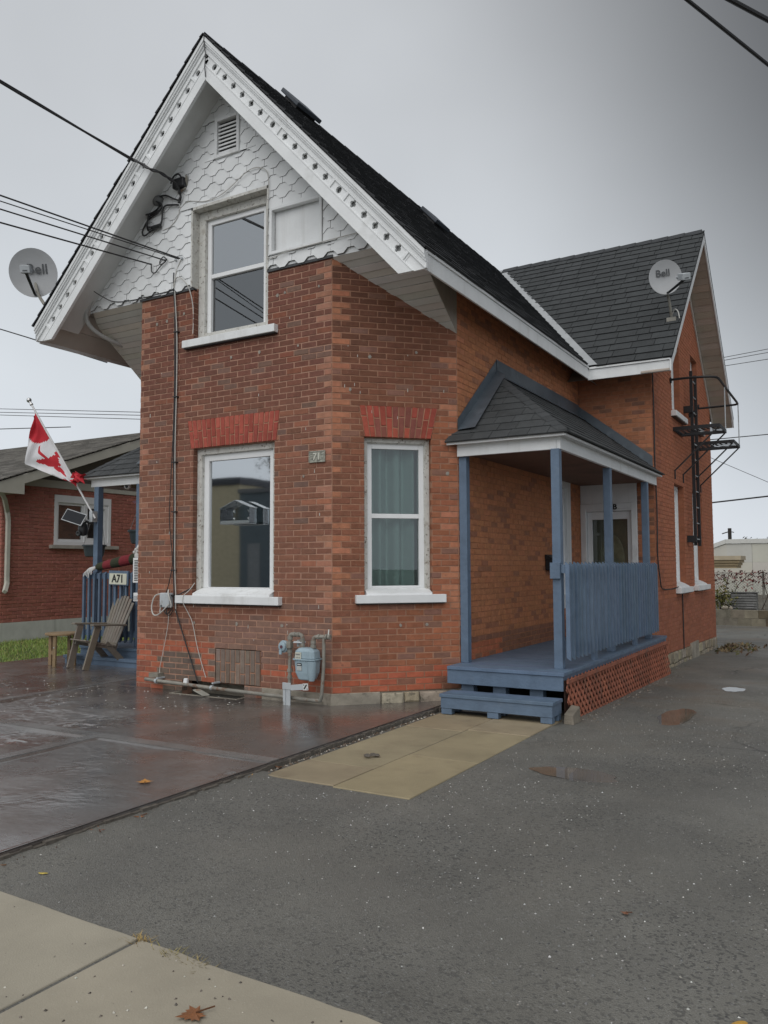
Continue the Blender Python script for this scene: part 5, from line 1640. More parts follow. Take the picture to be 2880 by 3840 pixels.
tag(cab([FP(-2.25, 5.72, .03), FP(-2.10, 5.80, .03), FP(-1.8, 5.73, .04), FP(-1.5, 5.76, .05), FP(-1.15, 5.93, .05), FP(-.95, 5.92, .05), FP(-.84, 5.78, .05), FP(-.85, 5.3, .05), FP(-.86, 4.9, .05), FP(-.80, 4.83, .05), FP(-.5, 4.86, .05), FP(.1, 4.87, .05), FP(.55, 4.88, .04)], .005, None, CABLE_W, 'white_wire'), 'long white wire draped around the upper window head and under the blind panel', 'wire')
tag(cab([FP(-3.9, 4.98, .25), FP(-3.75, 5.0, .2), FP(-3.55, 4.86, .1), FP(-3.35, 4.76, .04), FP(-2.95, 4.72, .04), FP(-2.3, 4.73, .04)], .006, None, CABLE, 'black_wire'), 'thin black wire trailing along the shingle bottom towards the conduit', 'wire')

# old plaster patches and paint runs on the front bricks
PATCH = mat('grey_plaster_patch', (.30, .27, .235), .9, .2, 30, .3, 100)
q = random.Random(91)
for (x, z) in ((-.169, 4.40), (-.634, 4.412), (-.737, 4.40), (-.995, 3.781), (-1.414, 3.777), (-2.166, 4.418), (-2.62, 4.36), (-2.45, 4.37), (-.45, 3.78), (-1.948, .685), (-1.30, .69), (-.66, .69), (-.37, 2.32)):
    mb = MB(); rr = q.uniform(.014, .022)
    mb.fpoly(FF, [(x + rr * math.cos(t * .785) * q.uniform(.7, 1.15), z + rr * math.sin(t * .785) * q.uniform(.7, 1.3)) for t in range(8)], .0, .0065)
    mb.build('plaster_patch', PATCH, house, fix=False)
for (s_, z) in ((.75, .70), (1.05, .70), (.42, 3.62), (.95, 3.70), (1.30, 2.36), (.20, 3.25)):
    mb = MB(); rr = q.uniform(.014, .024)
    mb.fpoly(CF, [(s_ + rr * math.cos(t * .785) * q.uniform(.7, 1.15), z + rr * math.sin(t * .785) * q.uniform(.7, 1.3)) for t in range(8)], .0, .0065)
    mb.build('plaster_patch', PATCH, house, fix=False)
DRIP = mat('white_paint_run', (.62, .60, .55), .6, .1, 30)
for i in range(34):
    fr_d = FF if i < 24 else CF
    x, z = (q.uniform(-2.85, -.03), q.choice([q.uniform(.5, 1.0), q.uniform(3.0, 4.6), q.uniform(1.2, 3.0)])) if i < 24 else (q.uniform(.05, 1.3), q.uniform(2.8, 3.9))
    if fr_d is FF and ((-2.1 < x < -.7 and .9 < z < 3.1) or (-2.2 < x < -.7 and z > 3.9)): continue
    w_, h = q.uniform(.002, .004), q.uniform(.012, .045)
    mb = MB(); mb.fpoly(fr_d, [(x - w_, z), (x + w_, z), (x + w_ * .7, z + h), (x - w_ * .7, z + h)], 0, .0062); mb.build('paint_run', DRIP, house, fix=False)
# ------------------------------------------------------------------ satellite dishes
DISH = mat('grey_dish', (.40, .41, .42), .45, .06, 4, .05, 30)
DISHTXT = mat('dark_grey_dish_lettering', (.07, .075, .08), .5, 0)
def dish(label, foot, elbow, cen, nrm, rad, lnb, roll_=0.0, txt=(0, .25), up=None):
    root = thing('satellite_dish', label, 'satellite dish', foot, 'satellite dishes on the roof edges')
    nrm = V3(nrm).normalized(); cen = V3(cen); lnb = V3(lnb)
    up = V3(up) if up else V3((0, 0, 1))
    U = up.cross(nrm).normalized(); Vv = nrm.cross(U)
    U2 = U * math.cos(roll_) + Vv * math.sin(roll_); V2 = Vv * math.cos(roll_) - U * math.sin(roll_)
    mb = MB(); n = 40; rings_ = 7
    vs = []
    for i in range(rings_ + 1):
        rr = rad * i / rings_
        for k in range(n):
            t = 2 * math.pi * k / n
            vs.append(cen + (U2 * math.cos(t) + V2 * math.sin(t) * 1.07) * max(rr, 1e-4) + nrm * (.16 * rad * (i / rings_) ** 2 - .10 * rad))
    vs2 = [p - nrm * .012 for p in vs]
    fs = [(i * n + k, i * n + (k + 1) % n, (i + 1) * n + (k + 1) % n, (i + 1) * n + k) for i in range(rings_) for k in range(n)]
    m_ = len(vs)
    fs += [tuple(m_ + j for j in reversed(f)) for f in fs]
    fs += [(rings_ * n + k, rings_ * n + (k + 1) % n, m_ + rings_ * n + (k + 1) % n, m_ + rings_ * n + k) for k in range(n)]
    mb.add(vs + vs2, fs); mb.build('reflector', DISH, root, smooth=True, fix=False)
    f = Frame(cen, U2, V2, nrm)
    lettering('lettering', 'Bell', rad * .60, f, txt[0] * rad, txt[1] * rad, root, DISHTXT, .002, .002, n0=-.03 * rad)
    bot = cen - V2 * rad * .98 + nrm * .0
    mb = MB(); mb.tube([bot - nrm * .03, bot + (lnb - bot) * .15 - V2 * .02, lnb - V2 * .05], [.012, .018, .022], 8); mb.build('feed_arm', BLACKPLASTIC, root)
    dl = (cen - lnb).normalized()
    fl_ = Frame(lnb, U2, dl.cross(U2), dl)
    mb = MB(); mb.fbox(fl_, -.06, .06, -.045, .055, -.06, .06); mb.build('feed_box', PALEGREY, root, bevel=.008)
    for sx_ in (-.035, .035):
        mb = MB(); mb.lathe(fl_.P(sx_, .01, .06), dl, [(.02, 0), (.028, .03), (.026, .035), (0, .035)], 12); mb.build('feed_horn', PALEGREY, root, smooth=True)
    mb = MB(); mb.fbox(fl_, -.028, .028, .02, .032, -.064, -.060); mb.build('feed_mark', DISHTXT, root)
    mb = MB(); back = cen - nrm * (.10 * rad + .02)
    mb.fbox(Frame(back, U2, V2, nrm), -.05, .05, -.09, .06, -.05, .0); mb.build('bracket', PIPE, root)
    mb = MB(); mb.tube(smoothpath([foot, elbow, back - nrm * .05 - V2 * .06], 5), .021, 8); mb.build('mast', PIPE, root, smooth=True)
    mb = MB(); mb.box(foot[0] - .07, foot[0] + .07, foot[1] - .05, foot[1] + .05, foot[2] - .05, foot[2] + .012); mb.build('foot_plate', PIPE, root)
    return root
_c = V3((-4.636, -.3, 5.301))
dish('grey dish with its feed box hiding part of the lettering, on the lawn-side roof edge', (-4.22, -.36, 4.70), (-4.52, -.30, 4.98), _c, (CAM + V3((-2.0, 0, 2.6))) - _c, .305, (-4.374, -.605, 5.207), .10, (.16, .16))
_c = V3((2.40, 5.55, 5.74))
_c = V3((2.412, 5.55, 5.74))
dish('grey dish lettered Bell standing on the wing roof above the fire escape', (2.44, 5.83, 5.16), (2.425, 5.72, 5.44), _c, (CAM + V3((.2, 0, 1.2))) - _c + V3((3.2, 0, 1.0)), .245, (2.735, 5.27, 5.609), .10, (-.12, .26))
cab([(2.44, 5.83, 5.2), (2.50, 5.76, 5.28), (2.56, 5.70, 5.22), (2.585, 5.66, 5.10)], .008, None, CABLE_W, 'dish_cable')
tag(bpy.data.objects['dish_cable'], 'short pale cable looping from the dish foot on the wing roof to the rake', 'cable')

# ------------------------------------------------------------------ fire escape on the driveway gable
fe = thing('fire_escape', 'black iron fire escape with ladder, two grated landings and curved handrail', 'fire escape', (2.3, 8.5, 1.7))
LX = 2.29
for y in (8.28, 8.70):
    mb = MB(); mb.beam((LX, y, 1.68), (LX, y, 4.86), .055, .028, up=(0, 1, 0)); mb.build('ladder_rail', BLACKMETAL, fe)
for i in range(11):
    z = 1.80 + i * .29
    mb = MB(); mb.tube([(LX, 8.28, z), (LX, 8.70, z)], .011, 6); mb.build('rung', PALEGREY, fe)
for z in (1.80, 4.15):
    mb = MB(); mb.box(2.16, LX + .02, 8.20, 8.26, z - .06, z + .06); mb.build('wall_bracket', BLACKMETAL, fe)
    mb = MB(); mb.box(2.16, LX + .02, 8.72, 8.78, z - .06, z + .06); mb.build('wall_bracket', BLACKMETAL, fe)
def landing(y0, y1, z):
    pl = link('landing', None, fe, (2.5, (y0 + y1) / 2, z))
    x0, x1 = 2.165, 2.90
    for (a, c) in (((x0, y0), (x1, y0)), ((x1, y0), (x1, y1)), ((x1, y1), (x0, y1)), ((x0, y1), (x0, y0))):
        mb = MB(); mb.beam((*a, z), (*c, z), .012, .06); mb.build('edge_bar', BLACKMETAL, pl)
    mb = MB()
    n = 6
    for i in range(-n, n):
        for sg in (1, -1):
            ya = y0 + (y1 - y0) * i / n * 1.0
            p, q_ = [x0, ya], [x1, ya + sg * .60]
            if sg < 0: p[1] += .0
            t0, t1 = 0.0, 1.0
            dyy = q_[1] - p[1]
            ta, tb = (y0 - p[1]) / dyy, (y1 - p[1]) / dyy
            t0, t1 = max(0, min(ta, tb)), min(1, max(ta, tb))
            if t1 - t0 > .03:
                mb.beam((x0 + (x1 - x0) * t0, p[1] + dyy * t0, z - .01), (x0 + (x1 - x0) * t1, p[1] + dyy * t1, z - .01), .006, .010)
    mb.build('grating', BLACKMETAL, pl)
    for y in (y0 + .02, y1 - .02):
        mb = MB(); mb.beam((x1 - .02, y, z - .03), (2.162, y, z - .72), .022, .022); mb.build('brace', BLACKMETAL, fe)
        mb = MB(); mb.beam((2.17, y, z - .70), (2.17, y, z - .86), .02, .02); mb.build('brace_foot', BLACKMETAL, fe)
landing(7.18, 7.97, 3.65); landing(8.92, 9.78, 3.61)
pts = [(2.16, 7.05, 4.47), (2.45, 7.05, 4.47), (2.72, 7.07, 4.46), (2.85, 7.14, 4.455), (2.895, 7.30, 4.45), (2.90, 8.0, 4.44), (2.90, 9.0, 4.44), (2.90, 9.6, 4.435), (2.87, 9.74, 4.435), (2.75, 9.78, 4.435), (2.16, 9.78, 4.43)]
mb = MB(); mb.tube(smoothpath(pts, 4), .021, 8); mb.build('handrail', BLACKMETAL, fe, smooth=True)
for (x, y) in ((2.16, 7.05), (2.16, 9.78)):
    mb = MB(); mb.lathe((x, y, 4.46), (1, 0, 0), [(0, 0), (.05, 0), (.05, .02), (0, .02)], 10); mb.build('wall_flange', BLACKMETAL, fe)
for y in (7.90, 9.72):
    mb = MB(); mb.tube([(2.90, y, 3.63), (2.90, y, 4.44)], .011, 6); mb.build('railing_post', PALEGREY, fe)
# wire down the corner of the wing
tag(cab([(2.17, 5.62, 4.3), (2.175, 5.63, 3.6), (2.172, 5.62, 2.9), (2.18, 5.64, 2.2), (2.175, 5.63, 1.5), (2.185, 5.70, 1.15), (2.19, 5.80, .98), (2.19, 6.3, .95), (2.19, 6.7, .95), (2.20, 7.04, .97)], .010, None, CABLE, 'corner_wire'), 'dark cable running down the wing corner to the nearer gable sill', 'cable')
tag(cab([(2.172, 7.55, .86), (2.172, 7.55, .4), (2.172, 7.56, -.1)], .010, None, CABLE, 'corner_wire', sm=2), 'dark cable dropping from the nearer gable sill to the stone foundation', 'cable')

# ------------------------------------------------------------------ window feeder and ornament
ACR = glass('clear_acrylic', .16, (.93, .96, .96), .05)
fd = thing('bird_feeder', 'clear acrylic bird feeder with gable roof stuck to the ground floor window', 'bird feeder', FF.P(-1.31, 1.83, .03))
f = Frame(FF.P(0, 0, -.08), (1, 0, 0), (0, 0, 1), (0, -1, 0))
ED = glass('frosted_acrylic_edge', .42, (.9, .94, .94), .25)
mb = MB(); mb.fpoly(f, [(-1.535, 1.83), (-1.09, 1.83), (-1.09, 2.01), (-1.31, 2.10), (-1.535, 2.01)], .0, .006); mb.build('back_plate', ACR, fd)
for (a, c) in (((-1.545, 2.005), (-1.31, 2.098)), ((-1.31, 2.098), (-1.075, 2.005))):
    mb = MB(); mb.beam(f.P(*a, .06), f.P(*c, .06), .12, .006, up=(0, 0, 1)); mb.build('roof_panel', ED, fd)
mb = MB(); mb.fbox(f, -1.53, -1.095, 1.825, 1.835, 0, .12); mb.fbox(f, -1.53, -1.095, 1.835, 1.865, .114, .12); mb.build('tray', ED, fd)
for u_ in (-1.53, -1.10):
    mb = MB(); mb.fbox(f, u_, u_ + .005, 1.83, 2.01, 0, .12); mb.build('side_plate', ACR, fd)
mb = MB(); q = random.Random(77)
for i in range(60):
    mb.ball(f.P(q.uniform(-1.51, -1.12), 1.838 + q.uniform(0, .01), q.uniform(.01, .11)), .007, 5, 4)
sd2 = mb.build('seed', mat('dark_seed', (.03, .025, .02), .8, .3, 60), fd); sd2['kind'] = 'stuff'
for (a, c) in ((-1.42, 1.98), (-1.20, 1.98), (-1.42, 1.89), (-1.20, 1.89)):
    mb = MB(); mb.lathe(f.P(a, c, 0), (0, -1, 0), [(.026, 0), (.02, .012), (.008, .02), (0, .022)], 12); mb.build('suction_cup', ACR, fd, smooth=True)
orn = thing('window_ornament', 'round dark metal ornament with tree shapes hanging inside the ground floor window', 'ornament', FF.P(-1.66, 1.92, -.20))
f = Frame(FF.P(-1.66, 1.92, -.21), (1, 0, 0), (0, 0, 1), (0, -1, 0))
PEWD = mat('dark_pewter', (.10, .11, .11), .5, .2, 20)
mb = MB(); mb.tube([f.P(.10 * math.cos(t * math.pi / 14), .10 * math.sin(t * math.pi / 14), 0) for t in range(29)], .006, 6); mb.build('hoop', PEWD, orn)
mb = MB()
for a, h in ((-.05, .09), (0, .13), (.05, .08)):
    mb.fpoly(f, [(a - .025, -.07), (a + .025, -.07), (a, -.07 + h)], -.003, .003)
mb.fbox(f, -.075, .075, -.085, -.07, -.004, .004)
mb.build('tree_shape', PEWD, orn)

# ------------------------------------------------------------------ things about the lawn-side porch
flg = thing('flag', 'red and white maple leaf flag drooping from an angled pole on the front porch post', 'flag', (-5.52, 1.5, 2.2))
tip, base = V3((-6.86, 1.32, 4.05)), V3((-5.56, 1.52, 2.20))
dirp = (tip - base).normalized()
mb = MB(); mb.tube([base - dirp * .12, tip], .016, 10); mb.build('pole', mat('white_pole', (.6, .6, .6), .4, .05, 5), flg, smooth=True)
mb = MB(); mb.ball(tip + dirp * .05, .042, 14, 8); mb.lathe(tip - dirp * .06, dirp, [(.016, 0), (.028, .01), (.028, .03), (.018, .05), (.018, .08)], 12); mb.build('finial', mat('silver_finial', (.55, .55, .55), .25, .05, 5, metal=.9), flg, smooth=True)
mb = MB(); mb.box(-5.60, -5.53, 1.50, 1.60, 2.05, 2.22); mb.build('pole_bracket', PALEGREY, flg)
RED, WHT = (.46, .018, .03), (.62, .62, .64)
NA, NB_ = 70, 26
hs, he = tip - dirp * .20, tip - dirp * 1.78
def leaf_shape(a, b_):          # a plain maple leaf outline in flag coordinates centred on 0,0, size about 1
    t = math.atan2(b_, a); rr = math.hypot(a, b_)
    k = .55 + .28 * math.cos(3 * t) + .16 * abs(math.cos(4.5 * t)) - .08
    return rr < max(.12, k * .62) or (abs(b_) < .06 and -.75 < a < 0)
vs, fs, cs = [], [], []
def lerp3(a, c, t): return a + (c - a) * t
free0, free1 = V3((-6.83, 1.22, 3.02)), V3((-5.86, 1.40, 2.66))
for i in range(NA + 1):
    a = i / NA
    hp_ = hs.lerp(he, a)
    # the free edge: falls plumb from the tip then sweeps in to the gathered corner by the eave
    if a < .38: fp = lerp3(hs + V3((.02, -.05, -.06)), free0, a / .38)
    else: fp = lerp3(free0, free1, (a - .38) / .62)
    for j in range(NB_ + 1):
        c = j / NB_
        p = hp_.lerp(fp, c)
        fold = (.045 * math.sin(a * 13 + c * 5) + .03 * math.sin(a * 27 - c * 9 + 1)) * (c * (1.3 - c)) * 1.4
        p = p + V3((fold * .35, -fold, -.05 * math.sin(math.pi * c) * (1 - a)))
        vs.append(p)
for i in range(NA):
    for j in range(NB_):
        a, c = (i + .5) / NA, (j + .5) / NB_
        s_ = a + .18 * (c - .5)
        col = RED if s_ < .27 or s_ > .93 else WHT
        if leaf_shape((s_ - .60) * 2.5, (c - .42) * 1.6): col = RED
        if c < .12 and .30 < s_ < .52: col = RED if s_ > .44 else WHT
        fs.append((i * (NB_ + 1) + j, i * (NB_ + 1) + j + 1, (i + 1) * (NB_ + 1) + j + 1, (i + 1) * (NB_ + 1) + j)); cs.append(col)
mb = MB(); mb.v = vs; mb.f = [list(f_) for f_ in fs]; mb.t = cs
CLOTH = mat('flag_cloth', (1, 1, 1), .85, .06, 6, tint=True)
mb.build('cloth', CLOTH, flg, smooth=True, fix=False)
mb = MB(); q = random.Random(9)
for i in range(9):                                      # gathered red end
    p = V3((-5.80 + q.uniform(-.05, .24), 1.40 + q.uniform(-.05, .05), 2.73 + q.uniform(-.07, .12)))
    a = [p + V3((q.uniform(-.13, .13), q.uniform(-.05, .05), q.uniform(-.10, .10))) for _ in range(4)]
    mb.add([a[0], a[1], a[2], a[3], p + V3((0, -.06, .0))], [(0, 1, 4), (1, 2, 4), (2, 3, 4), (3, 0, 4)], RED)
mb.build('gathered_cloth', CLOTH, flg, smooth=True, fix=False)

sp_ = thing('solar_panel', 'small black solar panel tilted on an arm from the front porch post', 'solar panel', (-5.62, 1.45, 2.1))
f = Frame((-5.78, 1.36, 2.125), V3((1, .12, -.28)), V3((.18, .45, .9)), None)
mb = MB(); mb.fbox(f, -.21, .21, -.10, .10, -.012, .004); mb.build('panel_frame', PALEGREY, sp_, bevel=.003)
mb = MB(); mb.fbox(f, -.195, .195, -.088, .088, .004, .008); mb.build('cells', mat('black_solar_cells', (.012, .014, .018), .5, .1, 20, spec=.2), sp_)
mb = MB(); mb.tube([f.P(0, 0, -.01), (-5.60, 1.56, 2.06)], .014, 8); mb.build('arm', PALEGREY, sp_)
sc_ = thing('security_camera', 'black ball security camera hanging beneath the solar panel on the porch post', 'camera', (-5.70, 1.5, 1.95))
mb = MB(); mb.lathe((-5.70, 1.47, 1.93), (0, 0, 1), [(0, -.10), (.05, -.09), (.075, -.04), (.078, .02), (.07, .06), (.05, .10), (.0, .10)], 16); mb.build('ball', BLACKPLASTIC, sc_, smooth=True)
mb = MB(); mb.lathe((-5.70, 1.40, 1.87), (.1, -1, -.1), [(0, 0), (.045, 0), (.045, .03), (.03, .035), (0, .02)], 14); mb.build('lens', BLACKPLASTIC, sc_)
mb = MB(); mb.tube([(-5.70, 1.47, 2.02), (-5.66, 1.50, 2.06), (-5.58, 1.57, 2.03)], .02, 8); mb.build('arm', BLACKPLASTIC, sc_, smooth=True)
dm_ = thing('dome_camera', 'white dome camera under the front porch eave', 'camera', (-5.02, 1.75, 2.62))
mb = MB(); mb.lathe((-5.02, 1.75, 2.68), (0, 0, -1), [(.055, 0), (.055, .03), (.0, .03)], 14); mb.build('mount', VINYL, dm_)
mb = MB(); mb.ball((-5.02, 1.74, 2.61), .055, 14, 8); mb.build('dome', VINYL, dm_, smooth=True)
mb = MB(); mb.ball((-5.00, 1.70, 2.595), .026, 10, 6); mb.build('lens', BLACKPLASTIC, dm_, smooth=True)
def planter(label, cx, cy, zt, rr, h, hook, plant=False):
    root = thing('hanging_planter', label, 'planter', (cx, cy, zt - h), 'hanging planters on the front porch')
    mb = MB(); mb.lathe((cx, cy, zt - h), (0, 0, 1), [(0, 0), (rr * .72, 0), (rr * .80, .01), (rr * .95, h * .85), (rr * 1.06, h * .86), (rr * 1.06, h), (rr * .94, h), (rr * .9, h * .8), (0, h * .8)], 22)
    mb.build('pot', mat('dark_slate_plastic', (.03, .042, .048), .5, .1, 8), root, smooth=True)
    for t in (0.3, 2.4, 4.5):
        mb = MB(); mb.tube([(cx + rr * math.cos(t), cy + rr * math.sin(t), zt), hook], .004, 5); mb.build('cord', CABLE_G, root)
    if plant:
        mb = MB(); q = random.Random(2)
        for i in range(70):
            t, l = q.uniform(0, 6.28), q.uniform(.03, .14)
            p = V3((cx + q.uniform(-.08, .08), cy + q.uniform(-.08, .08), zt - .02)); tipp = p + V3((math.cos(t) * l * .8, math.sin(t) * l * .8, q.uniform(.02, .12)))
            sd = V3((-math.sin(t), math.cos(t), 0)) * .014
            mb.add([p, (p + tipp) / 2 + sd, tipp, (p + tipp) / 2 - sd], [(0, 1, 2, 3)], q.choice([(.17, .17, .05), (.10, .13, .04), (.22, .16, .06)]))
        mb.build('foliage', GRASS, root, fix=False)
    return root
planter('dark hanging planter low beside the porch post under the ball camera', -5.80, 1.78, 1.70, .18, .19, (-5.78, 1.85, 2.55))
planter('dark hanging planter with withered leaves deeper in the front porch', -5.05, 2.1, 1.93, .225, .22, (-5.08, 2.1, 2.45), True)
pk = thing('hanging_bird', 'small pink cloth bird tied at the top of the withered planter cords', 'ornament', (-5.1, 2.1, 2.42))
mb = MB(); mb.ball((-5.12, 2.1, 2.43), .06, 10, 7, sc3=(1.4, .8, .8)); mb.add([(-5.18, 2.1, 2.42), (-5.29, 2.08, 2.40), (-5.26, 2.12, 2.36), (-5.05, 2.1, 2.46), (-4.98, 2.1, 2.40), (-5.03, 2.12, 2.38)], [(0, 1, 2), (3, 4, 5)]); mb.build('body', mat('pink_cloth', (.45, .22, .26), .8, .2, 20), pk, smooth=True)
mb = MB(); mb.tube([(-5.1, 2.1, 2.45), (-4.65, 2.1, 2.62)], .006, 5); mb.build('line', CABLE, pk)

# stuffed figure resting its arm on the railing
dmy = thing('stuffed_figure', 'stuffed porch figure in a striped jumper with straw hat, white hand on the railing', 'dummy', (-4.75, 1.9, .12))
STRAW = mat('straw_hat', (.46, .36, .21), .8, .15, 30, .3, 120)
def skin_body(name, joints, bones, radii, m, parent, sub=2):
    me = bpy.data.meshes.new(name)
    o_ = V3(WPOS[parent.name])
    me.from_pydata([tuple(V3(j) - o_) for j in joints], bones, [])
    tmp = link(name, me, parent, o_)
    md = tmp.modifiers.new('skin', 'SKIN'); sk = me.skin_vertices[0].data
    for i, rr in enumerate(radii): sk[i].radius = (rr, rr)
    sk[0].use_root = True
    sb = tmp.modifiers.new('sub', 'SUBSURF'); sb.levels = sub; sb.render_levels = sub
    me.materials.append(m)
    return tmp
STRIPE = mat('striped_jumper', (.18, .03, .035), .9, .2, 40, .4, 120)
def stripes(N, L, pos, noise, mr, mixn, c, p):
    s_ = N.new('ShaderNodeSeparateXYZ'); L(pos, s_.inputs[0])
    w_ = N.new('ShaderNodeMath'); w_.operation = 'MULTIPLY'; w_.inputs[1].default_value = 22
    L(s_.outputs['X'], w_.inputs[0])
    s2_ = N.new('ShaderNodeMath'); s2_.operation = 'SINE'; L(w_.outputs[0], s2_.inputs[0])
    return mixn(mr(s2_.outputs[0], -.05, .05, 0.0, 1.0), c, (.035, .042, .022))
STRIPE = mat('striped_jumper', (.20, .022, .03), .9, .2, 40, .4, 120, extra=stripes)
body = skin_body('jumper', [(-4.55, 2.1, .75), (-4.55, 2.08, 1.05), (-4.55, 2.05, 1.35), (-4.62, 1.85, 1.52), (-5.05, 1.62, 1.42), (-5.46, 1.52, 1.335), (-4.45, 2.25, 1.5), (-4.4, 2.2, 1.1)],
                 [(0, 1), (1, 2), (2, 3), (3, 4), (4, 5), (2, 6), (6, 7)], [.17, .19, .20, .10, .085, .06, .10, .08], STRIPE, dmy)
head = skin_body('head', [(-4.60, 2.03, 1.58), (-4.62, 2.01, 1.68), (-4.63, 2.0, 1.80), (-4.63, 2.0, 1.90)], [(0, 1), (1, 2), (2, 3)], [.06, .085, .11, .09], mat('tan_mask', (.38, .20, .13), .7, .15, 10), dmy)
mb = MB(); mb.lathe((-4.63, 2.0, 1.90), (.1, -.1, 1), [(.24, -.01), (.25, .0), (.13, .02), (.125, .10), (.10, .14), (0, .13)], 24); mb.build('hat', STRAW, dmy, smooth=True)
mb = MB(); mb.ball((-4.69, 1.91, 1.80), .025, 8, 6, sc3=(1, 1, 1.3)); mb.build('nose', mat('tan_mask_nose', (.36, .18, .12), .7, .1, 10), dmy, smooth=True)
GLV = mat('white_glove', (.58, .58, .57), .7, .08, 20)
hand = skin_body('hand', [(-5.44, 1.52, 1.335), (-5.50, 1.50, 1.32), (-5.56, 1.485, 1.305), (-5.61, 1.475, 1.27), (-5.63, 1.47, 1.21), (-5.575, 1.47, 1.265), (-5.585, 1.462, 1.19), (-5.545, 1.47, 1.25), (-5.55, 1.46, 1.17), (-5.59, 1.49, 1.30), (-5.66, 1.485, 1.25), (-5.685, 1.48, 1.19), (-5.50, 1.48, 1.28), (-5.49, 1.465, 1.22)],
                 [(0, 1), (1, 2), (2, 3), (3, 4), (2, 5), (5, 6), (1, 7), (7, 8), (2, 9), (9, 10), (10, 11), (1, 12), (12, 13)], [.026, .034, .026, .011, .008, .011, .008, .011, .008, .012, .011, .008, .012, .009], GLV, dmy)

# louvred heater, figurine and small box on the wall just round the corner
ac = thing('louvred_box', 'white louvred metal box with slots fixed round the brick corner by the porch', 'heater', (-3.96, 1.05, 1.12))
mb = MB(); mb.box(-4.015, -3.905, .95, 1.22, 1.12, 1.47); mb.build('case', VINYL, ac, bevel=.006)
for i in range(13):
    mb = MB(); mb.box(-3.985, -3.915, .946, .95, 1.15 + i * .023, 1.161 + i * .023); mb.build('slot', BLACKPLASTIC, ac)
fig = thing('figurine', 'small white bearded garden figurine standing on the louvred box', 'figurine', (-3.98, 1.02, 1.47))
mb = MB(); mb.lathe((-3.98, 1.02, 1.475), (0, 0, 1), [(0, 0), (.055, .0), (.06, .03), (.05, .08), (.035, .10), (.038, .125), (.03, .15), (.02, .17), (.0, .20)], 14)
mb.ball((-4.01, .97, 1.55), .024, 8, 6); mb.ball((-3.985, .98, 1.585), .028, 8, 6); mb.ball((-3.95, .97, 1.56), .02, 8, 6); mb.build('body', GLV, fig, smooth=True)
sb_ = thing('small_wall_box', 'small white box fixed below the louvred box round the corner', 'box', (-3.95, .98, .86))
mb = MB(); mb.box(-4.0, -3.905, .95, 1.03, .86, .98); mb.build('box_body', VINYL, sb_, bevel=.006)
mb = MB(); mb.box(-3.985, -3.92, .942, .948, .88, .94); mb.build('cover', PALEGREY, sb_)

# ------------------------------------------------------------------ garden chair and table on the patio
CHAIR = mat('brown_resin_wood', (.18, .155, .125), .5, .12, 7, .15, 60, tint=True)
ch = thing('garden_chair', 'brown slatted garden armchair with fan back standing on the wet patio', 'chair', (-4.75, 1.1, PZ))
o_ = V3((-4.77, 1.06, PZ))
# local axes: Fd towards the street, Sd across
o_ = V3((-4.87, 1.08, PZ))
Fd = V3((-.20, -.98, 0)).normalized(); Sd = V3((.98, -.20, 0)).normalized()
def CP(f_, s_, z_): return o_ + Fd * f_ + Sd * s_ + V3((0, 0, z_))
def cbar(name, p, q_, a, c, up=(0, 0, 1), n=None):
    mb = MB(); mb.beam(CP(*p), CP(*q_), a, c, up=up, c=jit((1, 1, 1), .05)); mb.build(name, CHAIR, ch, bevel=.006)
for s_ in (-.23, .23):
    cbar('leg', (.30, s_, 0), (.13, s_ * 1.1, .62), .035, .095, up=Fd)
    cbar('leg', (-.36, s_, 0), (-.02, s_ * .85, .36), .032, .085, up=Fd)
    cbar('arm', (.24, s_ * 1.18, .635), (-.30, s_ * 1.15, .61), .095, .026)
    cbar('seat_rail', (.24, s_ * .85, .375), (-.20, s_ * .85, .28), .03, .07)
for i in range(6):
    t = i / 5
    cbar('seat_slat', (.27 - .42 * t, -.23, .41 - .10 * t - .012 * math.sin(t * 3)), (.27 - .42 * t, .23, .41 - .10 * t - .012 * math.sin(t * 3)), .018, .068, up=(Fd * 1.0 + V3((0, 0, .2))))
for i in range(7):
    t = (i - 3) / 3
    topz = 1.03 - .10 * t * t
    p = (-.17, t * .19, .30); q_ = (-.42 - .03 * (1 - t * t), t * .265, topz)
    mb = MB(); mb.beam(CP(*p), CP(*q_), .064, .018, up=(Fd + V3((0, 0, .4))), c=jit((1, 1, 1), .06)); mb.build('back_slat', CHAIR, ch, bevel=.006)
cbar('back_rail', (-.29, -.25, .60), (-.29, .25, .60), .03, .05)
cbar('back_rail', (-.19, -.22, .33), (-.19, .22, .33), .03, .05)
TAB = mat('weathered_tan_wood', (.24, .165, .09), .65, .2, 8, .3, 60, tint=True)
tb = thing('side_table', 'small round weathered wooden side table beside the garden chair', 'table', (-5.52, 1.0, PZ))
mb = MB(); mb.lathe((-5.52, .99, .335), (0, 0, 1), [(0, 0), (.245, 0), (.25, .006), (.25, .026), (.245, .032), (0, .032)], 28); mb.build('tabletop', TAB, tb)
for (x, y) in ((-5.70, .92), (-5.45, .80), (-5.59, 1.17), (-5.34, 1.06)):
    mb = MB(); mb.box(x - .032, x + .032, y - .014, y + .014, PZ, .333, jit((1, 1, 1), .08)); mb.build('leg', TAB, tb, bevel=.003)
mb = MB(); mb.beam((-5.70, .935, .07), (-5.45, .815, .07), .02, .055); mb.beam((-5.59, 1.15, .07), (-5.34, 1.04, .07), .02, .055); mb.build('stretcher', TAB, tb)
mb = MB(); mb.lathe((-5.45, .785, .16), (0, -1, 0), [(.012, 0), (.008, .006), (0, .007)], 8); mb.build('bolt', PALEGREY, tb)

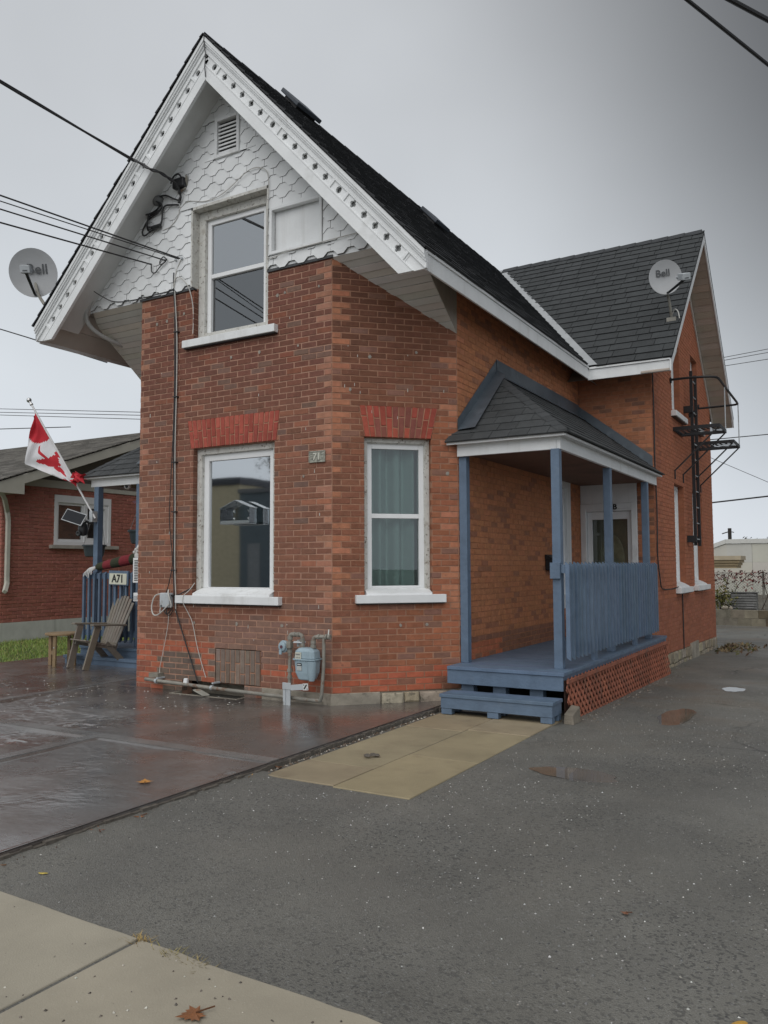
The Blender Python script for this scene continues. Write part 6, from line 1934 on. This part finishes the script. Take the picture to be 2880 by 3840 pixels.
# ------------------------------------------------------------------ neighbour's house
nh = thing('neighbour_house', 'low dark red brick house with cream trim beyond the lawn', 'house', (-10.2, 7, -.2))
NX = -10.2
NF = Frame((NX, 0, 0), (0, 1, 0), (0, 0, 1), (1, 0, 0))
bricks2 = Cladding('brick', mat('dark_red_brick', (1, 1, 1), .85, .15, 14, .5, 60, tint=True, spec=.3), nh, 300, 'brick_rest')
NW_ = rect(4.40, 5.94, 1.83, 2.92)
c2 = .0745
for k in range(3, 42):
    a = 3.1 + (.115 if k % 2 else 0)
    for i in range(-1, 40):
        s0, s1 = a + i * .23, a + (i + 1) * .23
        s0, s1 = max(s0, 3.15), min(s1, 11)
        if s1 - s0 < .03: continue
        for p in cut([rect(s0 + .005, s1 - .005, k * c2 + .005, min((k + 1) * c2 - .005, 3.07))], [NW_]):
            bricks2.piece(NF, p, -.08, .010, jit(T(132, 84, 74, .6), .10), .009, 0, .004)
bricks2.emit()
mb = MB()
for p in cut([rect(3.15, 11, .2, 3.1)], [NW_]):
    mb.add([NF.P(x, y, -.002) for x, y in p], [tuple(range(len(p)))], (1.25, 1.12, 1.05))
mb.build('wall', MORTAR, nh, fix=False)
mb = MB(); mb.box(-18, NX - .01, 3.16, 3.2, .2, 3.1); mb.build('wall', mat('front_red_brick', T(104, 52, 46, .6), .85, .2, 8), nh)
mb = MB(); mb.box(-18, NX + .03, 3.12, 11, -.5, .222); mb.build('foundation', mat('pale_foundation', (.56, .57, .53), .85, .12, 3, .2, 40, streak=((.25, .26, .23), 5, .55, .5)), nh)
nw = link('window', None, nh, NF.P(5.17, 1.83))
mb = MB(); ring(mb, NF, 4.40, 5.94, 1.83, 2.92, .08, -.10, .02, tt=.16); mb.build('casing', VINYL, nw, bevel=.005)
mb = MB(); ring(mb, NF, 4.482, 5.20, 1.912, 2.758, .05, -.08, -.02); ring(mb, NF, 5.202, 5.858, 1.912, 2.758, .085, -.08, -.0); mb.build('sash', VINYL, nw)
for (a, c) in ((4.53, 5.15), (5.285, 5.775)):
    mb = MB(); mb.add([NF.P(a, 1.96, -.05), NF.P(c, 1.96, -.05), NF.P(c, 2.71, -.05), NF.P(a, 2.71, -.05)], [(0, 1, 2, 3)]); mb.build('pane', glass('neighbour_glass', .22, (.6, .65, .65)), nw, fix=False)
room(NF, 4.53, 5.78, 1.95, 2.72, -.09, nw)
mb = MB(); mb.fbox(NF, 4.45, 5.85, 1.95, 2.75, -.16, -.15); mb.build('blind', mat('grey_blind', (.34, .38, .39), .8, .1, 3), nw)
mb = MB(); mb.fbox(NF, 4.28, 6.12, 1.75, 1.828, -.1, .10); mb.build('sill', mat('stone_sill', (.40, .37, .33), .8, .15, 8), nw, bevel=.006)
CREAM = mat('cream_trim', (.50, .485, .42), .5, .06, 4)
NRY, NRZ, NEY, NEZ = 7.2, 4.66, 2.72, 3.02
nsl = (NRZ - NEZ) / (NRY - NEY)
NO = -9.72                                             # rake plane
mb = MB(); mb.fbox(NF, 3.12, 11, 3.06, 3.22, -.02, .035); mb.build('frieze', CREAM, nh)
f = Frame((NO, 0, 0), (0, 1, 0), (0, 0, 1), (1, 0, 0))
mb = MB(); mb.fpoly(f, [(NEY, NEZ - .20), (3.32, NEZ - .20), (3.32, NEZ + .02), (NRY, NRZ - .215), (11.6, NRZ - .215 - nsl * 4.4), (11.6, NRZ - nsl * 4.4), (NRY, NRZ), (NEY, NEZ)], -.03, 0); mb.build('rake_board', CREAM, nh, bevel=.004)
mb = MB(); mb.add([(NX - .02, 3.12, 3.2), (NX - .02, NRY, NRZ - .1), (NX - .02, 11.3, 3.0)], [(0, 1, 2)]); mb.add([(NX, 3.3, 3.06), (NO - .02, 3.3, 3.06), (NO - .02, NRY, NRZ - .18), (NX, NRY, NRZ - .18)], [(0, 1, 2, 3)]); mb.build('gable_soffit', mat('brown_gable_board', (.16, .145, .12), .7, .15, 5), nh, fix=False)
mb = MB(); mb.box(-18, NO - .03, NEY + .0, 3.15, NEZ - .20, NEZ - .18); mb.build('eave_soffit', CREAM, nh)
mb = MB(); mb.box(-18, NO - .031, NEY - .01, NEY + .02, NEZ - .20, NEZ - .01); mb.build('fascia', CREAM, nh)
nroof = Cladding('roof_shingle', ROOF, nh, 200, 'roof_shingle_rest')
NNr = V3((0, -nsl, 1)).normalized()
Lr = math.hypot(NRY - NEY, NRZ - NEZ)
fN = Frame((0, NEY, NEZ + .03), (1, 0, 0), (0, NRY - NEY, NRZ - NEZ), NNr)
q = random.Random(61)
for rI in range(34):
    t = -16.5
    while t < NO:
        wd = q.choice([.22, .3, .36]); k = q.uniform(.6, 1.25)
        p = clip(rect(t + .003, t + wd - .003, rI * .142 - .03, min(rI * .142 + .15, Lr)), 1, 0, NO + .03)
        t += wd
        if len(p) > 2: nroof.piece(fN, p, -.004, .022, (.165 * k, .155 * k, .138 * k), .002, .016)
nroof.emit()
mb = MB(); nn = NNr
pts_ = [V3((-18, NEY, NEZ + .02)), V3((NO, NEY, NEZ + .02)), V3((NO, NRY, NRZ + .02)), V3((-18, NRY, NRZ + .02)), V3((NO, 11.6, NRZ - nsl * 4.4)), V3((-18, 11.6, NRZ - nsl * 4.4))]
mb.add(pts_ + [p - V3((0, 0, .05)) for p in pts_], [(0, 1, 2, 3), (3, 2, 4, 5), (6, 9, 8, 7), (9, 11, 10, 8)]); mb.build('roof_deck', FELT, nh, fix=False)
dsp = [(-9.76, 2.80, 2.86), (-9.9, 3.0, 2.72), (-10.12, 3.22, 2.48), (-10.12, 3.25, 2.30), (-10.12, 3.25, 1.15), (-10.10, 3.24, 1.02), (-9.9, 3.06, .86)]
mb = MB(); mb.tube(dsp, .055, 4); mb.build('downspout', CREAM, nh, bevel=.006)
# ------------------------------------------------------------------ behind the yard
BWY = 20.8
bw = thing('block_wall', 'low mossy concrete block retaining wall across the end of the yard', 'wall', (6, BWY, -.6))
BLK = mat('mossy_concrete_block', (.165, .145, .11), .9, .25, 4, .4, 60, tint=True, spots=[((.08, .075, .05), 3, .52, .2, .6)])
q = random.Random(71)
for k in range(2):
    x = .2 - (.2 if k else 0)
    while x < 9:
        wd = .40
        mb = MB(); cc = jit((1, 1, 1), .12) if x < 1.9 else jit((.62, .55, .46), .08)
        if 1.5 < x < 1.95: cc = (1.35, 1.35, 1.3)
        mb.box(x + .006, x + wd - .006, BWY - .01 + q.uniform(0, .012), BWY + .2, -.62 + k * .265 + .006, -.62 + (k + 1) * .265 - .006, cc); mb.build('block', BLK, bw)
        x += wd
mb = MB(); mb.box(-.4, 9, BWY + .012, BWY + .19, -.62, -.095); mb.build('block_mortar', CONCRETE_F, bw)
mb = MB(); mb.box(-6, 40, BWY + .2, 80, -1, -.12); mb.build('back_lot', mat('bare_ground', (.10, .09, .07), .95, .3, 2), None, kind='structure', fix=False)

LEAFRED = mat('dark_red_vine_leaves', (1, 1, 1), .7, .15, 6, tint=True)
def leaves(n, fn, size, cols, seed):
    q = random.Random(seed); mb = MB()
    for i in range(n):
        p = fn(q)
        a, b_, s_ = q.uniform(0, 6.28), q.uniform(-1, 1), size * q.uniform(.6, 1.3)
        U = V3((math.cos(a), math.sin(a) * .4, b_)).normalized() * s_
        W_ = V3((-math.sin(a), math.cos(a), q.uniform(-1, 1))).normalized() * s_ * .45
        mb.add([p - U, p + W_, p + U, p - W_], [(0, 1, 2, 3)], jit(q.choice(cols), .25))
    return mb
fen = thing('wire_fence', 'wire fence on posts behind the block wall, overgrown by a red vine', 'fence', (4, BWY + .5, -.12))
for x in (2.13, 4.6, 7.0, -.4):
    mb = MB(); mb.tube([(x, BWY + .5, -.2), (x, BWY + .5, 1.12)], .035, 8); mb.build('post', PIPE, fen)
mb = MB(); mb.tube([(-.6, BWY + .5, 1.07), (9, BWY + .5, 1.07)], .014, 6); mb.build('top_wire', PIPE, fen)
mb = MB()
for i in range(-10, 110):
    x = -.4 + i * .09
    for sg in (1, -1):
        mb.beam((x, BWY + .5, -.1), (x + sg * 1.17, BWY + .5, 1.06), .006, .006)
mb.build('mesh', PIPE, fen)
vine = thing('red_vine', 'dark red creeper hanging over the wire fence', 'vine', (2.5, BWY + .45, -.1))
mb = leaves(900, lambda q: V3((q.uniform(.2, 5.5), BWY + .42 + q.uniform(-.12, .12), 1.1 - abs(q.gauss(0, .28)) + .05 * math.sin(q.uniform(0, 9)))), .055, [(.10, .022, .022), (.16, .035, .03), (.07, .03, .025)], 5)
mb.build('foliage', LEAFRED, vine, fix=False)
mb = MB(); q = random.Random(6)
for i in range(14):
    x = q.uniform(.4, 5); mb.tube(smoothpath([(x, BWY + .45, -.1), (x + q.uniform(-.3, .3), BWY + .42, .5), (x + q.uniform(-.5, .5), BWY + .44, 1.05)], 4), .012, 5)
mb.build('stem', mat('vine_stem', (.06, .04, .03), .9, .2, 9), vine)
bush = thing('shrub', 'small olive green shrub above the block wall beside the brick corner', 'shrub', (.95, BWY + .3, -.1))
mb = leaves(420, lambda q: V3((.92 + q.gauss(0, .22), BWY + .3 + q.gauss(0, .12), .25 + q.gauss(0, .20))), .06, [(.11, .11, .025), (.17, .14, .03), (.06, .075, .02)], 8)
mb.build('foliage', GRASS, bush, fix=False)
mb = MB(); mb.tube([(.95, BWY + .3, -.15), (.93, BWY + .3, .3)], .02, 6); mb.build('stem', mat('vine_stem', (.06, .04, .03), .9, .2, 9), bush)
cr = thing('grey_drawer_chest', 'old grey chest of shelves standing outdoors behind the block wall', 'chest', (1.6, BWY + .35, -.1))
GREYW = mat('old_grey_wood', (.15, .15, .145), .8, .25, 6, .3, 40)
mb = MB(); mb.box(1.18, 1.96, BWY + .32, BWY + .48, -.10, .44); mb.build('carcass', GREYW, cr)
for i in range(6):
    z = -.06 + i * .08
    mb = MB(); mb.box(1.20, 1.94, BWY + .27, BWY + .318, z, z + .058); mb.build('drawer', GREYW, cr, bevel=.003)
for (x, z) in ((1.75, .40), (1.75, .05), (1.75, -.02), (1.4, .28)):
    mb = MB(); mb.box(x - .10, x + .10, BWY + .262, BWY + .269, z - .006, z + .006); mb.build('metal_strip', mat('pale_metal_strip', (.6, .6, .62), .3, 0, metal=.6), cr)
mb = MB(); mb.box(1.15, 2.0, BWY + .26, BWY + .5, .441, .465); mb.build('top', GREYW, cr)
for i, (x, w_, h) in enumerate(((2.30, .22, .85), (2.62, .28, .95))):
    mb = MB(); mb.box(x, x + w_, BWY + .38, BWY + .45, -.1, h)
    tag(mb.build('leaning_board', GREYW if i else PALEGREY, None, loc=(x, BWY + .4, -.1), bevel=.004), ('pale' if not i else 'dark grey') + ' board leaning upright against the wire fence post', 'board')
pot = MB(); pot.ball((1.02, BWY + .12, -.03), .10, 10, 7, sc3=(1.1, .8, .7)); pot.ball((1.2, BWY + .12, -.04), .06, 8, 6)
tag(pot.build('pale_rock', STONE, None, loc=(1.05, BWY + .1, -.1)), 'pale rock lying on top of the block wall beneath the shrub', 'rock')

# pale commercial building
wb = thing('white_building', 'low cream panelled commercial building with parapet beyond the fence', 'building', (6, 37, -.7))
PANELM = mat('cream_wall_panel', (.50, .485, .43), .7, .05, 1.5, tint=True, streak=((.40, .385, .33), 2, .58, .3))
BY0 = 36.0
CX = -.87
for k in range(3):
    z0, z1 = (-.8, .55, 1.45)[k], (.545, 1.445, 2.36)[k]
    x = CX
    for i in range(12):
        x0, x1 = CX + i * 1.15, CX + (i + 1) * 1.15 - .015
        mb = MB(); mb.box(x0, x1, BY0, BY0 + .1, z0, z1, jit((1, 1, 1), .03)); mb.build('wall_panel', PANELM, wb)
mb = MB(); mb.box(CX, CX + 14, BY0 + .02, BY0 + .09, -.8, 2.36); mb.build('panel_joint', mat('panel_joint', (.28, .27, .24), .8, .05), wb)
mb = MB(); mb.hexa([(CX, BY0, -.8), (CX, BY0 + .1, -.8), (CX - 4, BY0 - 6.0 + 6.1, -.8), (CX - 4, BY0 - 6.0 + 6, -.8), (CX, BY0, 2.36), (CX, BY0 + .1, 2.36), (CX - 4, BY0 + .1, .9), (CX - 4, BY0, .9)]); mb.build('wall', PANELM, wb)
mb = MB(); mb.box(CX - .03, CX + 14, BY0 - .06, BY0 + .3, 2.37, 2.58); mb.hexa([(CX - 4, BY0 - .06, .92), (CX - .035, BY0 - .06, 2.37), (CX - .035, BY0 + .3, 2.37), (CX - 4, BY0 + .3, .92), (CX - 4, BY0 - .06, 1.12), (CX - .035, BY0 - .06, 2.58), (CX - .035, BY0 + .3, 2.58), (CX - 4, BY0 + .3, 1.12)]); mb.build('parapet_cap', mat('pale_cap', (.55, .55, .52), .5, .05), wb)
mb = MB(); mb.box(CX + .2, CX + 14, BY0 + .4, BY0 + 9, 2.2, 2.3); mb.build('roof', PALEGREY, wb)
for (x, w_) in ((.9, .25), (2.35, .35)):
    mb = MB(); mb.box(x, x + w_, BY0 + .5, BY0 + .8, 2.3, 2.68); mb.build('roof_vent', PALEGREY if x < 2 else BLACKMETAL, wb)
mb = MB(); mb.ball((2.9, BY0 + 1, 2.72), .33, 14, 8, sc3=(.5, .4, 1)); mb.build('roof_dish', DISH, wb, smooth=True)
cn = thing('canopy', 'tan moulded canopy edge projecting before the cream building', 'canopy', (-.6, 32, .9))
TAN = mat('tan_canopy', (.33, .255, .15), .7, .1, 3)
TANL = mat('pale_tan_canopy', (.40, .335, .235), .7, .1, 3)
def can(x1, z0, z1, m, nm_):
    mb = MB(); mb.box(-4, x1, 31.5 - (x1 - .1) * 1.2, 33, z0, z1); mb.build(nm_, m, cn)
can(.12, 1.18, 1.30, TAN, 'canopy_moulding'); can(.18, 1.302, 1.42, TAN, 'canopy_moulding'); can(.25, 1.422, 1.54, TAN, 'canopy_moulding'); can(.32, 1.542, 1.72, TANL, 'canopy_top')
mb = MB(); mb.box(-3.8, -2.8, 31.9, 32.9, -.8, 1.18); mb.build('canopy_pillar', TAN, cn)
up_ = thing('utility_pole', 'dark wooden utility pole standing beyond the cream building', 'pole', (-1.2, 48, -1))
WOODP = mat('dark_pole_wood', (.035, .03, .026), .9, .2, 5)
mb = MB(); mb.tube([(-2.25, 48, -1), (-2.25, 48, 3.62)], .11, 8); mb.build('shaft', WOODP, up_)
mb = MB(); mb.beam((-2.7, 48, 3.28), (-2.25, 48, 3.42), .06, .06); mb.beam((-2.25, 48, 3.42), (-2.0, 48, 3.35), .05, .05); mb.build('cross_arm', WOODP, up_)
ft = thing('conifer', 'dark evergreen tree tips showing over the cream roof', 'tree', (-2.6, 50, -1))
mb = leaves(500, lambda q: (lambda t, a: V3((-2.75 + (1.9 - t) * .7 * math.cos(a) + q.gauss(0, .1), 50 + math.sin(a), .7 + t)))(q.uniform(0, 1.9), q.uniform(0, 6.28)), .16, [(.02, .028, .016), (.035, .04, .02)], 3)
mb.build('crown', GRASS, ft, fix=False)
mb = MB(); mb.tube([(-2.75, 50, -1), (-2.75, 50, 2.2)], .1, 6); mb.build('trunk', WOODP, ft)
ft2 = thing('bare_shrub', 'bare dark treetop peeping over the cream parapet', 'tree', (-.6, 46, -1))
mb = leaves(160, lambda q: V3((-1.0 + q.gauss(0, .3), 46, 2.62 + q.gauss(0, .15))), .1, [(.05, .03, .02), (.03, .03, .02)], 4)
mb.build('crown', GRASS, ft2, fix=False)
mb = MB(); mb.tube([(-1.0, 46, -1), (-1.0, 46, 2.7)], .06, 6); mb.build('trunk', WOODP, ft2)
ft3 = thing('tree_line', 'distant belt of dark trees along the horizon', 'trees', (0, 120, -1)); ft3['kind'] = 'stuff'
mb = leaves(5000, lambda q: (lambda x: V3((x, 120 + q.uniform(-4, 4), q.uniform(-3, 2.6 + 1.2 * math.sin(x * .09) + .7 * math.sin(x * .31)))))(q.uniform(-260, 160)), 1.5, [(.045, .05, .045), (.06, .06, .05), (.05, .045, .04)], 14)
mb.build('trees', GRASS, ft3, kind='stuff', fix=False)

# far lines
def far_wire(a, c, rad, lb, grp='thin lines crossing the sky'):
    a, c = V3(a), V3(c)
    dd = c - a
    mb = MB(); mb.tube([a - dd * .35, a, c, c + dd * 3.0], rad, 5)
    tag(mb.build('power_line', CABLE, None, loc=a), lb, 'power line', grp)
far_wire((.60, 26, 9.268), (2.119, 26, 9.378), .012, 'uppermost of the three thin power lines beside the wing rake')
far_wire((.606, 26, 9.154), (2.114, 26, 9.247), .012, 'middle of the three thin power lines beside the wing rake')
far_wire((.619, 26, 8.934), (2.106, 26, 8.995), .012, 'lowest of the three thin power lines beside the wing rake')
far_wire((0, 26, 6.133), (2.014, 26, 6.167), .018, 'dark line passing behind the fire escape landings')
far_wire((0, 26, 3.706), (1.94, 26, 3.86), .030, 'thick dark line above the cream building')
far_wire((.018, 26, 5.42), (1.957, 26, 4.385), .010, 'thin grey line slanting down behind the fire escape')
for i, (z0, z1, nm_) in enumerate(((11.81, 10.30, 'uppermost'), (11.58, 10.12, 'middle'), (11.40, 9.89, 'lowest'))):
    a, c = V3((-43.86, 26, z0)), V3((-30.97, 26, z1))
    mb = MB(); mb.tube([a - (c - a) * .6, c + (c - a) * .4], .02, 5)
    tag(mb.build('power_line', CABLE, None, loc=a), nm_ + ' of the three distant lines behind the flag', 'power line', 'distant lines behind the flag')
mb = MB(); mb.tube([(-13.9, 3, 7.49), (-9.29, 3, 5.904), (-7, 3, 5.1)], .012, 5)
tag(mb.build('power_line', CABLE, None, loc=(-9.3, 3, 5.9)), 'line reaching the gutter end beneath the lawn-side dish', 'power line')
mb = MB(); p0 = V3((-22, 9, 5.95)); mb.tube([(-24, 9, 6.15), (-15.5, 9, 5.55)], .014, 5)
tag(mb.build('power_line', CABLE, None, loc=(-20, 9, 5.9)), 'line passing over the ridge of the neighbouring roof', 'power line')
for (a, c, rad, lb) in (((3.1, 4, 8.967), (3.9, 6.14, 8.967), .026, 'thick dark power cable crossing the upper sky corner beyond the ridge'),
                        ((3.763, 2.84, 8.0), (4.108, 3.457, 8.0), .030, 'second thick dark cable in the very corner of the sky')):
    a, c = V3(a), V3(c)
    mb = MB(); mb.tube([a - (c - a) * 2.5, c + (c - a) * 9], rad, 8)
    tag(mb.build('power_line', CABLE, None, loc=a), lb, 'power line')

# ------------------------------------------------------------------ leaves, chips and grit on the ground
LEAFM = mat('fallen_leaf', (1, 1, 1), .6, .2, 40, .3, 200, tint=True)
def maple(label, x, y, z, size, col, rot, curl=.25, simple=False, stem_=True):
    pts = []
    if simple:
        n = 14
        for k in range(n):
            t = 2 * math.pi * k / n
            pts.append((math.cos(t) * .5, math.sin(t) * .22))
    else:
        prof = [(-90, .10), (-70, .42), (-55, .30), (-35, .62), (-15, .40), (5, .85), (20, .50), (35, .62), (48, .45), (62, .72), (72, .6), (90, 1.0)]
        right = [(math.cos(math.radians(a)) * r_ * .55, math.sin(math.radians(a)) * r_ * .55) for a, r_ in prof]
        pts = right + [(-px, py) for px, py in reversed(right[1:-1])]
    mb = MB(); cr_, sr_ = math.cos(rot), math.sin(rot)
    vs = [V3((x, y, z + .006))]
    for (px, py) in pts:
        X_, Y_ = (px * cr_ - py * sr_) * size, (px * sr_ + py * cr_) * size
        rr = math.hypot(px, py)
        vs.append(V3((x + X_, y + Y_, z + .004 + curl * size * rr * rr * (.6 + .5 * math.sin(px * 9 + py * 5)))))
    n = len(pts)
    mb.add(vs, [(0, i + 1, (i + 1) % n + 1) for i in range(n)], col)
    if stem_ and not simple:
        mb.beam((x, y, z + .008), (x + sr_ * size * .5, y - cr_ * size * .5, z + .012), .004, .004, c=(col[0] * .5, col[1] * .5, col[2] * .5))
    o = mb.build('fallen_leaf', LEAFM, None, loc=(x, y, z), fix=False)
    tag(o, label, 'leaf', 'fallen leaves')
maple('large brown maple leaf lying on the pale pavement slab', 2.89, -5.10, -.147, .13, (.24, .095, .035), 2.6)
maple('orange-yellow leaf on the dark wet patio', .61, -3.17, PZ + .004, .13, (.50, .23, .05), .8, .15)
maple('pale tan leaf near the front edge of the patio', -.02, -4.25, PZ + .004, .12, (.36, .24, .11), 2.2, .15)
maple('yellow leaf on the asphalt far from the house', 4.45, -4.25, -.168, .10, (.50, .28, .05), 1.2, .2, True)
maple('small bright yellow leaf on the asphalt by the pavement', 1.32, -4.50, -.168, .05, (.55, .42, .08), .4, .3, True)
maple('rust brown leaf clinging to the patio edge, one of a pair', 1.04, -3.92, -.163, .11, (.25, .075, .03), 1.0, .5)
maple('red-brown crumpled leaf by the patio edge beside the rust one', 1.05, -3.62, -.163, .09, (.30, .12, .05), 2.9, .6)
maple('orange-brown leaf tucked under the patio edge nearest the pavement', 1.05, -4.55, -.165, .07, (.30, .13, .04), 2.0, .5)
maple('tan curled leaf where the patio edge meets the sandy slabs', 1.03, -2.57, -.163, .08, (.42, .25, .10), .3, .7)
maple('dark brown leaf beside the slab joint by the patio edge', 1.04, -2.25, -.163, .07, (.16, .07, .03), 1.7, .6)
maple('small brown leaf at the centre of the asphalt', 3.92, -3.55, -.168, .05, (.20, .09, .05), 1.7, .5)
maple('brown leaf scrap on the asphalt beside the yellow leaf', 4.15, -4.45, -.168, .05, (.30, .17, .08), .7, .5)
mb = MB(); q = random.Random(12)
for i in range(14):
    a = q.uniform(0, 6.28); mb.ball((1.46 + .06 * math.cos(a) * q.random(), -1.62 + .05 * math.sin(a), -.148), .016, 6, 4, sc3=(1.3, 1, .4))
tag(mb.build('mud_clod', SOIL, None, loc=(1.46, -1.62, -.156)), 'small dark clod of mud on the sandy slab', 'clod')
def scatter(name, n, fn, size, cols, m, seed, flat=.5):
    q = random.Random(seed); mb = MB()
    for i in range(n):
        x, y, z = fn(q)
        s_ = size * q.uniform(.5, 1.5); a = q.uniform(0, 6.28)
        ca, sa = math.cos(a) * s_, math.sin(a) * s_
        k = q.uniform(.5, 1)
        p = [(x + ca, y + sa), (x - sa * k, y + ca * k), (x - ca, y - sa), (x + sa * k, y - ca * k)]
        h = s_ * flat * q.uniform(.5, 1.2)
        c = jit(q.choice(cols), .2)
        mb.add([(px, py, z - .002) for px, py in p] + [(x + q.uniform(-.3, .3) * s_, y + q.uniform(-.3, .3) * s_, z + h)], [(0, 1, 4), (1, 2, 4), (2, 3, 4), (3, 0, 4)], c)
    mb.build(name, m, None, kind='stuff', fix=False)
GRIT = mat('pale_grit', (1, 1, 1), .45, .1, 30, tint=True, spec=.6)
def drv(q):
    while True:
        x, y = q.uniform(1.05, 7.2), q.triangular(-5, 7, -3.4)
        if y < -4.85 or (x < 2.3 and y > -2.5) or (x < 2.5 and y > .2): continue
        dens = .5 + .5 * math.sin(x * 1.9 + .5) * math.sin(y * 1.3 + 1)
        if q.random() < .35 + .65 * dens: return x, y, drive_height(x, y) + .0015
scatter('gravel_chips', 1700, drv, .0050, [(.50, .50, .48), (.62, .62, .60), (.38, .37, .35), (.30, .28, .25)], GRIT, 1)
scatter('grit', 5200, drv, .0055, [(.045, .045, .045), (.15, .15, .145), (.20, .19, .18)], GRIT, 2)
scatter('paint_flakes', 120, lambda q: (lambda x, y: (x, y, PZ + .001))(q.triangular(-4.5, 0, -3.3), q.triangular(-2.3, -.05, -.25)), .010, [(.6, .6, .58), (.5, .48, .44)], GRIT, 3, .2)
def edge(q):
    y = q.uniform(-4.8, .3)
    return 1.03 + abs(q.gauss(0, .018)), y, -.162
scatter('joint_debris', 420, edge, .010, [(.07, .05, .035), (.12, .08, .05), (.40, .37, .32), (.10, .06, .035)], GRIT, 4, .8)
def foot(q):
    y = q.uniform(.8, 7)
    x = 2.38 + abs(q.gauss(0, .10)) if y < 5.5 else 2.20 + abs(q.gauss(0, .10))
    return x, y, drive_height(x, y)
scatter('wall_foot_debris', 500, foot, .010, [(.09, .06, .035), (.14, .10, .06), (.35, .32, .28), (.06, .05, .03)], GRIT, 5, .6)
scatter('pavement_grit', 420, lambda q: (q.uniform(-1.5, 3.4), q.uniform(-6.2, -4.85), -.147), .006, [(.06, .05, .04), (.12, .10, .08), (.5, .48, .42)], GRIT, 6, .5)
mb = leaves(260, lambda q: (lambda x, y: V3((x, y, gz(x, y) + q.uniform(0, .06))))(2.3 + abs(q.gauss(0, .35)), 11.0 + q.gauss(0, .7)), .05, [(.12, .085, .04), (.17, .12, .055), (.09, .055, .03), (.10, .10, .03)], 12)
mb.build('leaf_litter', LEAFM, None, kind='stuff', fix=False)
# dry tufts in the pavement joint
def tuft(label, x, y, z, rr, n, col, seed):
    q = random.Random(seed); mb = MB()
    for i in range(n):
        a, l = q.uniform(0, 6.28), q.uniform(.02, .06)
        p = V3((x + q.gauss(0, rr), y + q.gauss(0, rr * .5), z)); t = p + V3((math.cos(a) * l, math.sin(a) * l, q.uniform(.004, .03)))
        sd_v = V3((-math.sin(a), math.cos(a), 0)) * .003
        mb.add([p - sd_v, p + sd_v, t], [(0, 1, 2)], jit(col, .3))
    tag(mb.build('dry_tuft', GRASS, None, loc=(x, y, z), fix=False), label, 'weeds', 'dry weeds in the pavement joint')
tuft('straw coloured weed tuft at the pavement slab joint', 2.30, -4.80, -.16, .03, 90, (.36, .25, .09), 1)
tuft('mossy yellow tuft along the pavement edge, nearer the slab joint', 2.50, -4.82, -.16, .03, 60, (.30, .25, .08), 2)
tuft('mossy yellow tuft along the pavement edge, farther from the slab joint', 2.64, -4.83, -.16, .03, 50, (.30, .24, .10), 3)

# ------------------------------------------------------------------ across the street (seen mirrored in the windows)
os_ = thing('tan_building', 'flat-roofed tan brick building across the street', 'building', (-22, -22, -.2))
TANB = mat('tan_brick', (.80, .70, .48), .85, .12, 6, streak=((.3, .25, .16), 3, .55, .3))
mb = MB(); mb.box(-36, -20.2, -32, -22, -.3, 5.2); mb.build('wall', TANB, os_)
mb = MB(); mb.box(-36.1, -20.1, -32.1, -21.9, 5.202, 5.55); mb.build('roof_fascia', mat('dark_fascia', (.05, .055, .07), .6, .1), os_)
for x in (-33, -29):
    mb = MB(); mb.box(x, x + 1.5, -22.03, -21.98, 1.0, 2.6); mb.build('window', BLACKMETAL, os_)
ds_ = thing('dark_building', 'dark slate-blue building beside the tan one across the street', 'building', (-14, -27, -.2))
mb = MB(); mb.box(-20.12, -6, -31, -21.9, -.3, 4.75); mb.build('wall', mat('slate_blue_siding', (.17, .215, .24), .7, .1, 4), ds_)
mb = MB(); mb.box(-20.14, -5.9, -31.1, -21.8, 4.752, 4.95); mb.build('roof_edge', mat('grey_roof_edge', (.2, .21, .22), .6, .1), ds_)
mb = MB(); mb.box(-19.6, -18.9, -21.93, -21.88, -.2, 2.4); mb.build('door', mat('pale_grey_door', (.35, .37, .38), .6, .1), ds_)
def street_tree(label, x, y, h, seed, cols, dens):
    t = thing('street_tree', label, 'tree', (x, y, -.2), 'trees across the street')
    q = random.Random(seed); mb = MB()
    def br(p, d_, l, rr, dep):
        e_ = p + d_ * l
        mb.tube([p, (p + e_) / 2 + V3((q.uniform(-.1, .1), q.uniform(-.1, .1), 0)) * l * .3, e_], [rr, rr * .85, rr * .68], 6)
        if dep:
            for i in range(3):
                nd = (d_ + V3((q.uniform(-.8, .8), q.uniform(-.8, .8), q.uniform(-.15, .5)))).normalized()
                br(e_, nd, l * q.uniform(.6, .8), rr * .62, dep - 1)
        tips.append(e_)
    tips = []
    br(V3((x, y, -.3)), V3((0, 0, 1)), h * .34, h * .025, 4)
    mb.build('trunk', WOODP, t, fix=False)
    mb = leaves(dens, lambda q: q.choice(tips) + V3((q.gauss(0, .4), q.gauss(0, .4), q.gauss(0, .35))), .13, cols, seed)
    mb.build('crown', GRASS, t, fix=False)
street_tree('half bare autumn tree behind the tan building', -27.5, -35, 11, 3, [(.14, .12, .04), (.10, .09, .04), (.2, .15, .05)], 1500)
street_tree('olive leaved autumn tree farther along the street', -21.5, -36, 11, 5, [(.12, .12, .04), (.09, .08, .035)], 1800)
street_tree('tall bare tree opposite the corner window', 16, -14, 10, 7, [(.10, .10, .05), (.07, .08, .03)], 1600)
